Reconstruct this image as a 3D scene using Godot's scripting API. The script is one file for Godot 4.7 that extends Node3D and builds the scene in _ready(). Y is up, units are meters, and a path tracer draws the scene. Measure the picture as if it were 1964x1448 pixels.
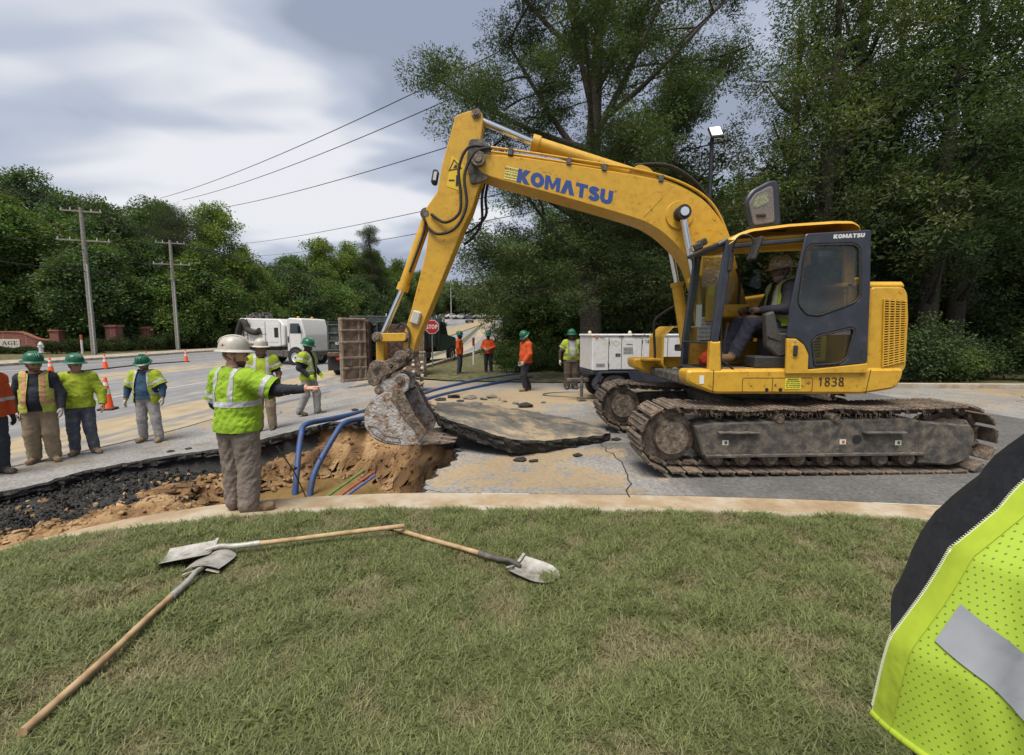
extends Node3D
# A sinkhole repair beside a road: excavator, crew, trucks and woods. Units are metres; the photographer stands near x = 0, z = 0.

class MB:
	var v := PackedVector3Array()
	var n := PackedVector3Array()
	var c := PackedColorArray()
	var uv := PackedVector2Array()
	var col := Color(1, 1, 1)
	var xf := Transform3D()
	func tri(a: Vector3, b: Vector3, d: Vector3, na: Vector3, nb: Vector3, nd: Vector3) -> void:
		a = xf * a; b = xf * b; d = xf * d
		na = (xf.basis * na).normalized(); nb = (xf.basis * nb).normalized(); nd = (xf.basis * nd).normalized()
		if (b - a).cross(d - a).dot(na + nb + nd) > 0.0:
			v.append(a); v.append(d); v.append(b); n.append(na); n.append(nd); n.append(nb)
		else:
			v.append(a); v.append(b); v.append(d); n.append(na); n.append(nb); n.append(nd)
		c.append(col); c.append(col); c.append(col)
	func quad(a: Vector3, b: Vector3, d: Vector3, e: Vector3, nn := Vector3.ZERO) -> void:
		if nn == Vector3.ZERO:
			nn = (d - a).cross(e - b).normalized()
		tri(a, b, d, nn, nn, nn); tri(a, d, e, nn, nn, nn)
	func quadn(a: Vector3, b: Vector3, d: Vector3, e: Vector3, na: Vector3, nb: Vector3, nd: Vector3, ne: Vector3) -> void:
		tri(a, b, d, na, nb, nd); tri(a, d, e, na, nd, ne)
	func box(at: Vector3, s: Vector3, bev := 0.0, bs := Basis()) -> MB:
		var keep := xf
		xf = xf * Transform3D(bs, at)
		var h := s * 0.5
		bev = minf(bev, minf(h.x, minf(h.y, h.z)) * 0.9)
		var ax := [Vector3.RIGHT, Vector3.UP, Vector3.BACK]
		for i in 3:
			var a: Vector3 = ax[i]
			var b: Vector3 = ax[(i + 1) % 3]
			var d: Vector3 = ax[(i + 2) % 3]
			var ha: float = h[i]; var hb: float = h[(i + 1) % 3]; var hd: float = h[(i + 2) % 3]
			for sg in [-1.0, 1.0]:
				var o: Vector3 = a * ha * sg
				var pb: Vector3 = b * (hb - bev); var pd: Vector3 = d * (hd - bev)
				quad(o - pb - pd, o + pb - pd, o + pb + pd, o - pb + pd, a * sg)
				if bev > 0.0:
					for sh in [-1.0, 1.0]:
						var e1: Vector3 = a * ha * sg + b * (hb - bev) * sh
						var e2: Vector3 = a * (ha - bev) * sg + b * hb * sh
						quad(e1 - pd, e1 + pd, e2 + pd, e2 - pd, (a * sg + b * sh).normalized())
						for si in [-1.0, 1.0]:
							if i == 0:
								var nn: Vector3 = (a * sg + b * sh + d * si).normalized()
								tri(e1 + pd * si, e2 + pd * si, a * (ha - bev) * sg + b * (hb - bev) * sh + d * hd * si, nn, nn, nn)
		xf = keep
		return self
	func tube(p: PackedVector3Array, r: Array, seg := 8, caps := true) -> MB:
		var m := p.size()
		var up := Vector3.UP
		var rings := []
		for i in m:
			var t := (p[mini(i + 1, m - 1)] - p[maxi(i - 1, 0)]).normalized()
			if absf(t.dot(up)) > 0.95:
				up = Vector3.RIGHT if absf(t.x) < 0.9 else Vector3.BACK
			var s := t.cross(up).normalized()
			up = s.cross(t).normalized()
			var ring := PackedVector3Array()
			for k in seg:
				var a := TAU * k / seg
				ring.append(s * cos(a) + up * sin(a))
			rings.append(ring)
		for i in m - 1:
			var r0: float = r[mini(i, r.size() - 1)]
			var r1: float = r[mini(i + 1, r.size() - 1)]
			for k in seg:
				var k2 := (k + 1) % seg
				var A: PackedVector3Array = rings[i]
				var B: PackedVector3Array = rings[i + 1]
				quadn(p[i] + A[k] * r0, p[i] + A[k2] * r0, p[i + 1] + B[k2] * r1, p[i + 1] + B[k] * r1, A[k], A[k2], B[k2], B[k])
		if caps:
			for e in [0, m - 1]:
				var t: Vector3 = (p[1] - p[0]).normalized() if e else (p[0] - p[1]).normalized()
				if e:
					t = (p[m - 1] - p[m - 2]).normalized()
				var rr: float = r[mini(e, r.size() - 1)]
				var A: PackedVector3Array = rings[e]
				for k in seg:
					tri(p[e], p[e] + A[k] * rr, p[e] + A[(k + 1) % seg] * rr, t, t, t)
		return self
	func cyl(a: Vector3, b: Vector3, r0: float, r1 := -1.0, seg := 16) -> MB:
		return tube(PackedVector3Array([a, b]), [r0, r0 if r1 < 0.0 else r1], seg)
	func lathe(pr: Array, seg := 20, smooth := true) -> MB:   # pairs (radius, y) round the local y axis
		var m := pr.size()
		for i in m - 1:
			var a: Vector2 = pr[i]; var b: Vector2 = pr[i + 1]
			if a.distance_to(b) < 1e-5: continue
			var d := (b - a).normalized()
			var fn := Vector2(d.y, -d.x)
			var n0 := fn; var n1 := fn
			if smooth:
				if i > 0:
					var e: Vector2 = (a - pr[i - 1]).normalized()
					var f := Vector2(e.y, -e.x)
					if f.dot(fn) > 0.6: n0 = (fn + f).normalized()
				if i < m - 2:
					var e: Vector2 = (pr[i + 2] - b).normalized()
					var f := Vector2(e.y, -e.x)
					if f.dot(fn) > 0.6: n1 = (fn + f).normalized()
			for k in seg:
				var t0 := TAU * k / seg; var t1 := TAU * (k + 1) / seg
				var u0 := Vector3(cos(t0), 0, sin(t0)); var u1 := Vector3(cos(t1), 0, sin(t1))
				var P := [u0 * a.x + Vector3.UP * a.y, u1 * a.x + Vector3.UP * a.y, u1 * b.x + Vector3.UP * b.y, u0 * b.x + Vector3.UP * b.y]
				var N := [u0 * n0.x + Vector3.UP * n0.y, u1 * n0.x + Vector3.UP * n0.y, u1 * n1.x + Vector3.UP * n1.y, u0 * n1.x + Vector3.UP * n1.y]
				if a.x > 1e-6: tri(P[0], P[1], P[2], N[0], N[1], N[2])
				if b.x > 1e-6: tri(P[0], P[2], P[3], N[0], N[2], N[3])
		return self
	static func inset(p: PackedVector2Array, d: float) -> PackedVector2Array:
		var o := PackedVector2Array()
		var m := p.size()
		for i in m:
			var a := (p[i] - p[(i + m - 1) % m]).normalized()
			var b := (p[(i + 1) % m] - p[i]).normalized()
			var na := Vector2(-a.y, a.x); var nb := Vector2(-b.y, b.x)
			var h := na + nb
			var l := h.length_squared()
			o.append(p[i] + (h * (2.0 * d / l) if l > 0.3 else na * d))
		return o
	func prism(pts, z0: float, z1: float, bev := 0.0, holes := [], soft := 0.0) -> MB:   # outline in x, y; soft > 0 smooths side normals where the turn is below it (radians)
		var p := PackedVector2Array(pts)
		if Geometry2D.is_polygon_clockwise(p): p.reverse()
		var loops := [p]
		for h in holes:
			var q := PackedVector2Array(h)
			if not Geometry2D.is_polygon_clockwise(q): q.reverse()
			loops.append(q)
		var caps := []
		for L in loops: caps.append(inset(L, bev) if bev > 0.0 else L)
		# faces: cut at the middle of every hole, so that no piece is left with a hole inside
		var cuts := [-1e4]
		for j in range(1, caps.size()):
			var mid := Vector2.ZERO
			for q in caps[j]: mid += q
			cuts.append(mid.x / caps[j].size() + 0.00037)
		cuts.append(1e4)
		cuts.sort()
		var faces := []
		for j in cuts.size() - 1:
			var slab := PackedVector2Array([Vector2(cuts[j], -1e4), Vector2(cuts[j + 1], -1e4), Vector2(cuts[j + 1], 1e4), Vector2(cuts[j], 1e4)])
			var pieces := [caps[0]] if caps.size() == 1 else Geometry2D.intersect_polygons(caps[0], slab)
			for q in range(1, caps.size()):
				var left := []
				for w in pieces: left.append_array(Geometry2D.clip_polygons(w, caps[q]))
				pieces = left
			faces.append_array(pieces)
		for key in faces:
			var ix := Geometry2D.triangulate_polygon(key)
			for zz in [[z0, -1.0], [z1, 1.0]]:
				var nn := Vector3(0, 0, zz[1] * signf(z1 - z0))
				for t in range(0, ix.size(), 3):
					tri(Vector3(key[ix[t]].x, key[ix[t]].y, zz[0]), Vector3(key[ix[t + 1]].x, key[ix[t + 1]].y, zz[0]), Vector3(key[ix[t + 2]].x, key[ix[t + 2]].y, zz[0]), nn, nn, nn)
		var s := signf(z1 - z0)
		for j in loops.size():
			var L: PackedVector2Array = loops[j]; var Q: PackedVector2Array = caps[j]
			var m := L.size()
			for i in m:
				var k := (i + 1) % m
				var d := (L[k] - L[i]).normalized()
				var nn := Vector3(d.y, -d.x, 0)
				var n0 := nn; var n1 := nn
				if soft > 0.0:
					var dp := (L[i] - L[(i + m - 1) % m]).normalized(); var dn := (L[(k + 1) % m] - L[k]).normalized()
					if absf(d.angle_to(dp)) < soft: n0 = (nn + Vector3(dp.y, -dp.x, 0)).normalized()
					if absf(d.angle_to(dn)) < soft: n1 = (nn + Vector3(dn.y, -dn.x, 0)).normalized()
				quadn(Vector3(L[i].x, L[i].y, z0 + bev * s), Vector3(L[k].x, L[k].y, z0 + bev * s), Vector3(L[k].x, L[k].y, z1 - bev * s), Vector3(L[i].x, L[i].y, z1 - bev * s), n0, n1, n1, n0)
				if bev > 0.0:
					for e in [[z0, z0 + bev * s, -s], [z1, z1 - bev * s, s]]:
						var bz := Vector3(0, 0, e[2])
						quadn(Vector3(Q[i].x, Q[i].y, e[0]), Vector3(Q[k].x, Q[k].y, e[0]), Vector3(L[k].x, L[k].y, e[1]), Vector3(L[i].x, L[i].y, e[1]), (n0 + bz).normalized(), (n1 + bz).normalized(), (n1 + bz).normalized(), (n0 + bz).normalized())
		return self
	func sphere(at: Vector3, s: Vector3, seg := 14, rings := 8) -> MB:
		for i in rings:
			var a0 := PI * i / rings; var a1 := PI * (i + 1) / rings
			for k in seg:
				var t0 := TAU * k / seg; var t1 := TAU * (k + 1) / seg
				var q := [Vector3(sin(a0) * cos(t0), cos(a0), sin(a0) * sin(t0)), Vector3(sin(a0) * cos(t1), cos(a0), sin(a0) * sin(t1)), Vector3(sin(a1) * cos(t1), cos(a1), sin(a1) * sin(t1)), Vector3(sin(a1) * cos(t0), cos(a1), sin(a1) * sin(t0))]
				var nn := []
				for w in q: nn.append((w / s).normalized())
				if i > 0: tri(at + q[0] * s, at + q[1] * s, at + q[2] * s, nn[0], nn[1], nn[2])
				if i < rings - 1: tri(at + q[0] * s, at + q[2] * s, at + q[3] * s, nn[0], nn[2], nn[3])
		return self
	func add(o: MB, t := Transform3D()) -> MB:
		var k := xf * t
		for i in o.v.size():
			v.append(k * o.v[i]); n.append((k.basis * o.n[i]).normalized()); c.append(o.c[i])
		return self
	func mesh() -> ArrayMesh:
		var a := []
		a.resize(Mesh.ARRAY_MAX)
		a[Mesh.ARRAY_VERTEX] = v; a[Mesh.ARRAY_NORMAL] = n; a[Mesh.ARRAY_COLOR] = c
		if uv.size() == v.size(): a[Mesh.ARRAY_TEX_UV] = uv
		var m := ArrayMesh.new()
		m.add_surface_from_arrays(Mesh.PRIMITIVE_TRIANGLES, a)
		return m

var taken := {}
func numbered(called: String) -> String:
	var k: int = taken.get(called, 0)
	taken[called] = k + 1
	return called if k == 0 else "%s_%03d" % [called, k]

func tag(o: Node, label: String, category := "", group := "", kind := "") -> Node:
	if label: o.set_meta("label", label)
	if category: o.set_meta("category", category)
	if group: o.set_meta("group", group)
	if kind: o.set_meta("kind", kind)
	return o

func thing(called: String, label: String, category: String, at := Vector3.ZERO, turn := 0.0, group := "") -> Node3D:
	var o := Node3D.new()
	o.name = numbered(called)
	add_child(o, true)
	o.position = at
	o.rotation.y = turn
	tag(o, label, category, group)
	return o

func part(b, called: String, m: Material, parent: Node = null) -> MeshInstance3D:
	var o := MeshInstance3D.new()
	o.mesh = b.mesh() if b is MB else b
	for i in o.mesh.get_surface_count(): o.mesh.surface_set_material(i, m)
	if parent == null:
		o.name = numbered(called)
		add_child(o, true)
	else:
		o.name = called
		parent.add_child(o, true)
	return o

func struct_part(b, called: String, m: Material) -> MeshInstance3D:
	var o := part(b, called, m)
	o.set_meta("kind", "structure")
	return o

func copy(o: Node3D) -> Node3D:
	var r: Node3D = o.duplicate()
	r.name = numbered(String(o.name).rstrip("0123456789").trim_suffix("_"))
	add_child(r, true)
	return r

func multi(mesh: Mesh, m: Material, xs: Array, cols: PackedColorArray, called: String, parent: Node = null) -> MultiMeshInstance3D:
	var mm := MultiMesh.new()
	mm.transform_format = MultiMesh.TRANSFORM_3D
	mm.use_colors = cols.size() > 0
	mm.mesh = mesh
	mm.instance_count = xs.size()
	for i in xs.size():
		mm.set_instance_transform(i, xs[i])
		if cols.size(): mm.set_instance_color(i, cols[i])
	var o := MultiMeshInstance3D.new()
	o.multimesh = mm
	o.material_override = m
	if parent == null:
		o.name = numbered(called); add_child(o, true)
	else:
		o.name = called; parent.add_child(o, true)
	return o

# ---------- materials ----------
func srgb(c: Color) -> Color:
	return c.linear_to_srgb()
func lin(r: float, g: float, b: float) -> Color:   # a linear base colour as sRGB
	return Color(r, g, b).linear_to_srgb()

var tex_seed := 1
func noise_tex(freq: float, octaves: int, stops: Array, size := 256, kind := FastNoiseLite.TYPE_SIMPLEX, gain := 0.5) -> NoiseTexture2D:
	var f := FastNoiseLite.new()
	f.seed = tex_seed; tex_seed += 7
	f.noise_type = kind
	f.frequency = freq
	f.fractal_octaves = octaves
	f.fractal_gain = gain
	var t := NoiseTexture2D.new()
	t.width = size; t.height = size
	t.seamless = true
	t.seamless_blend_skirt = 0.2
	t.noise = f
	if stops.size():
		var g := Gradient.new()
		var off := PackedFloat32Array(); var cs := PackedColorArray()
		for s in stops:
			off.append(s[0]); cs.append(srgb(s[1]))
		g.offsets = off; g.colors = cs
		t.color_ramp = g
	return t

var bump_fine: NoiseTexture2D
var bump_mid: NoiseTexture2D
var bump_cloth: NoiseTexture2D
func mat(color: Color, rough := 0.7, metal := 0.0) -> StandardMaterial3D:   # color: linear
	var m := StandardMaterial3D.new()
	m.albedo_color = srgb(color)
	m.roughness = rough
	m.metallic = metal
	m.vertex_color_use_as_albedo = true
	return m
func worn(tex: Texture2D, scale: float, rough := 0.7, metal := 0.0, bump: Texture2D = null, bump_cm := 0.1, world := false) -> StandardMaterial3D:
	var m := mat(Color(1, 1, 1), rough, metal)
	m.albedo_texture = tex
	m.uv1_triplanar = true
	m.uv1_world_triplanar = world
	m.uv1_scale = Vector3.ONE * scale
	if bump:
		m.heightmap_enabled = true
		m.heightmap_texture = bump
		m.heightmap_scale = bump_cm
	return m
func speckled(m: StandardMaterial3D, scale: float, low: Color) -> StandardMaterial3D:   # sparse scuffs and dried splashes over the paint
	m.detail_enabled = true
	m.detail_blend_mode = BaseMaterial3D.BLEND_MODE_MUL
	m.detail_uv_layer = BaseMaterial3D.DETAIL_UV_2
	m.uv2_triplanar = true
	m.uv2_scale = Vector3.ONE * scale
	m.detail_albedo = noise_tex(0.01, 7, [[0.0, low], [0.13, low.lerp(Color(1, 1, 1), 0.25)], [0.24, Color(0.9, 0.88, 0.85)], [0.4, Color(1, 1, 1)], [1.0, Color(1, 1, 1)]], 512, FastNoiseLite.TYPE_SIMPLEX, 0.75)
	return m
func tinted(base: StandardMaterial3D, color: Color) -> StandardMaterial3D:
	var m: StandardMaterial3D = base.duplicate()
	m.albedo_color = srgb(color)
	return m

func V(x: float, y: float, z: float) -> Vector3:
	return Vector3(x, y, z)
func poly(a: Array) -> PackedVector2Array:
	var o := PackedVector2Array()
	for i in range(0, a.size(), 2): o.append(Vector2(a[i], a[i + 1]))
	return o
func curve_pts(p: Array, steps := 6) -> PackedVector3Array:   # Catmull-Rom through the points
	var o := PackedVector3Array()
	for i in p.size() - 1:
		var a: Vector3 = p[maxi(i - 1, 0)]; var b: Vector3 = p[i]; var d: Vector3 = p[i + 1]; var e: Vector3 = p[mini(i + 2, p.size() - 1)]
		for k in steps: o.append(b.cubic_interpolate(d, a, e, float(k) / steps))
	o.append(p[-1])
	return o
func roundrect(x0: float, y0: float, x1: float, y1: float, r: float, k := 4) -> PackedVector2Array:
	return round_poly(PackedVector2Array([Vector2(x0, y0), Vector2(x1, y0), Vector2(x1, y1), Vector2(x0, y1)]), r, k)
func round_poly(p: PackedVector2Array, r: float, k := 4) -> PackedVector2Array:
	var o := PackedVector2Array()
	var m := p.size()
	for i in m:
		var a := p[(i + m - 1) % m]; var b := p[i]; var d := p[(i + 1) % m]
		var ra := minf(r, a.distance_to(b) * 0.45); var rd := minf(r, d.distance_to(b) * 0.45)
		var s := b + (a - b).normalized() * ra; var e := b + (d - b).normalized() * rd
		for j in k + 1:
			var t := float(j) / k
			o.append(s.lerp(b, t).lerp(b.lerp(e, t), t))
	return o
func ellipse(cx: float, cy: float, rx: float, ry: float, k := 20) -> PackedVector2Array:
	var o := PackedVector2Array()
	for i in k: o.append(Vector2(cx + rx * cos(TAU * i / k), cy + ry * sin(TAU * i / k)))
	return o
var font_cache := {}
func text_mesh(t: String, size: float, depth: float, m: Material, weight := 700, family := "Droid Sans") -> TextMesh:
	var key := family + str(weight)
	if not font_cache.has(key):
		var f := SystemFont.new()
		f.font_names = PackedStringArray([family])
		f.font_weight = weight
		var fv := FontVariation.new()
		fv.base_font = f
		fv.variation_embolden = 0.0
		font_cache[key] = fv
	var tm := TextMesh.new()
	tm.text = t
	tm.font = font_cache[key]
	tm.font_size = 64
	tm.pixel_size = size / 64.0
	tm.depth = depth
	tm.material = m
	tm.curve_step = 1.0
	return tm
func lettering(t: String, size: float, m: Material, parent: Node, at: Vector3, bs := Basis(), called := "lettering", weight := 700, family := "Droid Sans") -> MeshInstance3D:
	var o := MeshInstance3D.new()
	o.mesh = text_mesh(t, size, 0.003, m, weight, family)
	o.name = called
	parent.add_child(o, true)
	o.transform = Transform3D(bs, at)
	return o

func block_text(word: String, h: float, depth: float) -> MB:   # heavy sign letters, centred on the origin
	var mb := MB.new()
	var L := {"K": [poly([0, 0, 0.3, 0, 0.3, 0.3, 0.48, 0, 0.86, 0, 0.53, 0.52, 0.84, 1, 0.47, 1, 0.3, 0.72, 0.3, 1, 0, 1]), 0.84],
		"M": [poly([0, 0, 0.25, 0, 0.25, 0.56, 0.43, 0.1, 0.57, 0.1, 0.75, 0.56, 0.75, 0, 1, 0, 1, 1, 0.71, 1, 0.5, 0.46, 0.29, 1, 0, 1]), 1.0],
		"A": [poly([0, 0, 0.33, 0, 0.46, 0.5, 0.59, 0, 0.92, 0, 0.62, 1, 0.3, 1]), 0.92], "T": [poly([0.26, 0, 0.53, 0, 0.53, 0.75, 0.79, 0.75, 0.79, 1, 0, 1, 0, 0.75, 0.26, 0.75]), 0.79],
		"O": [ellipse(0.45, 0.5, 0.45, 0.52, 24), 0.9], "S": [PackedVector2Array([Vector2(0.62, 0.76), Vector2(0.5, 0.86), Vector2(0.3, 0.87), Vector2(0.17, 0.76), Vector2(0.2, 0.62), Vector2(0.4, 0.52), Vector2(0.58, 0.42), Vector2(0.63, 0.27), Vector2(0.52, 0.14), Vector2(0.3, 0.12), Vector2(0.1, 0.24)]), 0.76],
		"U": [PackedVector2Array([Vector2(0.135, 1.0), Vector2(0.135, 0.34), Vector2(0.21, 0.18), Vector2(0.4, 0.12), Vector2(0.59, 0.18), Vector2(0.665, 0.34), Vector2(0.665, 1.0)]), 0.8]}
	var total := 0.0
	for ch in word: total += L[ch][1] * 1.22 + 0.05
	var x := -total * 0.5
	for ch in word:
		mb.xf = Transform3D(Basis().scaled(V(h * 1.22, h, 1)), V(x * h, -h * 0.5, 0))
		var p: PackedVector2Array = L[ch][0]
		if ch == "S" or ch == "U":
			for q in Geometry2D.offset_polyline(p, 0.145, Geometry2D.JOIN_ROUND, Geometry2D.END_BUTT): mb.prism(q, 0.0, depth)
		elif ch == "O": mb.prism(p, 0.0, depth, 0.0, [ellipse(0.45, 0.5, 0.15, 0.23, 20)])
		else: mb.prism(p, 0.0, depth)
		x += L[ch][1] * 1.22 + 0.05
	mb.xf = Transform3D()
	return mb
# ---------- camera, sky, sun ----------
func setup_view() -> void:
	var cam := Camera3D.new()
	cam.name = "camera"
	cam.position = Vector3(0, 1.8, 0)
	cam.rotation = Vector3(-atan(87.0 / 850.0), 0, 0)
	cam.fov = rad_to_deg(2.0 * atan(724.0 / 850.0))
	cam.near = 0.05
	cam.far = 2500.0
	cam.current = true
	add_child(cam)
	var sun := DirectionalLight3D.new()
	sun.name = "sun"
	sun.light_energy = 0.5
	sun.light_angular_distance = 34.0
	sun.light_color = Color(1.0, 0.965, 0.91)
	sun.shadow_enabled = true
	sun.rotation_degrees = Vector3(-66, -28, 0)
	add_child(sun)
	var e := Environment.new()
	e.background_mode = Environment.BG_SKY
	var sky := Sky.new()
	var pm := PanoramaSkyMaterial.new()
	pm.panorama = ImageTexture.create_from_image(cloud_image())
	sky.sky_material = pm
	e.sky = sky
	e.background_energy_multiplier = 1.0
	e.tonemap_mode = Environment.TONE_MAPPER_LINEAR
	e.tonemap_exposure = 3.2
	e.sdfgi_enabled = true
	e.ssao_enabled = true
	e.ssil_enabled = true
	var we := WorldEnvironment.new()
	we.name = "sky"
	we.environment = e
	add_child(we)

func cloud_image() -> Image:
	var w := 1280; var h := 640
	var im := Image.create(w, h, false, Image.FORMAT_RGB8)
	var f1 := FastNoiseLite.new(); f1.seed = 11; f1.frequency = 0.21; f1.fractal_octaves = 5; f1.noise_type = FastNoiseLite.TYPE_SIMPLEX_SMOOTH
	var f2 := FastNoiseLite.new(); f2.seed = 5; f2.frequency = 0.42; f2.fractal_octaves = 5; f2.noise_type = FastNoiseLite.TYPE_SIMPLEX_SMOOTH
	var dark := Vector3(0.103, 0.118, 0.155); var mid := Vector3(0.152, 0.17, 0.207); var light := Vector3(0.262, 0.266, 0.28)
	for y in h:
		var el := (0.5 - (y + 0.5) / h) * PI
		var sy := sin(el); var cy := cos(el)
		for x in w:
			var col: Vector3
			if el < -0.02:
				col = Vector3(0.4, 0.42, 0.45)
			else:
				var ph := ((x + 0.5) / w - 0.5) * TAU
				var k := 1.0 / (maxf(sy, 0.0) + 0.16)
				var px := sin(ph) * cy * k; var pz := -cos(ph) * cy * k
				# the cloud deck lies in long rolls that run across the view
				var a := f1.get_noise_2d(px * 1.0 - 0.5 * pz + 40.0, pz * 1.7 + 0.5 * px)
				var b := f2.get_noise_2d(px * 0.9 + a * 1.2, pz * 1.9 + 7.0)
				var t := clampf(0.31 + a * 1.2 + b * 1.5, 0.0, 1.0)
				col = dark.lerp(mid, smoothstep(0.0, 0.5, t)).lerp(light, smoothstep(0.45, 1.0, t))
				col = col.lerp(Vector3(0.225, 0.238, 0.265), 0.45 * exp(-maxf(sy, 0.0) * 7.0))
			im.set_pixel(x, y, Color(col.x, col.y, col.z).linear_to_srgb())
	return im
# ---------- the ground ----------
func gy(x: float, d: float) -> float:   # height of the street and the lot; d is the distance ahead (-z)
	var y := -0.35 * smoothstep(3.0, 6.6, -x)
	y += clampf(x, 0.0, 6.0) * 0.018
	y += 0.42 * smoothstep(28.0, 36.0, -x)
	y += 0.0767 * 4.0 * log(1.0 + exp(clampf((d - 58.0) / 4.0, -20.0, 60.0)))
	return y
func gp(x: float, d: float, up := 0.0) -> Vector3:
	return Vector3(x, gy(x, d) + up, -d)

var kerb_line: PackedVector2Array     # back of the kerb, (x, d)
var gutter_in: PackedVector2Array
var gutter_out: PackedVector2Array
func line_offset(p: PackedVector2Array, s: float) -> PackedVector2Array:
	var o := PackedVector2Array()
	for i in p.size():
		var t := (p[mini(i + 1, p.size() - 1)] - p[maxi(i - 1, 0)]).normalized()
		o.append(p[i] + Vector2(-t.y, t.x) * s)
	return o
func smooth_line(a: Array, steps := 6) -> PackedVector2Array:
	var p := []
	for i in range(0, a.size(), 2): p.append(Vector3(a[i], 0, a[i + 1]))
	var o := PackedVector2Array()
	for q in curve_pts(p, steps): o.append(Vector2(q.x, q.z))
	return o
func band(a: PackedVector2Array, b: PackedVector2Array) -> PackedVector2Array:
	var o := a.duplicate()
	var r := b.duplicate()
	r.reverse()
	o.append_array(r)
	return o

func sheet(p: PackedVector2Array, cell: float, up: float, uvs := 1.0, on_lawn := false) -> MB:
	var mb := MB.new()
	var lo := Vector2(1e9, 1e9); var hi := -lo
	for q in p:
		lo = lo.min(q); hi = hi.max(q)
	var eps := minf(0.3, cell * 0.3)
	var nx := int(ceil((hi.x - lo.x) / cell)); var nd := int(ceil((hi.y - lo.y) / cell))
	for i in nx:
		var strip := PackedVector2Array([Vector2(lo.x + i * cell, lo.y - 1), Vector2(lo.x + (i + 1) * cell, lo.y - 1), Vector2(lo.x + (i + 1) * cell, hi.y + 1), Vector2(lo.x + i * cell, hi.y + 1)])
		for s in Geometry2D.intersect_polygons(p, strip):
			var l2 := 1e9; var h2 := -1e9
			for q in s:
				l2 = minf(l2, q.y); h2 = maxf(h2, q.y)
			for j in range(int((l2 - lo.y) / cell), int((h2 - lo.y) / cell) + 1):
				var y0 := lo.y + j * cell
				var cellp := PackedVector2Array([Vector2(lo.x + i * cell, y0), Vector2(lo.x + (i + 1) * cell, y0), Vector2(lo.x + (i + 1) * cell, y0 + cell), Vector2(lo.x + i * cell, y0 + cell)])
				for f in Geometry2D.intersect_polygons(s, cellp):
					var ix := Geometry2D.triangulate_polygon(f)
					for t in range(0, ix.size(), 3):
						var P := []; var N := []
						for k in 3:
							var q: Vector2 = f[ix[t + k]]
							var y: float = lawn_y(q.x, q.y) if on_lawn else gy(q.x, q.y)
							var ex: float = lawn_y(q.x + eps, q.y) if on_lawn else gy(q.x + eps, q.y)
							var ed: float = lawn_y(q.x, q.y + eps) if on_lawn else gy(q.x, q.y + eps)
							P.append(Vector3(q.x, y + up, -q.y))
							N.append(Vector3(-(ex - y) / eps, 1.0, (ed - y) / eps).normalized())
						var was := mb.v.size()
						mb.tri(P[0], P[1], P[2], N[0], N[1], N[2])
						for k in range(was, mb.v.size()): mb.uv.append(Vector2(mb.v[k].x, -mb.v[k].z) * uvs)
	return mb

var rim: PackedVector2Array
var deep: PackedVector2Array
func setup_lines() -> void:
	kerb_line = smooth_line([-8.6, -7.0, -8.3, -2.0, -7.2, 0.6, -5.6, 2.2, -3.99, 3.3, -3.07, 3.67, -2.23, 3.92, -0.9, 4.06, 1.05, 3.95, 2.41, 3.8, 3.54, 3.62, 5.5, 3.2, 8.0, 2.4, 14.0, 0.0])
	gutter_in = line_offset(kerb_line, 0.15)
	gutter_out = line_offset(kerb_line, 0.78)
	# the hole opens from the gutter; its broken rim, (x, d)
	var r := smooth_line([-6.2, 2.7, -6.75, 4.0, -7.0, 5.3, -6.75, 6.3, -6.5, 7.0, -5.9, 7.5, -5.1, 7.55, -4.6, 7.9, -4.1, 8.5, -3.6, 8.9, -2.9, 8.75, -2.2, 8.3, -1.5, 7.6, -0.95, 7.1, -0.8, 6.4, -0.92, 5.7, -1.02, 5.2, -0.98, 4.2], 5)
	var f := FastNoiseLite.new(); f.seed = 3; f.frequency = 1.6; f.fractal_octaves = 3
	rim = PackedVector2Array()
	for i in r.size() - 1:
		for k in 3:
			var q := r[i].lerp(r[i + 1], k / 3.0)
			rim.append(q + Vector2(f.get_noise_2d(q.x * 2.0, q.y * 2.0), f.get_noise_2d(q.x * 2.0 + 30.0, q.y * 2.0)) * 0.13)
	rim.append(r[-1])
	deep = poly([-5.75, 6.5, -5.2, 7.2, -4.6, 7.75, -4.15, 8.35, -3.6, 8.75, -2.9, 8.6, -2.2, 8.15, -1.5, 7.45, -1.0, 6.95, -0.95, 6.3, -1.05, 5.6, -1.12, 4.95, -1.9, 4.86, -2.7, 4.82, -3.45, 4.72, -3.75, 4.95, -4.2, 5.35, -4.75, 5.75])
func pdist(q: Vector2, p: PackedVector2Array) -> float:   # inside positive
	var best := 1e9
	for i in p.size():
		best = minf(best, q.distance_squared_to(Geometry2D.get_closest_point_to_segment(q, p[i], p[(i + 1) % p.size()])))
	return sqrt(best) * (1.0 if Geometry2D.is_point_in_polygon(q, p) else -1.0)

var rim_few := PackedVector2Array()
func pdist_rim(q: Vector2) -> float:
	if rim_few.is_empty():
		for i in range(0, rim.size(), 4): rim_few.append(rim[i])
		rim_few.append_array(PackedVector2Array([Vector2(-1.0, 3.4), Vector2(-6.2, 1.6)]))
	return pdist(q, rim_few)

func lawn_y(x: float, d: float) -> float:
	return 0.12 + gy(x, d) + 0.03 * clampf(4.0 - d, 0.0, 3.0)

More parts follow.
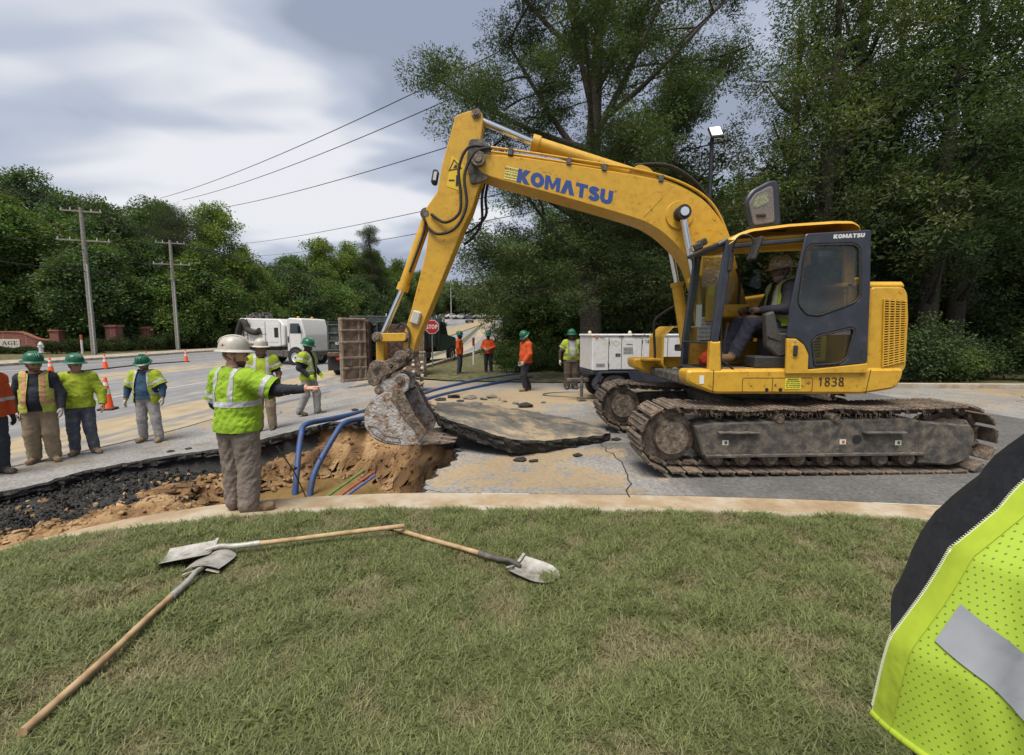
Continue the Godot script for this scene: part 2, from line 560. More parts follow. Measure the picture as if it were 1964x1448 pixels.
func site_image() -> Image:   # wear, sand and mud on the asphalt of the lot, x -14..10, d 3..19
	var w := 1440; var h := 960
	var L := []
	var spec := [[21, 0.006, 4, 0.5], [22, 0.03, 5, 0.6], [23, 0.22, 2, 0.5], [24, 0.011, 5, 0.55], [25, 0.45, 1, 0.5]]
	for s in spec:
		var f := FastNoiseLite.new(); f.seed = s[0]; f.frequency = s[1]; f.fractal_octaves = s[2]; f.fractal_gain = s[3]; f.noise_type = FastNoiseLite.TYPE_SIMPLEX_SMOOTH
		L.append(f.get_image(w, h, false, false, true).get_data())
	var n0: PackedByteArray = L[0]; var n1: PackedByteArray = L[1]; var n2: PackedByteArray = L[2]; var n3: PackedByteArray = L[3]; var n4: PackedByteArray = L[4]
	# blobs of sand: x, d, radius x, radius d, strength
	var blobs := [[0.3, 5.3, 1.6, 0.5, 0.9], [-0.3, 5.95, 0.7, 0.5, 0.85], [0.75, 6.3, 0.9, 0.4, 0.95], [2.0, 8.6, 1.2, 0.5, 0.75], [-0.2, 12.0, 3.2, 2.1, 1.05], [2.2, 13.0, 2.0, 1.2, 0.8], [-3.6, 15.5, 3.0, 2.4, 0.75], [-9.6, 10.0, 1.8, 9.0, 0.95], [-12.5, 8.0, 1.2, 8.0, 0.6], [-6.8, 11.5, 1.6, 3.0, 0.7], [0.4, 9.6, 2.0, 0.7, 0.5], [-1.5, 18.0, 3.0, 2.0, 0.9]]
	var coarse := PackedFloat32Array(); var dark := PackedFloat32Array()
	var cw := w / 8; var ch := h / 8
	coarse.resize(cw * ch); dark.resize(cw * ch)
	for j in ch:
		for i in cw:
			var x := -14.0 + 24.0 * (i + 0.5) / cw; var d := 3.0 + 16.0 * (j + 0.5) / ch
			var s := 0.0
			for b in blobs:
				var u: float = (x - b[0]) / b[2]; var v: float = (d - b[1]) / b[3]
				s = maxf(s, b[4] * exp(-0.5 * (u * u + v * v)))
			coarse[j * cw + i] = s
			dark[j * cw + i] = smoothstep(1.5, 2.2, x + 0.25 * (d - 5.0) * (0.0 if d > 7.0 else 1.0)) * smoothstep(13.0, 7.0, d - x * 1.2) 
	var out := PackedByteArray()
	out.resize(w * h * 3)
	for y in h:
		var cj := mini(y / 8, ch - 1) * cw
		for x in w:
			var i := y * w + x
			var a := n0[i] / 255.0; var b := n1[i] / 255.0; var g := n2[i] / 255.0; var e := n3[i] / 255.0
			var k := cj + mini(x / 8, cw - 1)
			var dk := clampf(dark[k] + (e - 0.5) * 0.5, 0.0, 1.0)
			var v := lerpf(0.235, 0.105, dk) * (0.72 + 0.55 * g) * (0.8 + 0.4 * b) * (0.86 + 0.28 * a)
			if n4[i] > 196: v *= 1.35
			elif n4[i] < 50: v *= 0.6
			var s := smoothstep(0.42, 0.74, 0.02 + coarse[k] * 0.86 + (b - 0.5) * 0.75 + (e - 0.5) * 0.55 + (g - 0.5) * 0.22)
			var mud := smoothstep(0.6, 0.82, e * 0.62 + b * 0.5) * 0.65 * (1.0 - dk)
			var sv := (0.78 + 0.32 * g) * (0.8 + 0.35 * a)
			var R := lerpf(v * 1.02, 0.06, mud); var G := lerpf(v, 0.052, mud); var B := lerpf(v * 0.965, 0.045, mud)
			R = lerpf(R, 0.335 * sv, s * 0.92); G = lerpf(G, 0.255 * sv, s * 0.92); B = lerpf(B, 0.15 * sv, s * 0.92)
			out[i * 3] = int(255.0 * pow(R, 0.4545)); out[i * 3 + 1] = int(255.0 * pow(G, 0.4545)); out[i * 3 + 2] = int(255.0 * pow(B, 0.4545))
	var im := Image.create_from_data(w, h, false, Image.FORMAT_RGB8, out)
	# hairline cracks
	var r := RandomNumberGenerator.new(); r.seed = 71
	for k in 46:
		var p := Vector2(r.randf() * w, r.randf() * h)
		var dir := r.randf() * TAU
		for i in r.randi_range(60, 260):
			dir += r.randf_range(-0.45, 0.45)
			p += Vector2(cos(dir), sin(dir))
			if p.x < 1 or p.y < 1 or p.x >= w - 1 or p.y >= h - 1: break
			im.set_pixel(int(p.x), int(p.y), im.get_pixel(int(p.x), int(p.y)) * 0.45)
			if k % 3 == 0: im.set_pixel(int(p.x) + 1, int(p.y), im.get_pixel(int(p.x) + 1, int(p.y)) * 0.6)
	return im

func road_image() -> Image:   # traffic wear and dried mud dragged along the road, x -31..-5, d 0..104
	var w := 520; var h := 1040
	var f1 := FastNoiseLite.new(); f1.seed = 31; f1.frequency = 0.02; f1.fractal_octaves = 5; f1.fractal_gain = 0.6
	var f2 := FastNoiseLite.new(); f2.seed = 32; f2.frequency = 0.09; f2.fractal_octaves = 4
	var im1 := f1.get_image(w * 2, h / 6, false, false, true).get_data(); var im2 := f2.get_image(w, h, false, false, true).get_data()
	var out := PackedByteArray(); out.resize(w * h * 3)
	var ww := w * 2
	for y in h:
		var d := 104.0 * y / h
		for x in w:
			var X := -31.0 + 26.0 * x / w
			var a := im1[mini(y / 6, h / 6 - 1) * ww + x * 2] / 255.0; var b := im2[y * w + x] / 255.0
			var base := 0.205 if X > -23.6 else 0.18
			var v := base * (0.82 + 0.36 * b) * (0.8 + 0.42 * a)
			var s := 0.0
			s = maxf(s, 0.95 * exp(-pow((X + 9.4) / 1.9, 2.0)) * smoothstep(70.0, 25.0, d))
			s = maxf(s, 0.75 * exp(-pow((X + 20.5) / 2.6, 2.0)) * smoothstep(60.0, 35.0, d))
			s = maxf(s, 0.45 * exp(-pow((X + 14.5) / 1.4, 2.0)))
			s = maxf(s, 0.9 * smoothstep(-7.5, -6.0, X))
			s = smoothstep(0.34, 0.8, s * 0.85 + (a - 0.5) * 0.9 + (b - 0.5) * 0.45)
			var sv := 0.8 + 0.35 * b
			out[(y * w + x) * 3] = int(255.0 * pow(lerpf(v, 0.36 * sv, s), 0.4545))
			out[(y * w + x) * 3 + 1] = int(255.0 * pow(lerpf(v * 1.01, 0.29 * sv, s), 0.4545))
			out[(y * w + x) * 3 + 2] = int(255.0 * pow(lerpf(v * 1.04, 0.185 * sv, s), 0.4545))
	return Image.create_from_data(w, h, false, Image.FORMAT_RGB8, out)

func ground_mat(im: Image, x0: float, x1: float, d0: float, d1: float, bump: Texture2D, cm: float) -> StandardMaterial3D:
	var m := mat(Color(1, 1, 1), 0.92)
	m.albedo_texture = ImageTexture.create_from_image(im)
	m.uv1_scale = Vector3(1.0 / (x1 - x0), 1.0 / (d1 - d0), 1)
	m.uv1_offset = Vector3(-x0 / (x1 - x0), -d0 / (d1 - d0), 0)
	return m

var m_concrete: StandardMaterial3D
var m_black: StandardMaterial3D
var m_clay: StandardMaterial3D
var m_soil: StandardMaterial3D
func build_ground() -> void:
	setup_lines()
	m_concrete = worn(noise_tex(0.008, 7, [[0.0, Color(0.25, 0.2, 0.14)], [0.4, Color(0.33, 0.28, 0.21)], [0.6, Color(0.38, 0.34, 0.28)], [1.0, Color(0.46, 0.42, 0.36)]], 512, FastNoiseLite.TYPE_SIMPLEX, 0.68), 0.4, 0.9, 0.0, bump_fine, 0.25, true)
	m_black = worn(noise_tex(0.06, 5, [[0.0, Color(0.008, 0.008, 0.009)], [0.55, Color(0.022, 0.021, 0.02)], [0.8, Color(0.06, 0.057, 0.052)], [1.0, Color(0.14, 0.13, 0.11)]], 512, FastNoiseLite.TYPE_SIMPLEX, 0.65), 0.9, 0.85, 0.0, bump_mid, 1.5, true)
	m_clay = worn(noise_tex(0.025, 6, [[0.0, Color(0.1, 0.055, 0.025)], [0.35, Color(0.24, 0.135, 0.055)], [0.6, Color(0.4, 0.235, 0.1)], [0.85, Color(0.5, 0.34, 0.17)], [1.0, Color(0.58, 0.45, 0.28)]], 512, FastNoiseLite.TYPE_SIMPLEX, 0.6), 0.55, 0.95, 0.0, bump_mid, 2.0, true)
	m_soil = worn(noise_tex(0.03, 6, [[0.0, Color(0.03, 0.024, 0.015)], [0.5, Color(0.075, 0.06, 0.036)], [1.0, Color(0.14, 0.115, 0.07)]], 512), 0.3, 0.97, 0.0, bump_mid, 2.0, true)
	var m_verge := worn(noise_tex(0.02, 6, [[0.0, Color(0.035, 0.04, 0.015)], [0.5, Color(0.08, 0.085, 0.03)], [0.75, Color(0.16, 0.125, 0.06)], [1.0, Color(0.24, 0.18, 0.1)]], 512), 0.2, 0.97, 0.0, bump_mid, 2.0, true)
	# earth to the horizon, left open where the site's own sheets lie
	var g := MB.new()
	var gm := MB.new()
	for r in [[-900.0, -60.0, -300.0, 900.0, 40.0], [-60.0, 90.0, -60.0, -8.0, 10.0], [-60.0, 90.0, 20.0, 140.0, 5.0], [-60.0, -9.0, -8.0, 20.0, 3.0], [10.0, 90.0, -8.0, 20.0, 3.0], [-9.0, 10.0, 9.6, 20.0, 2.0], [0.2, 10.0, 4.6, 9.6, 2.0], [-9.0, -7.7, -8.0, 9.6, 2.0], [-60.0, 90.0, 140.0, 900.0, 30.0], [90.0, 900.0, -300.0, 900.0, 40.0], [-60.0, 90.0, -300.0, -60.0, 40.0]]:
		var s := sheet(poly([r[0], r[2], r[1], r[2], r[1], r[3], r[0], r[3]]), r[4], -0.09)
		gm.v.append_array(s.v); gm.n.append_array(s.n); gm.c.append_array(s.c)
	struct_part(gm, "ground", m_verge)
	# the woodland floor on the right, behind the far kerb of the lot
	# main road
	var near_edge := smooth_line([-8.9, -20.0, -8.6, 3.0, -7.6, 9.0, -6.2, 18.0, -5.0, 29.0, -3.2, 46.0, -2.0, 60.0, -0.9, 85.0, 2.2, 150.0, 6.0, 220.0], 5)
	var far_edge := smooth_line([-31.0, -20.0, -31.0, 30.0, -31.3, 46.0, -30.0, 70.0, -27.0, 100.0, -20.0, 150.0, -14.0, 220.0], 5)
	var m_road := ground_mat(road_image(), -31.0, -5.0, 0.0, 104.0, bump_fine, 0.3)
	m_road.texture_repeat = true
	struct_part(sheet(band(near_edge, far_edge), 3.0, -0.03), "road", m_road)
	# painted lane lines
	var m_paint := worn(noise_tex(0.12, 4, [[0.0, Color(0.2, 0.19, 0.17)], [0.35, Color(0.4, 0.39, 0.36)], [0.6, Color(0.62, 0.61, 0.58)], [1.0, Color(0.72, 0.71, 0.68)]]), 1.0, 0.7, 0.0, null, 0.0, true)
	var lines := MB.new()
	for x in [-28.4, -13.4]:
		var a := smooth_line([x - 0.06, 5.0, x - 0.06, 30.0, x + 0.5, 60.0], 8)
		var q := sheet(band(a, line_offset(a, -0.13)), 3.0, -0.024)
		lines.v.append_array(q.v); lines.n.append_array(q.n); lines.c.append_array(q.c)
	struct_part(lines, "road_marking", m_paint)
	# median strip up the hill
	var med_a := smooth_line([-12.6, 56.0, -11.4, 70.0, -9.0, 95.0, -5.5, 130.0, -1.5, 190.0], 5)
	var med_b := smooth_line([-12.8, 56.0, -14.6, 70.0, -13.2, 95.0, -9.5, 130.0, -5.0, 190.0], 5)
	struct_part(sheet(band(med_a, med_b), 2.0, 0.08), "median", worn(noise_tex(0.03, 5, [[0.0, Color(0.16, 0.12, 0.06)], [0.5, Color(0.32, 0.25, 0.14)], [0.8, Color(0.4, 0.32, 0.2)], [1.0, Color(0.13, 0.14, 0.05)]]), 0.25, 0.95, 0.0, null, 0.0, true))
	# far pavement and kerb across the road
	kerb_strip("kerb", far_edge, 0.0, -0.16, 0.13, m_concrete, true)
	struct_part(sheet(band(line_offset(far_edge, 0.16), line_offset(far_edge, 1.6)), 2.0, 0.10), "pavement", m_concrete)
	kerb_strip("kerb", line_offset(near_edge, -0.01).slice(16), -0.02, -0.3, 0.11, m_concrete, false)
	# asphalt lot with the notch of the hole
	var lot := PackedVector2Array()
	var left_stop := 0
	for i in gutter_out.size():
		if gutter_out[i].x < -6.2 and gutter_out[i].y < 3.0: left_stop = i
	for i in left_stop + 1: lot.append(gutter_out[i])
	var first := true
	for q in rim:
		if first and q.y < 2.9: continue
		first = false
		lot.append(q)
	var right_start := 0
	for i in gutter_out.size():
		if gutter_out[i].x < -0.95: right_start = i + 1
	for i in range(right_start, gutter_out.size()): lot.append(gutter_out[i])
	for q in [Vector2(26, -4), Vector2(26, 12.8), Vector2(13.5, 13.3), Vector2(9.0, 13.6), Vector2(5.0, 14.6), Vector2(2.6, 15.2), Vector2(0.0, 15.8), Vector2(-2.4, 16.2), Vector2(-4.6, 17.6), Vector2(-5.6, 22.0), Vector2(-6.1, 19.0)]: lot.append(q)
	var ne := near_edge.duplicate()
	ne.reverse()
	for q in ne:
		if q.y < 18.5: lot.append(q + Vector2(-0.03, 0))
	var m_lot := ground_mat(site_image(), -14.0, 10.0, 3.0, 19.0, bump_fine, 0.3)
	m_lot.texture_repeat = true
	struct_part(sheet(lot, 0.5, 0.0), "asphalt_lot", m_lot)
	# long joint between the lot and the road, and the crack by the tracks
	var zig := []
	var zr := RandomNumberGenerator.new(); zr.seed = 12
	for i in 34:
		var u := i / 33.0
		zig.append(lerpf(1.25, 1.75, u) + 0.12 * sin(u * 7.0) + zr.randf_range(-0.035, 0.035)); zig.append(lerpf(4.62, 8.2, u))
	for a in [[smooth_line([-8.2, 6.2, -7.5, 9.0, -7.3, 12.0, -6.6, 16.0], 6), 0.05], [smooth_line(zig, 1), 0.016]]:
		struct_part(sheet(band(a[0], line_offset(a[0], a[1])), 0.6, 0.004), "pavement_joint", m_black)
	# verge strip beyond the lot
	var vs := sheet(poly([-4.4, 17.8, -2.4, 16.25, 0.0, 15.85, 2.6, 15.25, 5.0, 14.65, 9.0, 13.75, 13.5, 13.45, 26.0, 12.95, 26, 20.2, -5.2, 21.0]), 0.6, 0.035)
	struct_part(vs, "verge", m_verge)
	kerb_strip("kerb", smooth_line([3.0, 15.15, 5.0, 14.62, 9.0, 13.65, 13.5, 13.35, 26.0, 12.85], 6), 0.0, 0.16, 0.14, m_concrete, false)
	# gutter, kerb and lawn on the near side
	var gut := sheet(band(gutter_in, line_offset(kerb_line, 0.765)), 0.5, 0.003)
	struct_part(gut, "gutter", worn(noise_tex(0.006, 8, [[0.0, Color(0.24, 0.17, 0.1)], [0.45, Color(0.34, 0.26, 0.165)], [0.62, Color(0.38, 0.32, 0.24)], [1.0, Color(0.47, 0.43, 0.37)]], 512, FastNoiseLite.TYPE_SIMPLEX, 0.7), 0.3, 0.95, 0.0, bump_mid, 0.8, true))
	kerb_strip("kerb", kerb_line, 0.0, 0.147, 0.12, m_concrete, false)
	var lawn := kerb_line.duplicate()
	lawn.append(Vector2(14, -7)); 
	struct_part(sheet(lawn, 0.4, -0.01, 1.0, true), "lawn", m_soil)
	build_pit()

func kerb_strip(called: String, line: PackedVector2Array, o0: float, o1: float, high: float, m: Material, _far: bool) -> void:
	var mb := MB.new()
	var a := line_offset(line, o0); var b := line_offset(line, o1)
	for i in line.size() - 1:
		var ya := gy(line[i].x, line[i].y); var yb := gy(line[i + 1].x, line[i + 1].y)
		var A0 := Vector3(a[i].x, ya + high, -a[i].y); var A1 := Vector3(a[i + 1].x, yb + high, -a[i + 1].y)
		var B0 := Vector3(b[i].x, ya + high, -b[i].y); var B1 := Vector3(b[i + 1].x, yb + high, -b[i + 1].y)
		var dn := Vector3(0, -high - 0.12, 0)
		var ch := Vector3(0, -0.02, 0); var out := (B0 - A0).normalized() * 0.02
		mb.quad(A0 + out, A1 + out, B1 - out, B0 - out, Vector3.UP)
		mb.quad(A0 + out, A1 + out, A1 + ch, A0 + ch, (Vector3.UP - out.normalized()).normalized())
		mb.quad(B0 - out, B1 - out, B1 + ch, B0 + ch, (Vector3.UP + out.normalized()).normalized())
		mb.quad(A0 + ch, A1 + ch, A1 + dn, A0 + dn, -out.normalized())
		mb.quad(B0 + ch, B1 + ch, B1 + dn, B0 + dn, out.normalized())
	struct_part(mb, called, m)

func build_pit() -> void:
	var f := FastNoiseLite.new(); f.seed = 8; f.frequency = 1.1; f.fractal_octaves = 5; f.fractal_gain = 0.55
	var f2 := FastNoiseLite.new(); f2.seed = 9; f2.frequency = 3.2; f2.fractal_octaves = 5; f2.fractal_gain = 0.62
	var x0 := -7.6; var x1 := -0.5; var d0 := 2.2; var d1 := 9.4; var st := 0.055
	var nx := int((x1 - x0) / st); var nd := int((d1 - d0) / st)
	var P := PackedVector3Array(); var K := PackedColorArray(); var on := PackedByteArray()
	P.resize((nx + 1) * (nd + 1)); K.resize(P.size()); on.resize(P.size())
	var clay := [Color(0.12, 0.07, 0.033), Color(0.26, 0.155, 0.07), Color(0.42, 0.29, 0.155)]
	for j in nd + 1:
		for i in nx + 1:
			var q := Vector2(x0 + i * st, d0 + j * st)
			var k := j * (nx + 1) + i
			var n1 := f.get_noise_2d(q.x * 1.4, q.y * 1.4); var n2 := f2.get_noise_2d(q.x, q.y)
			var dd := pdist(q, deep) + n1 * 0.10 + n2 * 0.035
			var shelf := gy(q.x, q.y) - 0.19 + 0.06 * n1 + 0.03 * n2
			var outr := smoothstep(0.05, -0.12, pdist_rim(q))
			# heap of soil between the gutter and the hole
			var hx := (q.x + 4.35) / 0.85; var hd := (q.y - 4.95) / 0.45
			shelf += 0.09 * exp(-hx * hx - hd * hd) * (1.0 + n2)
			shelf -= 0.22 * smoothstep(4.7, 5.6, q.y - (q.x + 6.0) * 0.25) * smoothstep(-6.6, -5.0, q.x)
			shelf = lerpf(shelf, gy(q.x, q.y) - 0.06, outr)
			var t := smoothstep(-0.06, 0.34, dd) * (1.0 - outr)
			var deepest := -1.12 + 0.08 * n1
			# ledge of slumped clay at the foot of the far wall, sloping ground on the left
			deepest += 0.26 * smoothstep(0.75, 0.15, dd) + 0.35 * smoothstep(-4.3, -5.4, q.x)
			var y := lerpf(shelf, deepest, t)
			var push := Vector2(f2.get_noise_2d(q.x * 1.3 + 50.0, q.y * 1.3 + y * 4.0), f2.get_noise_2d(q.x * 1.3, q.y * 1.3 - 50.0 + y * 4.0)) * 0.22 * t
			P[k] = Vector3(q.x + push.x, y, -q.y + push.y)
			on[k] = 1
			var m := clampf(0.5 + n1 * 0.9 + n2 * 0.5 + f2.get_noise_2d(q.x * 2.0, y * 9.0) * 0.35, 0.0, 1.0)
			var col: Color = clay[0].lerp(clay[1], clampf(m * 2.0, 0, 1)).lerp(clay[2], clampf(m * 2.0 - 1.0, 0, 1))
			# broken asphalt covers the shelf on the road side
			var bl := smoothstep(0.0, 0.25, (q.y - 4.62) - (q.x + 6.6) * 0.36 + n1 * 0.5) * smoothstep(0.10, -0.05, dd) * smoothstep(3.5, 4.3, -q.x)
			bl = maxf(bl, smoothstep(0.2, 0.5, n1 + n2 * 0.5 - absf(q.x + 3.9) * 0.9) * (1.0 - t))
			K[k] = col
			on[k] = 2 if bl > 0.5 else 1
	var mb := MB.new()
	var shoulder := MB.new()   # the part of the shelf that broken asphalt covers
	var N := PackedVector3Array(); N.resize(P.size())
	for j in range(0, nd + 1):
		for i in range(0, nx + 1):
			var a := P[j * (nx + 1) + mini(i + 1, nx)] - P[j * (nx + 1) + maxi(i - 1, 0)]
			var b := P[mini(j + 1, nd) * (nx + 1) + i] - P[maxi(j - 1, 0) * (nx + 1) + i]
			N[j * (nx + 1) + i] = a.cross(b).normalized()
	for j in nd:
		for i in nx:
			var k := j * (nx + 1) + i
			var q := Vector2(x0 + (i + 0.5) * st, d0 + (j + 0.5) * st)
			for t in [[k, k + 1, k + nx + 2], [k, k + nx + 2, k + nx + 1]]:
				if (P[t[1]] - P[t[0]]).cross(P[t[2]] - P[t[0]]).dot(N[t[0]]) > 0.0: t.reverse()
				var into := shoulder if on[t[0]] + on[t[1]] + on[t[2]] > 4 else mb
				for w in t:
					into.v.append(P[w]); into.n.append(N[w]); into.c.append(K[w] if into == mb else Color(1, 1, 1))
	var m_pit := worn(noise_tex(0.05, 5, [[0.0, Color(0.55, 0.52, 0.5)], [0.5, Color(0.9, 0.88, 0.85)], [1.0, Color(1, 1, 1)]], 512), 0.8, 0.95, 0.0, bump_mid, 2.5, true)
	struct_part(mb, "pit", m_pit)
	struct_part(shoulder, "broken_shoulder", m_black)
	# muddy water at the bottom
	var wm := mat(Color(0.2, 0.135, 0.055), 0.06)
	wm.metallic_specular = 0.5
	var water := MB.new()
	for q in Geometry2D.triangulate_polygon(deep): pass
	var ix := Geometry2D.triangulate_polygon(deep)
	for t in range(0, ix.size(), 3):
		water.tri(Vector3(deep[ix[t]].x, -0.97, -deep[ix[t]].y), Vector3(deep[ix[t + 1]].x, -0.97, -deep[ix[t + 1]].y), Vector3(deep[ix[t + 2]].x, -0.97, -deep[ix[t + 2]].y), Vector3.UP, Vector3.UP, Vector3.UP)
	struct_part(water, "water", wm)
	# clods of clay fallen from the walls
	var rg := RandomNumberGenerator.new(); rg.seed = 23
	var xs := []; var cs := PackedColorArray()
	for i in 9000:
		var k := rg.randi() % P.size()
		var q := P[k]
		if not Geometry2D.is_point_in_polygon(Vector2(q.x, -q.z), rim_few): continue
		if on[k] == 2 and rg.randf() < 0.8: continue
		var s := 0.012 + 0.07 * pow(rg.randf(), 4.0)
		xs.append(Transform3D(Basis.from_euler(V(rg.randf() * 6, rg.randf() * 6, rg.randf() * 6)).scaled(V(s, s * 0.8, s)), q + V(rg.randf_range(-0.03, 0.03), 0.003, rg.randf_range(-0.03, 0.03))))
		var c: Color = K[k] * rg.randf_range(0.6, 1.25)
		cs.append(c)
	tag(multi(chunk_mesh(77, 0.8), mat(Color(1, 1, 1), 0.95), xs, cs, "clay_clods"), "loose clods of orange clay lying in the pit", "soil", "", "stuff")
	# broken edge of the asphalt: a thick ragged lip round the rim
	var lip := MB.new()
	var rows := 5
	var prev := []
	for i in rim.size():
		var q := rim[i]
		if q.y < 2.9: continue
		var t := (rim[mini(i + 1, rim.size() - 1)] - rim[maxi(i - 1, 0)]).normalized()
		var inw := Vector2(t.y, -t.x)   # into the hole
		var ring := []
		var th := 0.15 + 0.05 * f.get_noise_2d(q.x * 3.0, q.y * 3.0)
		for r in rows + 1:
			var u := float(r) / rows
			var jut := 0.0 if r == 0 else 0.03 + 0.07 * f2.get_noise_2d(q.x * 3.0 + r * 5.0, q.y * 3.0) - (0.12 * u if r == rows else 0.0)
			var pp := q + inw * jut
			ring.append(Vector3(pp.x, gy(q.x, q.y) - th * u, -pp.y))
		if prev.size():
			for r in rows: lip.quad(prev[r], ring[r], ring[r + 1], prev[r + 1])
			var under0 := Vector3(prev[rows].x, prev[rows].y, prev[rows].z); 
			var o0 := -inw * 0.5
			lip.quad(prev[rows], ring[rows], ring[rows] + Vector3(o0.x, -0.01, -o0.y), under0 + Vector3(o0.x, -0.01, -o0.y))
		prev = ring
	struct_part(lip, "asphalt_edge", m_black)
# ---------- the excavator ----------
var m_yellow: StandardMaterial3D
var m_navy: StandardMaterial3D
var m_darkpaint: StandardMaterial3D
var m_steel: StandardMaterial3D
var m_chrome: StandardMaterial3D
var m_rubber: StandardMaterial3D
var m_glass: StandardMaterial3D
var m_white: StandardMaterial3D
var m_mudsteel: StandardMaterial3D
var m_interior: StandardMaterial3D
var m_blacktext: StandardMaterial3D
func setup_mats() -> void:
	m_yellow = worn(noise_tex(0.014, 6, [[0.0, Color(0.16, 0.08, 0.02)], [0.1, Color(0.4, 0.21, 0.024)], [0.2, Color(0.52, 0.295, 0.027)], [0.65, Color(0.57, 0.335, 0.03)], [1.0, Color(0.6, 0.36, 0.05)]], 512, FastNoiseLite.TYPE_SIMPLEX, 0.72), 0.6, 0.42, 0.0, bump_fine, 0.02)
	speckled(m_yellow, 0.9, Color(0.3, 0.22, 0.16))
	m_navy = worn(noise_tex(0.012, 5, [[0.0, Color(0.022, 0.026, 0.036)], [0.7, Color(0.03, 0.036, 0.05)], [1.0, Color(0.05, 0.053, 0.058)]]), 1.0, 0.38)
	m_darkpaint = worn(noise_tex(0.01, 7, [[0.0, Color(0.026, 0.026, 0.027)], [0.35, Color(0.055, 0.052, 0.048)], [0.6, Color(0.11, 0.097, 0.08)], [1.0, Color(0.22, 0.19, 0.15)]], 512, FastNoiseLite.TYPE_SIMPLEX, 0.7), 0.9, 0.75, 0.0, bump_fine, 0.1)
	m_steel = worn(noise_tex(0.012, 7, [[0.0, Color(0.06, 0.042, 0.03)], [0.4, Color(0.13, 0.1, 0.08)], [0.7, Color(0.2, 0.17, 0.14)], [1.0, Color(0.32, 0.28, 0.24)]], 512, FastNoiseLite.TYPE_SIMPLEX, 0.7), 1.2, 0.7, 0.2, bump_mid, 0.5)
	m_mudsteel = worn(noise_tex(0.012, 7, [[0.0, Color(0.05, 0.034, 0.026)], [0.35, Color(0.1, 0.075, 0.056)], [0.6, Color(0.17, 0.137, 0.107)], [0.85, Color(0.25, 0.21, 0.17)], [1.0, Color(0.34, 0.3, 0.26)]], 512, FastNoiseLite.TYPE_SIMPLEX, 0.72), 1.2, 0.85, 0.0, bump_mid, 0.8)
	m_chrome = mat(Color(0.75, 0.76, 0.78), 0.12, 1.0)
	m_rubber = worn(noise_tex(0.06, 4, [[0.0, Color(0.012, 0.012, 0.012)], [0.6, Color(0.025, 0.024, 0.023)], [1.0, Color(0.08, 0.07, 0.06)]]), 1.5, 0.8, 0.0, bump_fine, 0.1)
	m_white = worn(noise_tex(0.05, 5, [[0.0, Color(0.5, 0.48, 0.44)], [0.3, Color(0.58, 0.58, 0.57)], [1.0, Color(0.63, 0.63, 0.63)]], 256), 0.7, 0.4)
	speckled(m_white, 0.5, Color(0.8, 0.76, 0.7))
	m_interior = worn(noise_tex(0.05, 4, [[0.0, Color(0.015, 0.015, 0.016)], [1.0, Color(0.045, 0.045, 0.045)]]), 2.0, 0.7)
	m_blacktext = mat(Color(0.012, 0.012, 0.014), 0.6)
	m_glass = StandardMaterial3D.new()
	m_glass.transparency = BaseMaterial3D.TRANSPARENCY_ALPHA
	m_glass.albedo_color = Color(0.1, 0.15, 0.14, 0.3)
	m_glass.roughness = 0.02
	m_glass.metallic_specular = 0.5

func pin_disc(b: MB, at: Vector3, r: float, half: float) -> void:
	b.cyl(at - Vector3(0, 0, half), at + Vector3(0, 0, half), r, -1.0, 18)
	b.cyl(at - Vector3(0, 0, half + 0.02), at + Vector3(0, 0, half + 0.02), r * 0.55, -1.0, 14)

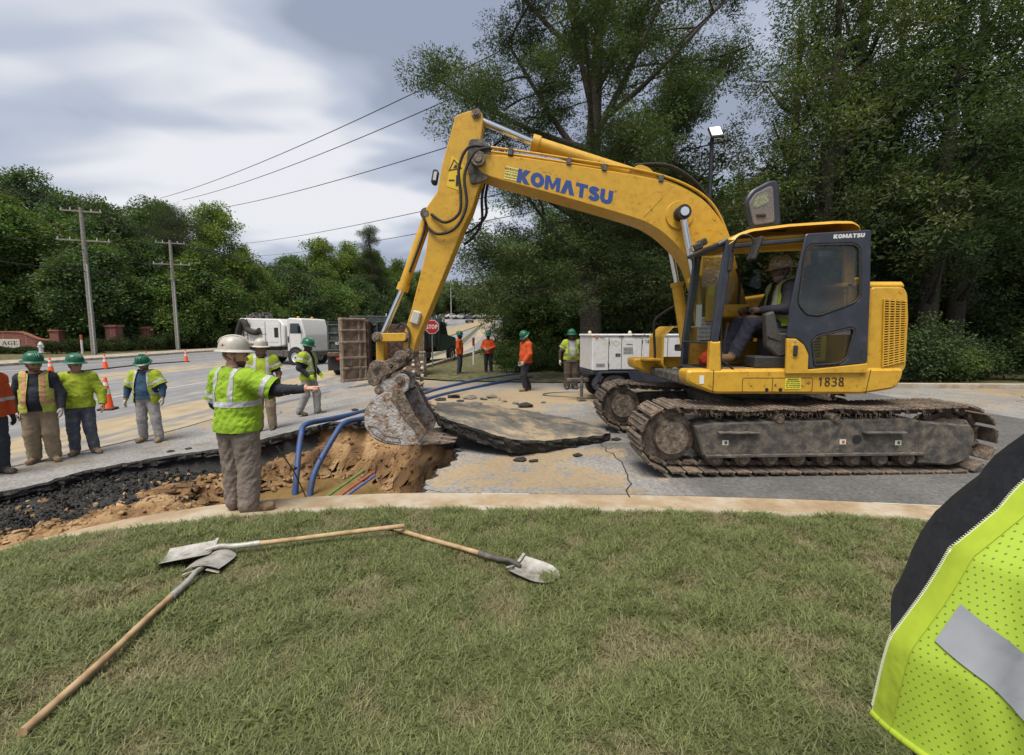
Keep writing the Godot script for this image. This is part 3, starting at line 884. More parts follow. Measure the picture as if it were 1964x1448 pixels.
func build_excavator() -> void:
	var ex := thing("excavator", "yellow crawler excavator lifting a broken asphalt slab with its bucket", "excavator", Vector3(3.7, 0.07, -6.7))
	for s in [1.0, -1.0]: build_track(ex, s)
	# car body between the tracks and the slewing ring
	var cb := MB.new()
	cb.box(V(0.0, 0.62, 0), V(1.35, 0.36, 1.9), 0.05)
	for sx in [-1.0, 1.0]:
		for sz in [-1.0, 1.0]:
			cb.box(V(sx * 0.75, 0.5, sz * 0.75), V(1.1, 0.26, 0.3), 0.04, Basis(Vector3.UP, sx * sz * 0.55))
	part(cb, "car_body", m_darkpaint, ex)
	part(MB.new().lathe([Vector2(0, 0.78), Vector2(0.62, 0.78), Vector2(0.62, 0.98), Vector2(0, 0.98)], 32), "slewing_ring", m_darkpaint, ex)
	# revolving frame with its deep yellow skirt
	var side := round_poly(poly([-1.60, 1.28, -1.59, 1.12, -1.27, 0.99, 0.52, 0.985, 0.93, 1.05, 1.0, 1.16, 1.02, 1.30]), 0.06, 4)
	var deck := part(MB.new().prism(side, 1.10, 1.40, 0.03, [], 0.7), "side_skirt", m_yellow, ex)
	part(MB.new().prism(side, -1.40, -0.95, 0.03, [], 0.7), "side_skirt", m_yellow, ex)
	part(MB.new().box(V(-0.2, 1.06, 0), V(2.2, 0.14, 2.1), 0.02), "revolving_frame", m_darkpaint, ex)
	var seam := MB.new()
	seam.prism(poly([-1.283, 1.005, -1.275, 1.005, -1.275, 1.275, -1.283, 1.275]), 1.395, 1.402)
	seam.prism(poly([0.56, 0.99, 0.568, 0.99, 0.61, 1.28, 0.602, 1.28]), 1.395, 1.402)
	var hp := roundrect(-0.93, 1.01, -0.08, 1.185, 0.03, 3)
	seam.prism(hp, 1.395, 1.4015, 0.0, [MB.inset(hp, 0.007 if not Geometry2D.is_polygon_clockwise(hp) else -0.007)])
	seam.box(V(-0.565, 1.097, 1.399), V(0.007, 0.17, 0.006))
	part(seam, "panel_seam", m_blacktext, deck)
	for q in [[-0.63, 1.04, 0.022], [-0.465, 1.04, 0.022], [-0.53, 1.095, 0.012]]:
		part(MB.new().cyl(V(q[0], q[1], 1.39), V(q[0], q[1], 1.405), q[2], -1.0, 14), "lock", m_blacktext if q[2] > 0.02 else m_steel, deck)
	var wl := sticker(ex, V(-0.32, 1.115, 1.404), 0.19, 0.135, Color(0.72, 0.66, 0.05), "warning_sticker")
	sticker_lines(wl, ["WARNING", "THIS EQUIPMENT", "MUST NOT BE USED", "BY UNTRAINED", "HIGH VOLTAGE LINES"], 0.19, 0.135)
	sticker(ex, V(-1.42, 1.16, 1.404), 0.055, 0.1, Color(0.66, 0.67, 0.66), "white_sticker")
	lettering("1838", 0.145, m_blacktext, deck, V(0.135, 1.135, 1.405), Basis().scaled(V(0.95, 1, 1)), "unit_number", 700, "Droid Sans Mono")
	part(MB.new().prism(star(-0.13, 1.125, 0.028), 1.403, 1.406), "star_mark", mat(Color(0.35, 0.1, 0.02), 0.6), deck)
	# counterweight and engine hood
	var cw := MB.new()
	var rear := round_poly(poly([0.56, 1.22, 0.56, 2.28, 0.95, 2.28, 1.02, 2.2, 1.06, 1.9, 1.08, 1.3, 1.02, 1.22]), 0.05, 3)
	cw.prism(rear, 0.5, 1.36, 0.03, [], 0.6)
	part(cw, "engine_hood", m_yellow, ex)
	var cbk := MB.new()
	var arc := PackedVector2Array()
	for i in 21:
		var a := -1.15 + 2.3 * i / 20.0
		arc.append(Vector2(-0.38 + 1.64 * cos(a), 1.5 * sin(a)))
	arc.append(Vector2(0.3, 1.36)); arc.append(Vector2(0.3, -1.36))
	cbk.xf = Transform3D(Basis(Vector3.RIGHT, PI / 2), V(0, 1.32, 0))
	cbk.prism(arc, -0.98, 0.02, 0.04, [], 0.6)
	part(cbk, "counterweight", m_yellow, ex)
	var hood := MB.new()
	hood.box(V(0.62, 2.28, 0.1), V(0.75, 0.1, 2.5), 0.04)
	hood.box(V(0.62, 2.36, 1.1), V(0.13, 0.1, 0.2), 0.03)
	part(hood, "hood_cover", m_yellow, ex)
	# louvred grille of the radiator door
	var gr := MB.new()
	var gp4 := poly([0.715, 2.125, 0.975, 2.105, 1.02, 1.37, 0.765, 1.305])
	for i in 27:
		var t := (i + 0.5) / 27.0
		var a := gp4[0].lerp(gp4[3], t); var b := gp4[1].lerp(gp4[2], t)
		gr.box(V((a.x + b.x) / 2, (a.y + b.y) / 2, 1.372), V(a.distance_to(b), 0.014, 0.022), 0.004, Basis(Vector3.BACK, (b - a).angle()))
	for u in [0.0, 0.25, 0.5, 0.75, 1.0]:
		var a := gp4[0].lerp(gp4[1], u); var b := gp4[3].lerp(gp4[2], u)
		gr.box(V((a.x + b.x) / 2, (a.y + b.y) / 2, 1.374), V(0.016, a.distance_to(b), 0.022), 0.004, Basis(Vector3.BACK, (b - a).angle() + PI / 2))
	part(MB.new().prism(gp4, 1.355, 1.363), "grille_backing", m_blacktext, ex)
	part(gr, "grille", m_yellow, ex)
	build_cab(ex)
	build_front(ex)
	# right-hand deck: tool box with a step and a handrail
	var tb := MB.new()
	tb.prism(round_poly(poly([-1.22, 1.66, -1.06, 1.83, -0.45, 1.83, -0.45, 1.0, -0.93, 0.96, -1.08, 1.02, -1.22, 1.2]), 0.03, 3), -1.35, -0.62, 0.025, [], 0.5)
	var box := part(tb, "tool_box", m_yellow, ex)
	part(MB.new().prism(roundrect(-1.02, 1.42, -0.82, 1.53, 0.03), -0.622, -0.614), "vent_plate", m_darkpaint, box)
	part(MB.new().box(V(-1.33, 1.27, -0.9), V(0.3, 0.05, 0.45), 0.015), "step", m_yellow, ex)
	var hr := MB.new()
	hr.tube(curve_pts([V(-1.3, 1.3, -0.75), V(-1.3, 1.4, -0.75), V(-1.33, 1.85, -0.75), V(-1.28, 1.97, -0.75), V(-1.05, 2.13, -0.75), V(-0.95, 2.15, -0.75), V(-0.4, 2.15, -0.75)], 5), [0.022], 8)
	part(hr, "handrail", m_rubber, ex)
	var cs := part(MB.new().cyl(V(-1.0, 1.09, -0.62), V(-1.0, 1.09, -0.612), 0.062, -1.0, 20), "round_sticker", mat(Color(0.55, 0.6, 0.58), 0.6), ex)
	part(MB.new().cyl(V(-1.0, 1.09, -0.612), V(-1.0, 1.09, -0.609), 0.045, -1.0, 20), "sticker_print", mat(Color(0.16, 0.42, 0.5), 0.6), cs)

func star(x: float, y: float, r: float) -> PackedVector2Array:
	var o := PackedVector2Array()
	for i in 8:
		var a := PI * i / 4.0
		var q := r if i % 2 == 0 else r * 0.3
		o.append(Vector2(x + q * cos(a), y + q * sin(a)))
	return o

func sticker(parent: Node, at: Vector3, w: float, h: float, c: Color, called: String, bs := Basis()) -> MeshInstance3D:
	var o := part(MB.new().box(V(0, 0, 0), V(w, h, 0.004), 0.001), called, mat(c, 0.55), parent)
	o.transform = Transform3D(bs, at)
	return o
func sticker_lines(o: MeshInstance3D, rows: Array, w: float, h: float, m: Material = null) -> void:
	var s := h / (rows.size() + 0.6)
	for i in rows.size():
		var t: String = rows[i]
		var size := minf(s * 1.15, w * 1.55 / t.length())
		var l := lettering(t, size, m if m else m_blacktext, o, V(0, h * 0.5 - s * (i + 0.8), 0.002), Basis(), "print")
		l.name = "print"

func build_track(ex: Node3D, s: float) -> void:
	var tr := Node3D.new()
	tr.name = "track"
	ex.add_child(tr, true)
	tr.position = Vector3(0, 0, s * 1.195)
	# path of the chain: idler in front, sprocket behind, sag on top
	var loop := []
	for i in 9:
		var a := PI * 0.5 + PI * i / 8.0
		loop.append(V(-1.76 + 0.36 * cos(a), 0.445 + 0.36 * sin(a), 0))
	for x in [-1.2, -0.6, 0.0, 0.6, 1.2]: loop.append(V(x, 0.075, 0))
	for i in 9:
		var a := -PI * 0.5 + PI * i / 8.0
		loop.append(V(1.72 + 0.36 * cos(a), 0.445 + 0.36 * sin(a), 0))
	for q in [[1.2, 0.79], [0.6, 0.775], [0.2, 0.795], [-0.15, 0.765], [-0.5, 0.785], [-0.9, 0.76], [-1.35, 0.785]]: loop.append(V(q[0], q[1], 0))
	loop.append(loop[0])
	var cv := Curve3D.new()
	for q in curve_pts(loop, 4): cv.add_point(q)
	var total := cv.get_baked_length()
	var count := 46
	var shoe_meshes := []
	for k in 3:
		var sh := MB.new()
		var w := 0.60
		sh.box(V(0, 0.012, 0), V(total / count - 0.022, 0.026, w), 0.008)
		for x in [-0.066, 0.0, 0.066]: sh.box(V(x, 0.03, 0.0), V(0.022, 0.02, w - 0.004 * k), 0.007)
		for z in [-0.28, 0.28]: sh.box(V(0.02 * (k - 1), 0.03, z), V(0.09, 0.02, 0.03), 0.01)
		shoe_meshes.append(sh.mesh())
		shoe_meshes[k].surface_set_material(0, [m_mudsteel, tinted(m_mudsteel, Color(1.25, 1.2, 1.15)), tinted(m_mudsteel, Color(0.8, 0.78, 0.78))][k])
	var link := MB.new()
	for z in [-0.09, 0.09]:
		link.box(V(0, -0.05, z), V(0.165, 0.075, 0.04), 0.02)
		link.box(V(0.05, -0.055, z * 1.28), V(0.07, 0.05, 0.02), 0.01)
	link.cyl(V(0.08, -0.05, -0.13), V(0.08, -0.05, 0.13), 0.025, -1.0, 8)
	var link_mesh := link.mesh()
	link_mesh.surface_set_material(0, m_mudsteel)
	for i in count:
		var p := cv.sample_baked(total * i / count)
		var q := cv.sample_baked(fposmod(total * i / count + 0.02, total))
		var t := (q - p).normalized()
		var up := Vector3(t.y, -t.x, 0)   # outwards: the loop runs counter-clockwise seen from +z
		var b := Basis(t, up, Vector3(0, 0, t.cross(up).z))
		var o := MeshInstance3D.new()
		o.mesh = shoe_meshes[(i * 7) % 3]
		o.name = "shoe"
		tr.add_child(o, true)
		o.transform = Transform3D(b, p + up * 0.02)
		var l := MeshInstance3D.new()
		l.mesh = link_mesh
		l.name = "chain_link"
		tr.add_child(l, true)
		l.transform = Transform3D(b, p + up * 0.02)
	# idler, sprocket and rollers
	var idl := MB.new()
	idl.xf = Transform3D(Basis(Vector3.RIGHT, PI / 2), V(-1.74, 0.44, 0))
	idl.lathe([Vector2(0, -0.19), Vector2(0.2, -0.19), Vector2(0.22, -0.1), Vector2(0.3, -0.08), Vector2(0.31, 0.08), Vector2(0.22, 0.1), Vector2(0.2, 0.19), Vector2(0, 0.19)], 28)
	part(idl, "idler", m_mudsteel, tr)
	var spr := MB.new()
	spr.xf = Transform3D(Basis(Vector3.RIGHT, PI / 2), V(1.70, 0.44, 0))
	spr.lathe([Vector2(0, -0.2), Vector2(0.24, -0.2), Vector2(0.25, -0.05), Vector2(0.29, -0.04), Vector2(0.29, 0.04), Vector2(0.25, 0.05), Vector2(0.24, 0.2), Vector2(0, 0.2)], 28)
	for i in 21:
		var a := TAU * i / 21.0
		spr.xf = Transform3D(Basis(Vector3.BACK, a), V(1.70, 0.44, 0))
		spr.box(V(0.30, 0, 0), V(0.06, 0.035, 0.06), 0.012)
	part(spr, "sprocket", m_mudsteel, tr)
	var z0 := 0.12 * s; var z1 := 0.27 * s
	var fr := MB.new()
	fr.prism(poly([-1.5, 0.6, -1.38, 0.235, 1.27, 0.27, 1.25, 0.66, 1.1, 0.70, -1.3, 0.64]), -0.13, 0.2 * s + (0.05 * s), 0.02)
	fr.prism(poly([1.2, 0.67, 1.24, 0.15, 1.62, 0.12, 1.84, 0.2, 1.88, 0.5, 1.8, 0.62, 1.55, 0.64]), 0.2 * s, 0.275 * s, 0.02)
	fr.prism(poly([-1.36, 0.22, 1.27, 0.255, 1.27, 0.29, -1.37, 0.255]), 0.25 * s, 0.3 * s, 0.006)
	part(fr, "track_frame", m_darkpaint, tr)
	for x in [-1.0, 0.75]: part(MB.new().box(V(x + 0.02, 0.53, 0.285 * s), V(0.5, 0.03, 0.07), 0.01), "step", m_darkpaint, tr)
	part(MB.new().cyl(V(0.47, 0.44, 0.25 * s), V(0.47, 0.44, 0.253 * s), 0.058, -1.0, 20), "drain_hole", m_blacktext, tr)
	for q in [[-1.12, 0.40], [0.97, 0.40], [0.3, 0.41]]:
		var d := part(MB.new().box(V(q[0], q[1], 0.252 * s), V(0.075, 0.06, 0.006)), "lift_sticker", mat(Color(0.62, 0.6, 0.5), 0.7), tr)
		part(MB.new().box(V(q[0] + 0.005, q[1], 0.256 * s), V(0.03, 0.035, 0.003)), "print", mat(Color(0.35, 0.08, 0.05) if q[0] == 0.3 else Color(0.06, 0.06, 0.06), 0.7), d)
	for i in 8:
		var x := -1.2 + 2.35 * i / 7.0
		var ro := MB.new()
		ro.xf = Transform3D(Basis(Vector3.RIGHT, PI / 2), V(x, 0.19, 0))
		ro.lathe([Vector2(0, -0.24), Vector2(0.06, -0.24), Vector2(0.075, -0.2), Vector2(0.1, -0.19), Vector2(0.1, 0.19), Vector2(0.075, 0.2), Vector2(0.06, 0.24), Vector2(0, 0.24)], 16)
		part(ro, "roller", m_mudsteel, tr)
	for x in [-0.48, 0.2]:
		var ro := MB.new()
		ro.xf = Transform3D(Basis(Vector3.RIGHT, PI / 2), V(x, 0.695, 0.05 * s))
		ro.lathe([Vector2(0, -0.2), Vector2(0.062, -0.2), Vector2(0.062, 0.2), Vector2(0.05, 0.215), Vector2(0.05, 0.2), Vector2(0, 0.2)], 18)
		part(ro, "carrier_roller", m_mudsteel, tr)
	# dried grass and clods hanging from the upper run
	var cl := MB.new()
	var r := RandomNumberGenerator.new(); r.seed = 40 + int(s)
	for i in 90:
		var x := r.randf_range(-1.5, 1.3)
		var y := 0.765 + 0.0 * x
		var l := r.randf_range(0.02, 0.09)
		cl.tube(PackedVector3Array([V(x, y, 0.3 * s), V(x + r.randf_range(-0.02, 0.02), y - l * 0.6, 0.31 * s), V(x + r.randf_range(-0.05, 0.05), y - l, 0.30 * s)]), [0.004, 0.003, 0.001], 3, false)
	tag(part(cl, "dried_mud_strands", m_mudsteel, tr), "", "", "", "stuff")

func glass_pane(pts: PackedVector2Array, z: float, called: String, parent: Node) -> MeshInstance3D:
	return part(MB.new().prism(pts, z - 0.003, z + 0.003), called, m_glass, parent)

func build_cab(ex: Node3D) -> void:
	var cab := Node3D.new()
	cab.name = "cab"
	ex.add_child(cab, true)
	var zn := 1.38; var zf := 0.42
	# floor, rear wall, roof
	part(MB.new().box(V(-0.45, 1.255, 0.9), V(1.75, 0.05, 0.96), 0.01), "floor_plate", m_interior, cab)
	var ribs := MB.new()
	for i in 9: ribs.box(V(-1.08 + i * 0.07, 1.284, 1.05), V(0.02, 0.008, 0.6), 0.003)
	part(ribs, "floor_mat", worn(noise_tex(0.06, 4, [[0.0, Color(0.06, 0.055, 0.045)], [1.0, Color(0.24, 0.21, 0.16)]]), 2.0, 0.9), cab)
	var roof := MB.new()
	var rp := round_poly(poly([-1.2, 2.765, -1.15, 2.80, -1.04, 2.885, -0.9, 2.935, -0.46, 2.99, 0.08, 3.025, 0.29, 3.025, 0.385, 2.97, 0.40, 2.86, -0.30, 2.83]), 0.04, 3)
	roof.prism(rp, zf - 0.04, zn + 0.0, 0.035, [], 0.6)
	part(roof, "roof", m_yellow, cab)
	part(MB.new().prism(poly([-1.1, 2.76, -0.3, 2.83, 0.4, 2.86, 0.4, 2.82, -0.3, 2.785, -1.1, 2.71]), zn - 0.05, zn + 0.004, 0.01), "roof_rail", m_navy, cab)
	# pillars: near front, far front, near rear, far rear
	for z in [[zn - 0.07, zn - 0.005], [zf + 0.005, zf + 0.07]]:
		part(MB.new().prism(poly([-1.19, 2.79, -1.31, 1.66, -1.32, 1.24, -1.23, 1.24, -1.215, 1.66, -1.09, 2.79]), z[0], z[1], 0.012), "front_pillar", m_navy, cab)
		part(MB.new().prism(poly([0.24, 2.84, 0.36, 2.84, 0.46, 1.25, 0.34, 1.25]), z[0] - 0.05 * signf(z[0] - 0.9), z[1] - 0.05 * signf(z[0] - 0.9), 0.012), "rear_pillar", m_yellow, cab)
	part(MB.new().prism(poly([-1.325, 1.62, -1.20, 1.62, -1.17, 1.235, -1.325, 1.235]), zn - 0.09, zn + 0.008, 0.02), "front_corner_panel", m_yellow, cab)
	part(MB.new().prism(poly([-1.2, 1.9, -1.18, 1.235, -1.05, 1.235, -0.98, 1.26, -1.17, 1.4]), zn - 0.06, zn - 0.002, 0.01), "sill_corner", m_navy, cab)
	part(MB.new().box(V(-0.3, 2.0, zf - 0.005), V(1.5, 1.52, 0.012)), "side_glass", m_glass, cab)
	part(MB.new().box(V(-0.35, 1.42, zf - 0.01), V(1.7, 0.36, 0.03)), "side_panel", m_yellow, cab)
	part(MB.new().box(V(0.42, 1.55, 0.9), V(0.04, 0.65, 0.9)), "rear_panel", m_interior, cab)
	var rg := part(MB.new().box(V(0.36, 2.35, 0.9), V(0.006, 0.9, 0.82)), "rear_glass", m_glass, cab)
	# windscreen in two panes that slope back, with its frame
	var ws := MB.new()
	var lo := V(-1.31, 1.26, 0); var mid := V(-1.30, 1.60, 0); var top := V(-1.17, 2.77, 0)
	for pr in [[lo, mid - V(0, 0.012, 0), "lower_windscreen"], [mid + V(0, 0.012, 0), top, "windscreen"]]:
		var g := MB.new()
		var a: Vector3 = pr[0]; var b: Vector3 = pr[1]
		g.quad(a + V(0, 0, zf + 0.06), a + V(0, 0, zn - 0.07), b + V(0, 0, zn - 0.07), b + V(0, 0, zf + 0.06))
		part(g, pr[2], m_glass, cab)
	for y in [[lo, 0.03], [mid, 0.025], [top, 0.05]]:
		ws.box(y[0] + V(0, 0, 0.9), V(0.04, y[1], 0.9), 0.008)
	part(ws, "windscreen_frame", m_navy, cab)
	part(MB.new().box(V(-1.22, 2.78, 0.9), V(0.14, 0.05, 0.94), 0.015, Basis(Vector3.BACK, 0.5)), "brow", m_navy, cab)
	# sliding door, run back along the cab
	var dr := Node3D.new()
	dr.name = "door"
	cab.add_child(dr, true)
	var zo := 1.435
	var outline := round_poly(poly([-0.30, 2.865, 0.455, 2.91, 0.50, 2.24, 0.535, 1.365, -0.17, 1.29, -0.17, 1.46, -0.23, 1.58, -0.33, 1.655, -0.442, 1.66, -0.43, 1.99, -0.37, 2.42]), 0.03, 3)
	var upw := round_poly(poly([-0.24, 2.745, 0.27, 2.755, 0.345, 2.70, 0.395, 2.13, 0.32, 2.06, -0.08, 1.915, -0.24, 1.93, -0.345, 2.06, -0.30, 2.66]), 0.05, 3)
	var low := round_poly(poly([-0.155, 1.62, -0.09, 1.69, 0.33, 1.79, 0.36, 1.74, 0.295, 1.42, 0.2, 1.35, -0.10, 1.325]), 0.03, 3)
	part(MB.new().prism(outline, zo - 0.035, zo, 0.012, [upw, low], 0.5), "door_panel", m_navy, dr)
	for q in [upw, low]:
		part(MB.new().prism(q, zo - 0.012, zo + 0.006, 0.004, [MB.inset(q if not Geometry2D.is_polygon_clockwise(q) else rev(q), 0.022)], 0.6), "window_seal", m_rubber, dr)
		glass_pane(q, zo - 0.02, "window_pane", dr)
	part(MB.new().prism(round_poly(poly([-0.445, 1.655, -0.335, 1.652, -0.235, 1.575, -0.175, 1.46, -0.172, 1.285, 0.535, 1.36, 0.545, 1.245, -0.43, 1.235]), 0.012, 3), zo - 0.036, zo + 0.004, 0.008), "door_skirt", m_yellow, dr)
	part(MB.new().prism(roundrect(-0.395, 1.42, -0.285, 1.60, 0.05, 4), zo + 0.003, zo + 0.008, 0.003), "handle_recess", m_yellow, dr)
	part(MB.new().prism(roundrect(-0.372, 1.445, -0.318, 1.575, 0.02, 4), zo + 0.006, zo + 0.026, 0.008), "handle", m_rubber, dr)
	part(MB.new().cyl(V(-0.35, 1.62, zo), V(-0.35, 1.62, zo + 0.012), 0.014, -1.0, 12), "lock", m_chrome, dr)
	part(MB.new().prism(roundrect(0.44, 1.42, 0.475, 1.54, 0.012, 3), zo - 0.002, zo + 0.006, 0.003), "latch_cover", m_rubber, dr)
	var mw := mat(Color(0.62, 0.63, 0.64), 0.5)
	part(block_text("KOMATSU", 0.047, 0.003), "lettering", mw, dr).transform = Transform3D(Basis(V(1.0, 0.05, 0), V(0.05, 1, 0), V(0, 0, 1)), V(0.2, 2.838, zo - 0.001))
	# vent cover seen through the lower door window
	var vc := MB.new()
	vc.box(V(0.03, 1.55, 1.17), V(0.36, 0.36, 0.03), 0.02)
	var vcp := part(vc, "vent_cover", mat(Color(0.5, 0.4, 0.06), 0.6), cab)
	var vs := MB.new()
	for i in 8: vs.box(V(0.0, 1.42 + i * 0.037, 1.188), V(0.27, 0.014, 0.008), 0.003, Basis(Vector3.BACK, 0.12))
	part(vs, "vent_slot", m_blacktext, vcp)
	# roof hatch swung up
	var ht := MB.new()
	var hb := Basis(Vector3.RIGHT, PI / 2 - 0.25) 
	ht.prism(round_poly(poly([-0.83, 3.34, -0.755, 3.47, -0.53, 3.585, -0.43, 3.585, -0.36, 3.05, -0.73, 3.0]), 0.06, 4), 0.98, 1.05, 0.02)
	var hatch := part(ht, "roof_hatch", m_navy, cab)
	var hin := round_poly(poly([-0.79, 3.31, -0.72, 3.42, -0.545, 3.51, -0.50, 3.5, -0.455, 3.08, -0.715, 3.04]), 0.04, 4)
	part(MB.new().prism(hin, 1.045, 1.07, 0.01), "hatch_liner", worn(noise_tex(0.05, 4, [[0.0, Color(0.1, 0.09, 0.085)], [1.0, Color(0.2, 0.18, 0.17)]]), 2.0, 0.8), hatch)
	part(MB.new().prism(round_poly(poly([-0.75, 3.30, -0.70, 3.385, -0.575, 3.445, -0.55, 3.31, -0.72, 3.24]), 0.03, 4), 1.068, 1.074), "hatch_window", worn(noise_tex(0.03, 4, [[0.0, Color(0.12, 0.14, 0.08)], [1.0, Color(0.3, 0.32, 0.22)]]), 3.0, 0.2), hatch)
	part(MB.new().box(V(-0.64, 3.16, 1.08), V(0.12, 0.03, 0.02), 0.008), "hatch_handle", m_rubber, hatch)
	part(MB.new().box(V(-0.52, 3.01, 1.0), V(0.5, 0.05, 0.06), 0.01), "hatch_hinge", m_rubber, hatch)
	# mirror, hoop, boom lights, beacon bracket
	var mi := MB.new()
	mi.box(V(-0.93, 2.67, 1.52), V(0.05, 0.28, 0.17), 0.02, Basis(Vector3.BACK, -0.3))
	part(mi, "mirror", m_rubber, cab)
	part(MB.new().tube(curve_pts([V(-1.12, 2.62, 1.38), V(-1.13, 2.76, 1.45), V(-1.08, 2.83, 1.5), V(-0.98, 2.82, 1.5), V(-0.94, 2.76, 1.5)], 5), [0.012], 6), "mirror_arm", m_rubber, cab)
	part(MB.new().box(V(-1.13, 2.55, 1.39), V(0.05, 0.22, 0.03), 0.01, Basis(Vector3.BACK, -0.08)), "wiper_bracket", m_rubber, cab)
	for q in [V(-1.36, 2.80, 0.95), V(-1.22, 2.89, 0.75)]:
		var lb := part(MB.new().box(q, V(0.13, 0.09, 0.11), 0.02, Basis(Vector3.BACK, 0.45)), "work_light", m_rubber, cab)
		part(MB.new().box(q + V(-0.062, -0.03, 0), V(0.01, 0.06, 0.09), 0.003, Basis(Vector3.BACK, 0.45)), "lens", mat(Color(0.5, 0.5, 0.48), 0.15), lb)
	# seat, consoles, levers, travel pedals
	var seat := MB.new()
	seat.box(V(-0.22, 1.72, 0.88), V(0.5, 0.14, 0.5), 0.05)
	seat.box(V(0.08, 2.08, 0.88), V(0.14, 0.66, 0.48), 0.05, Basis(Vector3.BACK, -0.15))
	seat.box(V(0.16, 2.5, 0.88), V(0.1, 0.2, 0.26), 0.04)
	part(seat, "seat", m_interior, cab)
	var con := MB.new()
	con.prism(round_poly(poly([-0.60, 1.95, -0.5, 1.99, -0.42, 1.72, -0.1, 1.72, -0.1, 1.5, -0.42, 1.42, -0.56, 1.55]), 0.03, 3), 1.13, 1.25, 0.02)
	con.box(V(-0.2, 1.5, 0.88), V(0.4, 0.44, 0.4), 0.03)
	part(con, "console", worn(noise_tex(0.05, 4, [[0.0, Color(0.04, 0.04, 0.04)], [1.0, Color(0.11, 0.105, 0.095)]]), 2.0, 0.7), cab)
	part(MB.new().tube(curve_pts([V(-0.3, 1.3, 1.22), V(-0.33, 1.62, 1.22), V(-0.28, 1.66, 1.22), V(-0.1, 1.66, 1.22)], 4), [0.012], 6), "console_rail", m_rubber, cab)
	part(MB.new().tube(PackedVector3Array([V(-0.38, 1.6, 1.24), V(-0.58, 1.68, 1.26)]), [0.01, 0.01], 6), "lock_lever", m_rubber, cab)
	for z in [0.72, 1.02]:
		part(MB.new().tube(PackedVector3Array([V(-0.62, 1.85, z), V(-0.66, 2.02, z)]), [0.016, 0.024], 8), "control_lever", m_rubber, cab)
		part(MB.new().tube(PackedVector3Array([V(-0.95, 1.28, z - 0.02), V(-0.98, 1.6, z - 0.02), V(-0.94, 1.85, z - 0.02)]), [0.012, 0.012, 0.02], 8), "travel_lever", m_rubber, cab)
	part(MB.new().box(V(-0.45, 1.36, 1.1), V(0.5, 0.15, 0.3), 0.02), "pedal_box", m_interior, cab)
	# yellow tub, stickers and papers on the far side of the cab
	part(MB.new().box(V(-0.62, 2.02, 0.5), V(0.4, 0.18, 0.1), 0.02), "storage_tray", m_yellow, cab)
	part(MB.new().box(V(-0.95, 2.12, 0.48), V(0.12, 0.5, 0.06), 0.02), "monitor_post", m_yellow, cab)
	sticker(cab, V(-0.96, 2.3, 0.52), 0.09, 0.13, Color(0.6, 0.54, 0.05), "warning_sticker")
	var pl := sticker(cab, V(-0.98, 1.78, 0.46), 0.24, 0.32, Color(0.6, 0.62, 0.64), "instruction_plate")
	sticker_lines(pl, ["NOTICE", "READ MANUAL", "BEFORE USE", "CHECK OIL", "AND WATER"], 0.24, 0.32, mat(Color(0.12, 0.15, 0.2), 0.6))
	sticker(cab, V(-1.16, 1.95, 0.62), 0.1, 0.3, Color(0.5, 0.55, 0.55), "paper_sheet", Basis(Vector3.UP, -1.2))
	part(MB.new().tube(curve_pts([V(-0.55, 2.1, 0.46), V(-0.55, 2.45, 0.46), V(-0.6, 2.6, 0.46)], 4), [0.02], 8), "grab_bar", m_rubber, cab)

func rev(q: PackedVector2Array) -> PackedVector2Array:
	var o := q.duplicate()
	o.reverse()
	return o

func box_beam(up: PackedVector2Array, low: PackedVector2Array, half: float) -> MB:   # boxed plate girder with a lipped top plate
	var o := up.duplicate()
	o.append_array(rev(low))
	return MB.new().prism(o, -half, half, 0.012, [], 0.35)

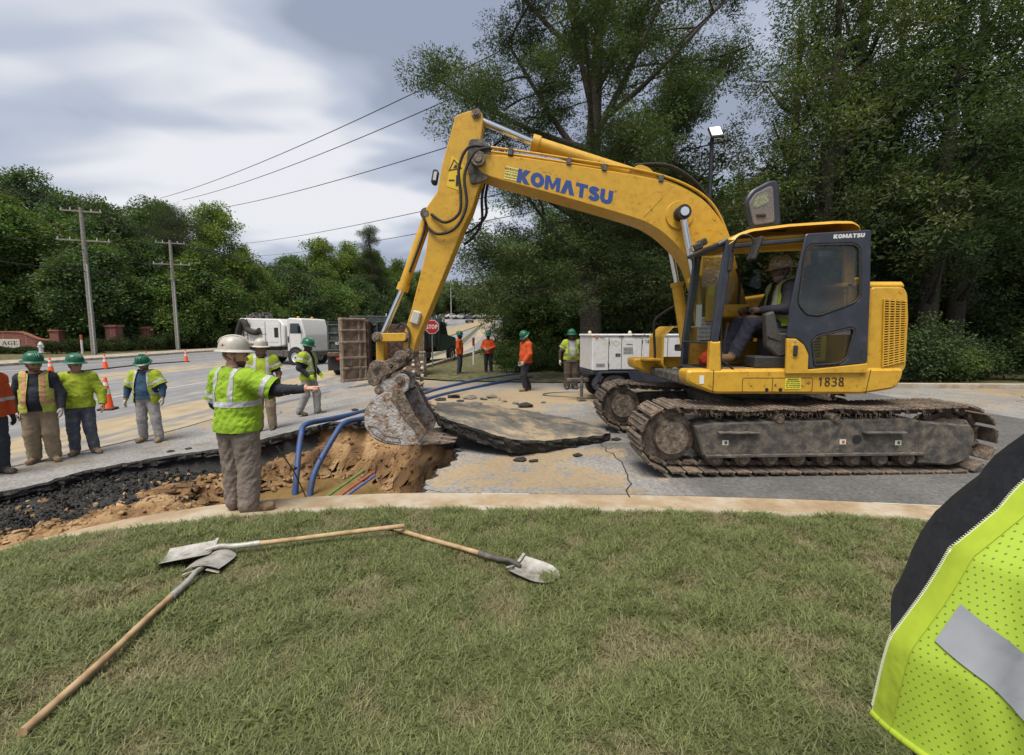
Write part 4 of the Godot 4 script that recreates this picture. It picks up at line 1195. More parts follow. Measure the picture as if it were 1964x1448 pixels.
func build_front(ex: Node3D) -> void:
	# boom
	var bu := smooth_line([-4.25, 4.17, -4.08, 4.21, -3.42, 4.15, -1.99, 3.935, -1.47, 3.82, -1.12, 3.67, -0.89, 3.50, -0.67, 3.22, -0.52, 2.85, -0.35, 2.3, -0.15, 1.75], 4)
	var bl := smooth_line([-4.2, 4.06, -4.02, 3.91, -3.13, 3.67, -2.03, 3.36, -1.68, 3.22, -1.39, 3.00, -1.14, 2.71, -1.0, 2.35, -0.8, 1.9, -0.5, 1.5, -0.2, 1.45], 4)
	var boom := part(box_beam(bu, bl, 0.21), "boom", m_yellow, ex)
	var bb := MB.new()
	pin_disc(bb, V(-4.17, 4.13, 0), 0.1, 0.29)
	part(bb, "boom_tip_pin", m_steel, boom)
	var bx := MB.new()
	bx.xf = Transform3D(Basis(Vector3.RIGHT, PI / 2), V(-1.33, 3.38, 0.0))
	bx.lathe([Vector2(0, 0.212), Vector2(0.2, 0.212), Vector2(0.19, 0.235), Vector2(0.0, 0.235)], 24)
	part(bx, "cylinder_boss", m_yellow, boom)
	part(MB.new().box(V(-1.7, 3.5, 0.212), V(0.012, 0.36, 0.006), 0.0, Basis(Vector3.BACK, -0.75)), "weld_seam", m_yellow, boom)
	var blue := mat(Color(0.018, 0.06, 0.24), 0.5)
	part(block_text("KOMATSU", 0.19, 0.004), "lettering", blue, boom).transform = Transform3D(Basis(V(0.93, -0.215, 0), V(0.1, 0.99, 0), V(0, 0, 1)), V(-2.95, 3.77, 0.209))
	var wb := sticker(boom, V(-3.71, 3.945, 0.213), 0.18, 0.17, Color(0.66, 0.58, 0.16), "warning_sticker", Basis(Vector3.BACK, -0.2))
	sticker_lines(wb, ["WARNING", "MUST NOT BE USED", "NEAR HIGH", "VOLTAGE LINES"], 0.19, 0.17)
	# boom cylinders
	for s in [1.0, -1.0]:
		var z: float = 0.33 * s
		var a := V(-1.33, 3.38, z); var b := V(-1.13, 2.5, z); var e := V(-0.93, 1.45, z)
		part(MB.new().cyl(a, b, 0.045), "cylinder_rod", m_chrome, ex)
		part(MB.new().tube(PackedVector3Array([b, b + (e - b) * 0.06, b + (e - b) * 0.061, e]), [0.1, 0.1, 0.085, 0.085], 18), "cylinder_barrel", m_yellow, ex)
		var cp := MB.new()
		cp.cyl(a - V(0, 0, 0.07 * s), a + V(0, 0, 0.08 * s), 0.1)
		part(cp, "cylinder_eye", m_rubber, ex)
		var cc := part(MB.new().cyl(a + V(0, 0, 0.08 * s), a + V(0, 0, 0.10 * s), 0.06), "pin_cap", m_chrome, ex)
	part(MB.new().cyl(V(-1.33, 3.38, -0.4), V(-1.33, 3.38, 0.4), 0.05), "boom_cylinder_pin", m_steel, ex)
	# arm cylinder on top of the boom
	var a0 := V(-4.20, 4.77, 0); var a1 := V(-3.41, 4.45, 0); var a2 := V(-1.94, 4.0, 0)
	part(MB.new().cyl(a0, a1, 0.05), "cylinder_rod", m_chrome, ex)
	part(MB.new().tube(PackedVector3Array([a1, a1 + (a2 - a1) * 0.07, a1 + (a2 - a1) * 0.071, a2]), [0.115, 0.115, 0.095, 0.095], 20), "cylinder_barrel", m_yellow, ex)
	var mt := MB.new()
	for z in [-0.13, 0.13]: mt.prism(round_poly(poly([-2.15, 3.93, -1.9, 4.1, -1.75, 4.05, -1.55, 3.82]), 0.05, 3), z - 0.02, z + 0.02)
	pin_disc(mt, V(-1.9, 4.02, 0), 0.05, 0.16)
	part(mt, "cylinder_bracket", m_yellow, ex)
	# hydraulic lines along the top of the boom
	for k in 4:
		var z := -0.17 + k * 0.115
		var up := 0.06 + 0.015 * (k % 2)
		part(MB.new().tube(curve_pts([V(-4.0, 4.24 + up, z), V(-3.4, 4.16 + up, z), V(-2.6, 4.04 + up, z), V(-1.9, 3.93 + up, z), V(-1.4, 3.80 + up, z), V(-1.0, 3.6 + up, z), V(-0.75, 3.33 + up, z), V(-0.55, 2.9 + up, z)], 5), [0.018], 7), "hydraulic_pipe", m_yellow, ex)
	for x in [[-3.72, 4.24], [-2.9, 4.11], [-2.4, 4.03], [-1.6, 3.88]]:
		part(MB.new().box(V(x[0], x[1], 0), V(0.07, 0.1, 0.46), 0.01, Basis(Vector3.BACK, -0.15)), "pipe_clamp", m_darkpaint, ex)
	for k in 2:
		part(MB.new().tube(curve_pts([V(-1.95, 4.1, 0.05 + k * 0.06), V(-1.5, 4.08, 0.1 + k * 0.06), V(-1.1, 3.85, 0.12 + k * 0.05), V(-0.72, 3.45, 0.1)], 6), [0.02], 8), "hydraulic_hose", m_rubber, ex)
	# arm
	var arm_out := round_poly(poly([-4.49, 4.745, -4.27, 4.815, -4.13, 4.80, -4.10, 4.70, -4.14, 4.4, -4.10, 4.22, -4.04, 4.08, -4.14, 3.86, -4.28, 3.45, -4.40, 3.22, -4.64, 2.66, -5.10, 1.61, -5.16, 1.40, -5.24, 1.34, -5.31, 1.42, -5.28, 1.73, -5.17, 2.05, -5.05, 2.48, -4.94, 2.88, -4.89, 3.22, -4.95, 3.36, -4.93, 3.49, -4.76, 3.72, -4.69, 4.08]), 0.04, 3)
	var arm := part(MB.new().prism(arm_out, -0.165, 0.165, 0.012, [], 0.3), "arm", m_yellow, ex)
	for q in [[-4.2, 4.765, 0.065, 0.19], [-5.235, 1.42, 0.09, 0.2], [-5.26, 1.66, 0.075, 0.2]]:
		var ap := MB.new()
		pin_disc(ap, V(q[0], q[1], 0), q[2], q[3])
		part(ap, "arm_pin", m_mudsteel, arm)
	part(MB.new().prism(round_poly(poly([-4.3, 4.42, -4.08, 4.42, -3.96, 4.12, -4.05, 3.86, -4.28, 3.8, -4.34, 4.1]), 0.06, 4), 0.165, 0.2, 0.008), "pivot_plate", m_darkpaint, arm)
	var tr := poly([-4.52, 4.16, -4.405, 4.03, -4.60, 3.995])
	var ys := part(MB.new().prism(round_poly(poly([-4.55, 4.21, -4.36, 4.06, -4.41, 3.72, -4.63, 3.79]), 0.01, 2), 0.166, 0.169), "warning_sticker", mat(Color(0.68, 0.46, 0.02), 0.5), arm)
	part(MB.new().prism(tr, 0.168, 0.172, 0.0, [MB.inset(tr if not Geometry2D.is_polygon_clockwise(tr) else rev(tr), 0.014)]), "warning_triangle", m_blacktext, ys)
	part(MB.new().prism(poly([-4.515, 4.065, -4.49, 4.09, -4.47, 4.06, -4.48, 4.04, -4.53, 4.035]), 0.168, 0.172), "warning_symbol", m_blacktext, ys)
	part(MB.new().prism(poly([-4.49, 3.94, -4.465, 3.94, -4.455, 3.86, -4.47, 3.79, -4.5, 3.79]), 0.168, 0.172), "warning_figure", m_blacktext, ys)
	part(MB.new().box(V(-4.555, 3.87, 0.17), V(0.08, 0.02, 0.004)), "warning_arrow", m_blacktext, ys)
	# work lamp on the arm
	part(MB.new().box(V(-4.80, 3.93, 0.1), V(0.08, 0.2, 0.12), 0.02, Basis(Vector3.BACK, -0.2)), "lamp_guard", m_rubber, arm)
	part(MB.new().box(V(-4.79, 3.93, 0.165), V(0.045, 0.12, 0.012), 0.004, Basis(Vector3.BACK, -0.2)), "lamp_lens", mat(Color(0.5, 0.52, 0.54), 0.2), arm)
	part(MB.new().box(V(-5.1, 1.94, 0.19), V(0.13, 0.2, 0.06), 0.02, Basis(Vector3.BACK, -0.3)), "valve_block", worn(noise_tex(0.06, 4, [[0.0, Color(0.3, 0.28, 0.25)], [1.0, Color(0.66, 0.64, 0.6)]]), 3.0, 0.7), arm)
	# hoses looping from boom to arm
	for h in [[V(-4.0, 4.3, 0.2), V(-4.3, 4.28, 0.26), V(-4.44, 4.0, 0.26), V(-4.42, 3.65, 0.24), V(-4.45, 3.4, 0.23), V(-4.65, 3.28, 0.22), V(-4.85, 3.4, 0.19)], [V(-4.0, 4.28, 0.25), V(-4.22, 4.2, 0.28), V(-4.36, 3.9, 0.28), V(-4.34, 3.5, 0.26), V(-4.5, 3.2, 0.24), V(-4.75, 3.12, 0.22), V(-4.9, 3.22, 0.18)], [V(-4.02, 4.26, -0.2), V(-4.15, 3.8, -0.25), V(-4.16, 3.4, -0.24), V(-4.3, 3.15, -0.2), V(-4.42, 3.05, -0.16)], [V(-4.0, 4.2, -0.24), V(-4.1, 3.8, -0.28), V(-4.1, 3.5, -0.28), V(-4.3, 3.28, -0.24), V(-4.45, 3.2, -0.16)]]:
		part(MB.new().tube(curve_pts(h, 7), [0.021], 8), "hydraulic_hose", m_rubber, ex)
	# bucket cylinder
	var c0 := V(-4.93, 3.42, 0); var c1 := V(-5.34, 2.34, 0); var c2 := V(-5.66, 1.66, 0)
	part(MB.new().tube(PackedVector3Array([c0 + (c1 - c0) * 0.05, c0 + (c1 - c0) * 0.9, c0 + (c1 - c0) * 0.901, c1]), [0.075, 0.075, 0.09, 0.09], 18), "cylinder_barrel", m_yellow, ex)
	part(MB.new().cyl(c1, c2, 0.042), "cylinder_rod", m_chrome, ex)
	var ce := MB.new()
	pin_disc(ce, c0, 0.085, 0.15)
	part(ce, "cylinder_pin", m_darkpaint, ex)
	part(MB.new().tube(curve_pts([c0 + V(-0.02, -0.1, 0.1), V(-5.0, 3.1, 0.1), V(-5.2, 2.6, 0.09)], 5), [0.018], 7), "hydraulic_pipe", m_rubber, ex)
	# linkage
	for z in [-0.21, 0.21]: part(MB.new().prism(round_poly(poly([-5.73, 1.71, -5.73, 1.59, -5.24, 1.60, -5.24, 1.72]), 0.05, 4), z - 0.025, z + 0.025, 0.006), "link_arm", m_yellow, ex)
	var lp := MB.new()
	pin_disc(lp, c2, 0.075, 0.25)
	part(lp, "link_pin", m_mudsteel, ex)
	var lc := MB.new()
	lc.prism(round_poly(poly([-5.72, 1.64, -5.60, 1.66, -5.61, 1.23, -5.73, 1.23]), 0.05, 4), -0.1, 0.1, 0.01)
	part(lc, "push_link", m_yellow, ex)
	# quick coupler
	var qc := MB.new()
	var qo := round_poly(poly([-5.77, 1.27, -5.70, 1.33, -5.56, 1.31, -5.43, 1.36, -5.39, 1.45, -5.29, 1.47, -5.22, 1.38, -5.28, 1.26, -5.44, 1.14, -5.59, 1.08, -5.64, 0.99, -5.72, 0.93, -5.80, 0.98, -5.82, 1.1]), 0.03, 3)
	for z in [-0.24, 0.24]: qc.prism(qo, z - 0.03, z + 0.03, 0.01)
	qc.prism(poly([-5.7, 1.2, -5.4, 1.3, -5.35, 1.22, -5.6, 1.1]), -0.22, 0.22)
	var coup := part(qc, "quick_coupler", m_mudsteel, ex)
	for q in [[-5.68, 1.24, 0.062, 0.29], [-5.33, 1.37, 0.062, 0.29], [-5.46, 1.24, 0.03, 0.27]]:
		var qp := MB.new()
		pin_disc(qp, V(q[0], q[1], 0), q[2], q[3])
		part(qp, "coupler_pin", m_steel, coup)
	part(MB.new().tube(curve_pts([V(-5.42, 1.78, 0.1), V(-5.32, 1.86, 0.12), V(-5.2, 1.75, 0.2), V(-5.2, 1.5, 0.24)], 5), [0.016], 7), "hydraulic_hose", m_rubber, ex)
	build_bucket(ex)

func build_bucket(ex: Node3D) -> void:
	var bk := Node3D.new()
	bk.name = "bucket"
	ex.add_child(bk, true)
	var m_plaster := worn(noise_tex(0.008, 8, [[0.0, Color(0.16, 0.075, 0.04)], [0.27, Color(0.23, 0.14, 0.09)], [0.38, Color(0.3, 0.27, 0.24)], [0.6, Color(0.4, 0.39, 0.38)], [1.0, Color(0.56, 0.55, 0.53)]], 512, FastNoiseLite.TYPE_SIMPLEX, 0.7), 0.9, 0.9, 0.0, bump_mid, 1.2)
	# curved shell from the heel to the lip, swept across the width
	var prof := smooth_line([-5.26, 0.86, -5.5, 0.88, -5.68, 0.78, -5.79, 0.58, -5.79, 0.40, -5.70, 0.25, -5.52, 0.15, -5.25, 0.12, -4.95, 0.13, -4.74, 0.155], 5)
	var shell := MB.new()
	var w := 0.5
	var inn := line_offset(prof, 0.03)
	for i in prof.size() - 1:
		var t0 := (prof[i + 1] - prof[i]).normalized()
		for q in [[prof, -1.0], [inn, 1.0]]:
			var a: Vector2 = q[0][i]; var b: Vector2 = q[0][i + 1]
			shell.quad(V(a.x, a.y, -w), V(b.x, b.y, -w), V(b.x, b.y, w), V(a.x, a.y, w), Vector3(-t0.y, t0.x, 0) * float(q[1]))
		for z in [-w, w]: shell.quad(V(prof[i].x, prof[i].y, z), V(prof[i + 1].x, prof[i + 1].y, z), V(inn[i + 1].x, inn[i + 1].y, z), V(inn[i].x, inn[i].y, z), V(0, 0, signf(z)))
	part(shell, "bucket_shell", m_steel, bk)
	var so := round_poly(poly([-5.27, 0.87, -5.5, 0.885, -5.67, 0.79, -5.785, 0.6, -5.79, 0.40, -5.70, 0.255, -5.52, 0.16, -5.25, 0.125, -5.0, 0.135, -4.94, 0.3, -5.1, 0.5]), 0.02, 3)
	for z in [w, -w]:
		part(MB.new().prism(so, z - 0.018, z + 0.018, 0.006), "side_plate", m_plaster, bk)
		# side cutter strip and wear plate
		part(MB.new().prism(round_poly(poly([-5.36, 0.95, -5.24, 0.93, -5.06, 0.54, -4.9, 0.33, -5.02, 0.16, -5.09, 0.36, -5.22, 0.5, -5.4, 0.8]), 0.03, 3), z + 0.018 * signf(z), z + 0.042 * signf(z), 0.008), "side_cutter", m_mudsteel, bk)
		part(MB.new().prism(round_poly(poly([-5.75, 0.42, -5.66, 0.28, -5.5, 0.19, -5.28, 0.16, -5.3, 0.24, -5.5, 0.28, -5.62, 0.4]), 0.02, 3), z + 0.018 * signf(z), z + 0.03 * signf(z), 0.006), "wear_plate", m_steel, bk)
	# ears
	for z in [-0.2, 0.2]:
		part(MB.new().prism(round_poly(poly([-5.68, 0.80, -5.74, 0.88, -5.66, 0.98, -5.36, 1.13, -5.26, 1.12, -5.2, 1.03, -5.24, 0.86]), 0.04, 4), z - 0.03, z + 0.03, 0.01), "ear", m_plaster, bk)
	for q in [[-5.335, 1.03], [-5.655, 0.88]]:
		var bp := MB.new()
		pin_disc(bp, V(q[0], q[1], 0), 0.065, 0.26)
		part(bp, "bucket_pin", m_mudsteel, bk)
	for i in 5:
		var z := -0.42 + 0.21 * i
		var t := MB.new()
		t.xf = Transform3D(Basis(), V(0, 0, z))
		t.prism(poly([-4.86, 0.11, -4.86, 0.19, -4.72, 0.19, -4.52, 0.165, -4.52, 0.15, -4.72, 0.12]), -0.04, 0.04, 0.008)
		part(t, "tooth", m_steel, bk)
	# soil packed inside
	var soil := MB.new()
	soil.prism(round_poly(poly([-5.66, 0.62, -5.7, 0.42, -5.6, 0.28, -5.3, 0.2, -5.1, 0.19, -5.2, 0.36, -5.4, 0.5, -5.5, 0.64]), 0.05, 3), -0.46, 0.46, 0.02)
	part(soil, "packed_soil", m_clay, bk)
# ---------- people: distance fields meshed as surface nets ----------
class Skin3:
	var v := PackedVector3Array()
	var t := PackedInt32Array()
	var n := PackedVector3Array()
	func normals() -> void:
		n.resize(v.size())
		n.fill(Vector3.ZERO)
		for i in range(0, t.size(), 3):
			var a := v[t[i]]
			var f := (v[t[i + 2]] - a).cross(v[t[i + 1]] - a)
			n[t[i]] += f; n[t[i + 1]] += f; n[t[i + 2]] += f
		for i in n.size(): n[i] = n[i].normalized()

func sdf(bones: Array, cell: float, k := 0.03) -> Skin3:   # bones: [a, b, ra, rb]
	var lo := Vector3(1e9, 1e9, 1e9); var hi := -lo
	for b in bones:
		var r := maxf(b[2], b[3]) + cell * 2.0
		lo = lo.min((b[0] as Vector3).min(b[1]) - Vector3.ONE * r); hi = hi.max((b[0] as Vector3).max(b[1]) + Vector3.ONE * r)
	var nx := int((hi.x - lo.x) / cell) + 2; var ny := int((hi.y - lo.y) / cell) + 2; var nz := int((hi.z - lo.z) / cell) + 2
	var f := PackedFloat32Array()
	f.resize(nx * ny * nz)
	f.fill(1.0)
	var hit := PackedByteArray()
	hit.resize(ny * nz)
	for b in bones:
		var A: Vector3 = b[0]; var B: Vector3 = b[1]
		var ra: float = b[2]; var dr: float = b[3] - b[2]
		var rm := maxf(b[2], b[3]) + k + cell * 1.6
		var l := ((A.min(B) - Vector3.ONE * rm - lo) / cell).floor(); var h := ((A.max(B) + Vector3.ONE * rm - lo) / cell).ceil()
		var d := B - A
		var dd := maxf(d.length_squared(), 1e-9)
		for z in range(maxi(int(l.z), 0), mini(int(h.z) + 1, nz)):
			var pz := lo.z + z * cell - A.z
			for y in range(maxi(int(l.y), 0), mini(int(h.y) + 1, ny)):
				var py := lo.y + y * cell - A.y
				var row := (z * ny + y) * nx
				hit[z * ny + y] = 1
				for x in range(maxi(int(l.x), 0), mini(int(h.x) + 1, nx)):
					var px := lo.x + x * cell - A.x
					var t := clampf((px * d.x + py * d.y + pz * d.z) / dd, 0.0, 1.0)
					var qx := px - d.x * t; var qy := py - d.y * t; var qz := pz - d.z * t
					var e := sqrt(qx * qx + qy * qy + qz * qz) - ra - dr * t
					var o := f[row + x]
					var g := k - absf(o - e)
					f[row + x] = minf(o, e) - (g * g * 0.25 / k if g > 0.0 else 0.0)
	var out := Skin3.new()
	var id := PackedInt32Array()
	id.resize(nx * ny * nz)
	id.fill(-1)
	var sxy := nx * ny
	for z in nz - 1:
		for y in ny - 1:
			if hit[z * ny + y] == 0: continue
			var row := (z * ny + y) * nx
			for x in nx - 1:
				var i := row + x
				var f0 := f[i]
				if f0 > 0.08 or f0 < -0.08: continue
				var f1 := f[i + 1]; var f2 := f[i + nx]; var f3 := f[i + nx + 1]; var f4 := f[i + sxy]; var f5 := f[i + sxy + 1]; var f6 := f[i + sxy + nx]; var f7 := f[i + sxy + nx + 1]
				var s := int(f0 < 0.0) + int(f1 < 0.0) + int(f2 < 0.0) + int(f3 < 0.0) + int(f4 < 0.0) + int(f5 < 0.0) + int(f6 < 0.0) + int(f7 < 0.0)
				if s == 0 or s == 8: continue
				var sx := 0.0; var sy := 0.0; var sz := 0.0; var c := 0
				if (f0 < 0.0) != (f1 < 0.0): sx += f0 / (f0 - f1); c += 1
				if (f2 < 0.0) != (f3 < 0.0): sx += f2 / (f2 - f3); sy += 1.0; c += 1
				if (f4 < 0.0) != (f5 < 0.0): sx += f4 / (f4 - f5); sz += 1.0; c += 1
				if (f6 < 0.0) != (f7 < 0.0): sx += f6 / (f6 - f7); sy += 1.0; sz += 1.0; c += 1
				if (f0 < 0.0) != (f2 < 0.0): sy += f0 / (f0 - f2); c += 1
				if (f1 < 0.0) != (f3 < 0.0): sy += f1 / (f1 - f3); sx += 1.0; c += 1
				if (f4 < 0.0) != (f6 < 0.0): sy += f4 / (f4 - f6); sz += 1.0; c += 1
				if (f5 < 0.0) != (f7 < 0.0): sy += f5 / (f5 - f7); sx += 1.0; sz += 1.0; c += 1
				if (f0 < 0.0) != (f4 < 0.0): sz += f0 / (f0 - f4); c += 1
				if (f1 < 0.0) != (f5 < 0.0): sz += f1 / (f1 - f5); sx += 1.0; c += 1
				if (f2 < 0.0) != (f6 < 0.0): sz += f2 / (f2 - f6); sy += 1.0; c += 1
				if (f3 < 0.0) != (f7 < 0.0): sz += f3 / (f3 - f7); sx += 1.0; sy += 1.0; c += 1
				id[i] = out.v.size()
				out.v.append(lo + Vector3(x + sx / c, y + sy / c, z + sz / c) * cell)
	for z in range(1, nz - 1):
		for y in range(1, ny - 1):
			if hit[z * ny + y] == 0: continue
			var row := (z * ny + y) * nx
			for x in range(1, nx - 1):
				var i := row + x
				if id[i] < 0: continue
				var a := f[i] < 0.0
				if a != (f[i + 1] < 0.0): _quad(out, id[i], id[i - nx], id[i - nx - sxy], id[i - sxy], a)
				if a != (f[i + nx] < 0.0): _quad(out, id[i], id[i - sxy], id[i - sxy - 1], id[i - 1], a)
				if a != (f[i + sxy] < 0.0): _quad(out, id[i], id[i - 1], id[i - 1 - nx], id[i - nx], a)
	out.normals()
	return out
func _quad(o: Skin3, a: int, b: int, c: int, d: int, inside: bool) -> void:
	if a < 0 or b < 0 or c < 0 or d < 0: return
	if inside:
		o.t.append(a); o.t.append(c); o.t.append(b); o.t.append(a); o.t.append(d); o.t.append(c)
	else:
		o.t.append(a); o.t.append(b); o.t.append(c); o.t.append(a); o.t.append(c); o.t.append(d)

var wr1: FastNoiseLite
func wrinkle(m: Skin3, amp: float, sq := Vector3(9, 16, 9)) -> void:
	if wr1 == null:
		wr1 = FastNoiseLite.new(); wr1.seed = 77; wr1.frequency = 1.0; wr1.fractal_octaves = 3; wr1.fractal_type = FastNoiseLite.FRACTAL_RIDGED
	for i in m.v.size():
		var p := m.v[i]
		m.v[i] = p + m.n[i] * amp * wr1.get_noise_3d(p.x * sq.x + p.y * 5.0, p.y * sq.y + p.x * 6.0, p.z * sq.z)
	m.normals()

# clips: [point, normal, centre, radius]: keeps the side the normal points to, for triangles within radius of centre; ["front", gap_top, gap_bottom]
func cut(m: Skin3, clips: Array, push := 0.0) -> MB:
	var o := MB.new()
	for i in range(0, m.t.size(), 3):
		var ps := [m.v[m.t[i]], m.v[m.t[i + 1]], m.v[m.t[i + 2]]]
		var ns := [m.n[m.t[i]], m.n[m.t[i + 1]], m.n[m.t[i + 2]]]
		var cen: Vector3 = (ps[0] + ps[1] + ps[2]) / 3.0
		for c in clips:
			if ps.size() < 3: break
			var P := Vector3.ZERO; var N := Vector3.ZERO
			if c[0] is String and c[0] == "near":
				if cen.distance_to(c[1]) > c[2]:
					ps = []; break
				continue
			elif c[0] is String:
				if cen.z < c[3]: continue
				var g := lerpf(c[2], c[1], clampf((cen.y - 0.85) / 0.6, 0.0, 1.0))
				var sg := 1.0 if cen.x > 0.0 else -1.0
				P = Vector3(sg * g, 0, 0); N = Vector3(sg, 0, 0)
			else:
				if c.size() > 2 and cen.distance_to(c[2]) > c[3]: continue
				P = c[0]; N = c[1]
			var q := []; var qn := []
			for k in ps.size():
				var a: Vector3 = ps[k]; var b: Vector3 = ps[(k + 1) % ps.size()]
				var da := (a - P).dot(N); var db := (b - P).dot(N)
				if da >= 0.0: q.append(a); qn.append(ns[k])
				if (da >= 0.0) != (db >= 0.0):
					var u := da / (da - db)
					q.append(a.lerp(b, u)); qn.append((ns[k] as Vector3).lerp(ns[(k + 1) % ns.size()], u))
			ps = q; ns = qn
		for k in range(1, ps.size() - 1):
			o.tri(ps[0] + ns[0] * push, ps[k] + ns[k] * push, ps[k + 1] + ns[k + 1] * push, ns[0], ns[k], ns[k + 1])
	return o

var head_cache := {}
var hand_cache := {}
func head_skin(cell: float) -> Skin3:
	if not head_cache.has(cell):
		var b := [[V(0, 0.035, -0.02), V(0, 0.03, 0.015), 0.088, 0.08], [V(0, -0.02, 0.03), V(0, -0.055, 0.045), 0.062, 0.045], [V(-0.032, -0.05, 0.0), V(0, -0.08, 0.058), 0.042, 0.026], [V(0.032, -0.05, 0.0), V(0, -0.08, 0.058), 0.042, 0.026],
			[V(-0.03, 0.034, 0.072), V(0.03, 0.034, 0.072), 0.017, 0.017], [V(-0.036, -0.012, 0.06), V(-0.03, -0.018, 0.068), 0.024, 0.02], [V(0.036, -0.012, 0.06), V(0.03, -0.018, 0.068), 0.024, 0.02],
			[V(0, -0.08, -0.025), V(0, -0.2, -0.04), 0.055, 0.062]]
		var m := sdf(b, cell, 0.02)
		# nose, lips and ears are sharper: joined with a small radius
		var b2 := [[V(0, 0.02, 0.085), V(0, -0.018, 0.108), 0.010, 0.0145], [V(-0.011, -0.024, 0.095), V(0.011, -0.024, 0.095), 0.011, 0.011], [V(-0.02, -0.052, 0.082), V(0.02, -0.052, 0.082), 0.008, 0.008], [V(-0.017, -0.061, 0.081), V(0.017, -0.061, 0.081), 0.009, 0.009],
			[V(-0.086, 0.018, -0.012), V(-0.083, -0.025, -0.002), 0.016, 0.011], [V(0.086, 0.018, -0.012), V(0.083, -0.025, -0.002), 0.016, 0.011]]
		b.append_array(b2)
		head_cache[cell] = sdf(b, cell, 0.014)
	return head_cache[cell]

func hand_skin(pose: String, cell: float) -> Skin3:   # wrist at the origin, fingers along +z, palm towards -y, thumb on +x
	var key := pose + str(cell)
	if not hand_cache.has(key):
		var b := [[V(0, 0, -0.03), V(0, 0, 0.02), 0.027, 0.027], [V(0.02, 0, 0.03), V(0.026, 0.0, 0.085), 0.018, 0.014], [V(-0.018, 0, 0.03), V(-0.024, -0.002, 0.078), 0.017, 0.013], [V(0, 0, 0.03), V(0.004, 0.002, 0.088), 0.019, 0.015]]
		var len := [0.066, 0.076, 0.07, 0.054]
		var xs := [0.03, 0.01, -0.01, -0.028]
		for i in 4:
			var curl := 0.35 + 0.08 * i
			if pose == "grip": curl = 1.05
			if pose == "point": curl = 0.02 if i == 0 else 1.15
			var p := V(xs[i], 0.0, 0.085 - absf(i - 1.2) * 0.005)
			var a := curl * 0.5
			for k in 3:
				var l: float = len[i] * [0.45, 0.32, 0.26][k]
				var q := p + V(xs[i] * 0.12, -sin(a), cos(a)).normalized() * l
				b.append([p, q, 0.0105 - 0.001 * k, 0.0095 - 0.001 * k])
				p = q
				a += curl
		var th := [V(0.024, -0.006, 0.02), V(0.05, -0.02, 0.05), V(0.056, -0.032, 0.08)] if pose != "grip" else [V(0.024, -0.006, 0.02), V(0.045, -0.03, 0.05), V(0.022, -0.046, 0.07)]
		b.append([th[0], th[1], 0.017, 0.012]); b.append([th[1], th[2], 0.0115, 0.009])
		hand_cache[key] = sdf(b, cell, 0.008)
	return hand_cache[key]

func helmet(parent: Node, xf: Transform3D, m: Material, cap := false) -> MeshInstance3D:
	var sh := MB.new()
	sh.xf = Transform3D(Basis().scaled(V(1, 1, 1.16)), V(0, 0, 0))
	sh.lathe([Vector2(0.122, 0.0), Vector2(0.121, 0.03), Vector2(0.116, 0.065), Vector2(0.104, 0.096), Vector2(0.085, 0.122), Vector2(0.05, 0.14), Vector2(0.0, 0.146)], 24)
	sh.xf = Transform3D()
	for x in [-0.035, 0.0, 0.035]:   # ridges over the crown
		var pts := []
		for i in 9:
			var a := -1.15 + 2.3 * i / 8.0
			pts.append(V(x * (1.0 - 0.25 * absf(a)), 0.012 + 0.136 * cos(a * 0.95), 0.148 * sin(a)))
		sh.tube(PackedVector3Array(pts), [0.004, 0.011, 0.012, 0.012, 0.012, 0.012, 0.012, 0.011, 0.004], 6, false)
	var o := part(sh, "hard_hat", m, parent)
	o.transform = xf
	var br := MB.new()
	br.xf = Transform3D(Basis().scaled(V(1, 1, 1.12)), V(0, 0, 0.008))
	br.lathe([Vector2(0.115, -0.004), Vector2(0.158, -0.016), Vector2(0.163, -0.014), Vector2(0.161, -0.009), Vector2(0.142, 0.0), Vector2(0.122, 0.01)], 28)
	part(br, "brim", m, o)
	return o

var person_mats := {}
func cloth(c: Color, amp := 0.25, rough := 0.9) -> StandardMaterial3D:
	var key := str(c) + str(amp)
	if not person_mats.has(key):
		if not person_mats.has("tex"): person_mats["tex"] = noise_tex(0.02, 5, [[0.0, Color(0.66, 0.64, 0.6)], [0.5, Color(0.92, 0.92, 0.92)], [1.0, Color(1, 1, 1)]], 256)
		var m := worn(person_mats["tex"], 2.0, rough, 0.0, bump_cloth, amp)
		m.albedo_color = srgb(c)
		person_mats[key] = m
	return person_mats[key]
func soiled(c: Color, dirt: Color) -> StandardMaterial3D:
	var m := worn(noise_tex(0.014, 6, [[0.0, dirt], [0.3, c.lerp(dirt, 0.55)], [0.5, c], [1.0, c * 1.12]], 256, FastNoiseLite.TYPE_SIMPLEX, 0.65), 1.6, 0.93, 0.0, bump_cloth, 0.3)
	return m

func arr_surface(am: ArrayMesh, v: PackedVector3Array, n: PackedVector3Array, c: PackedColorArray, m: Material) -> void:
	if v.is_empty(): return
	var a := []
	a.resize(Mesh.ARRAY_MAX)
	a[Mesh.ARRAY_VERTEX] = v; a[Mesh.ARRAY_NORMAL] = n; a[Mesh.ARRAY_COLOR] = c
	am.add_surface_from_arrays(Mesh.PRIMITIVE_TRIANGLES, a)
	am.surface_set_material(am.get_surface_count() - 1, m)

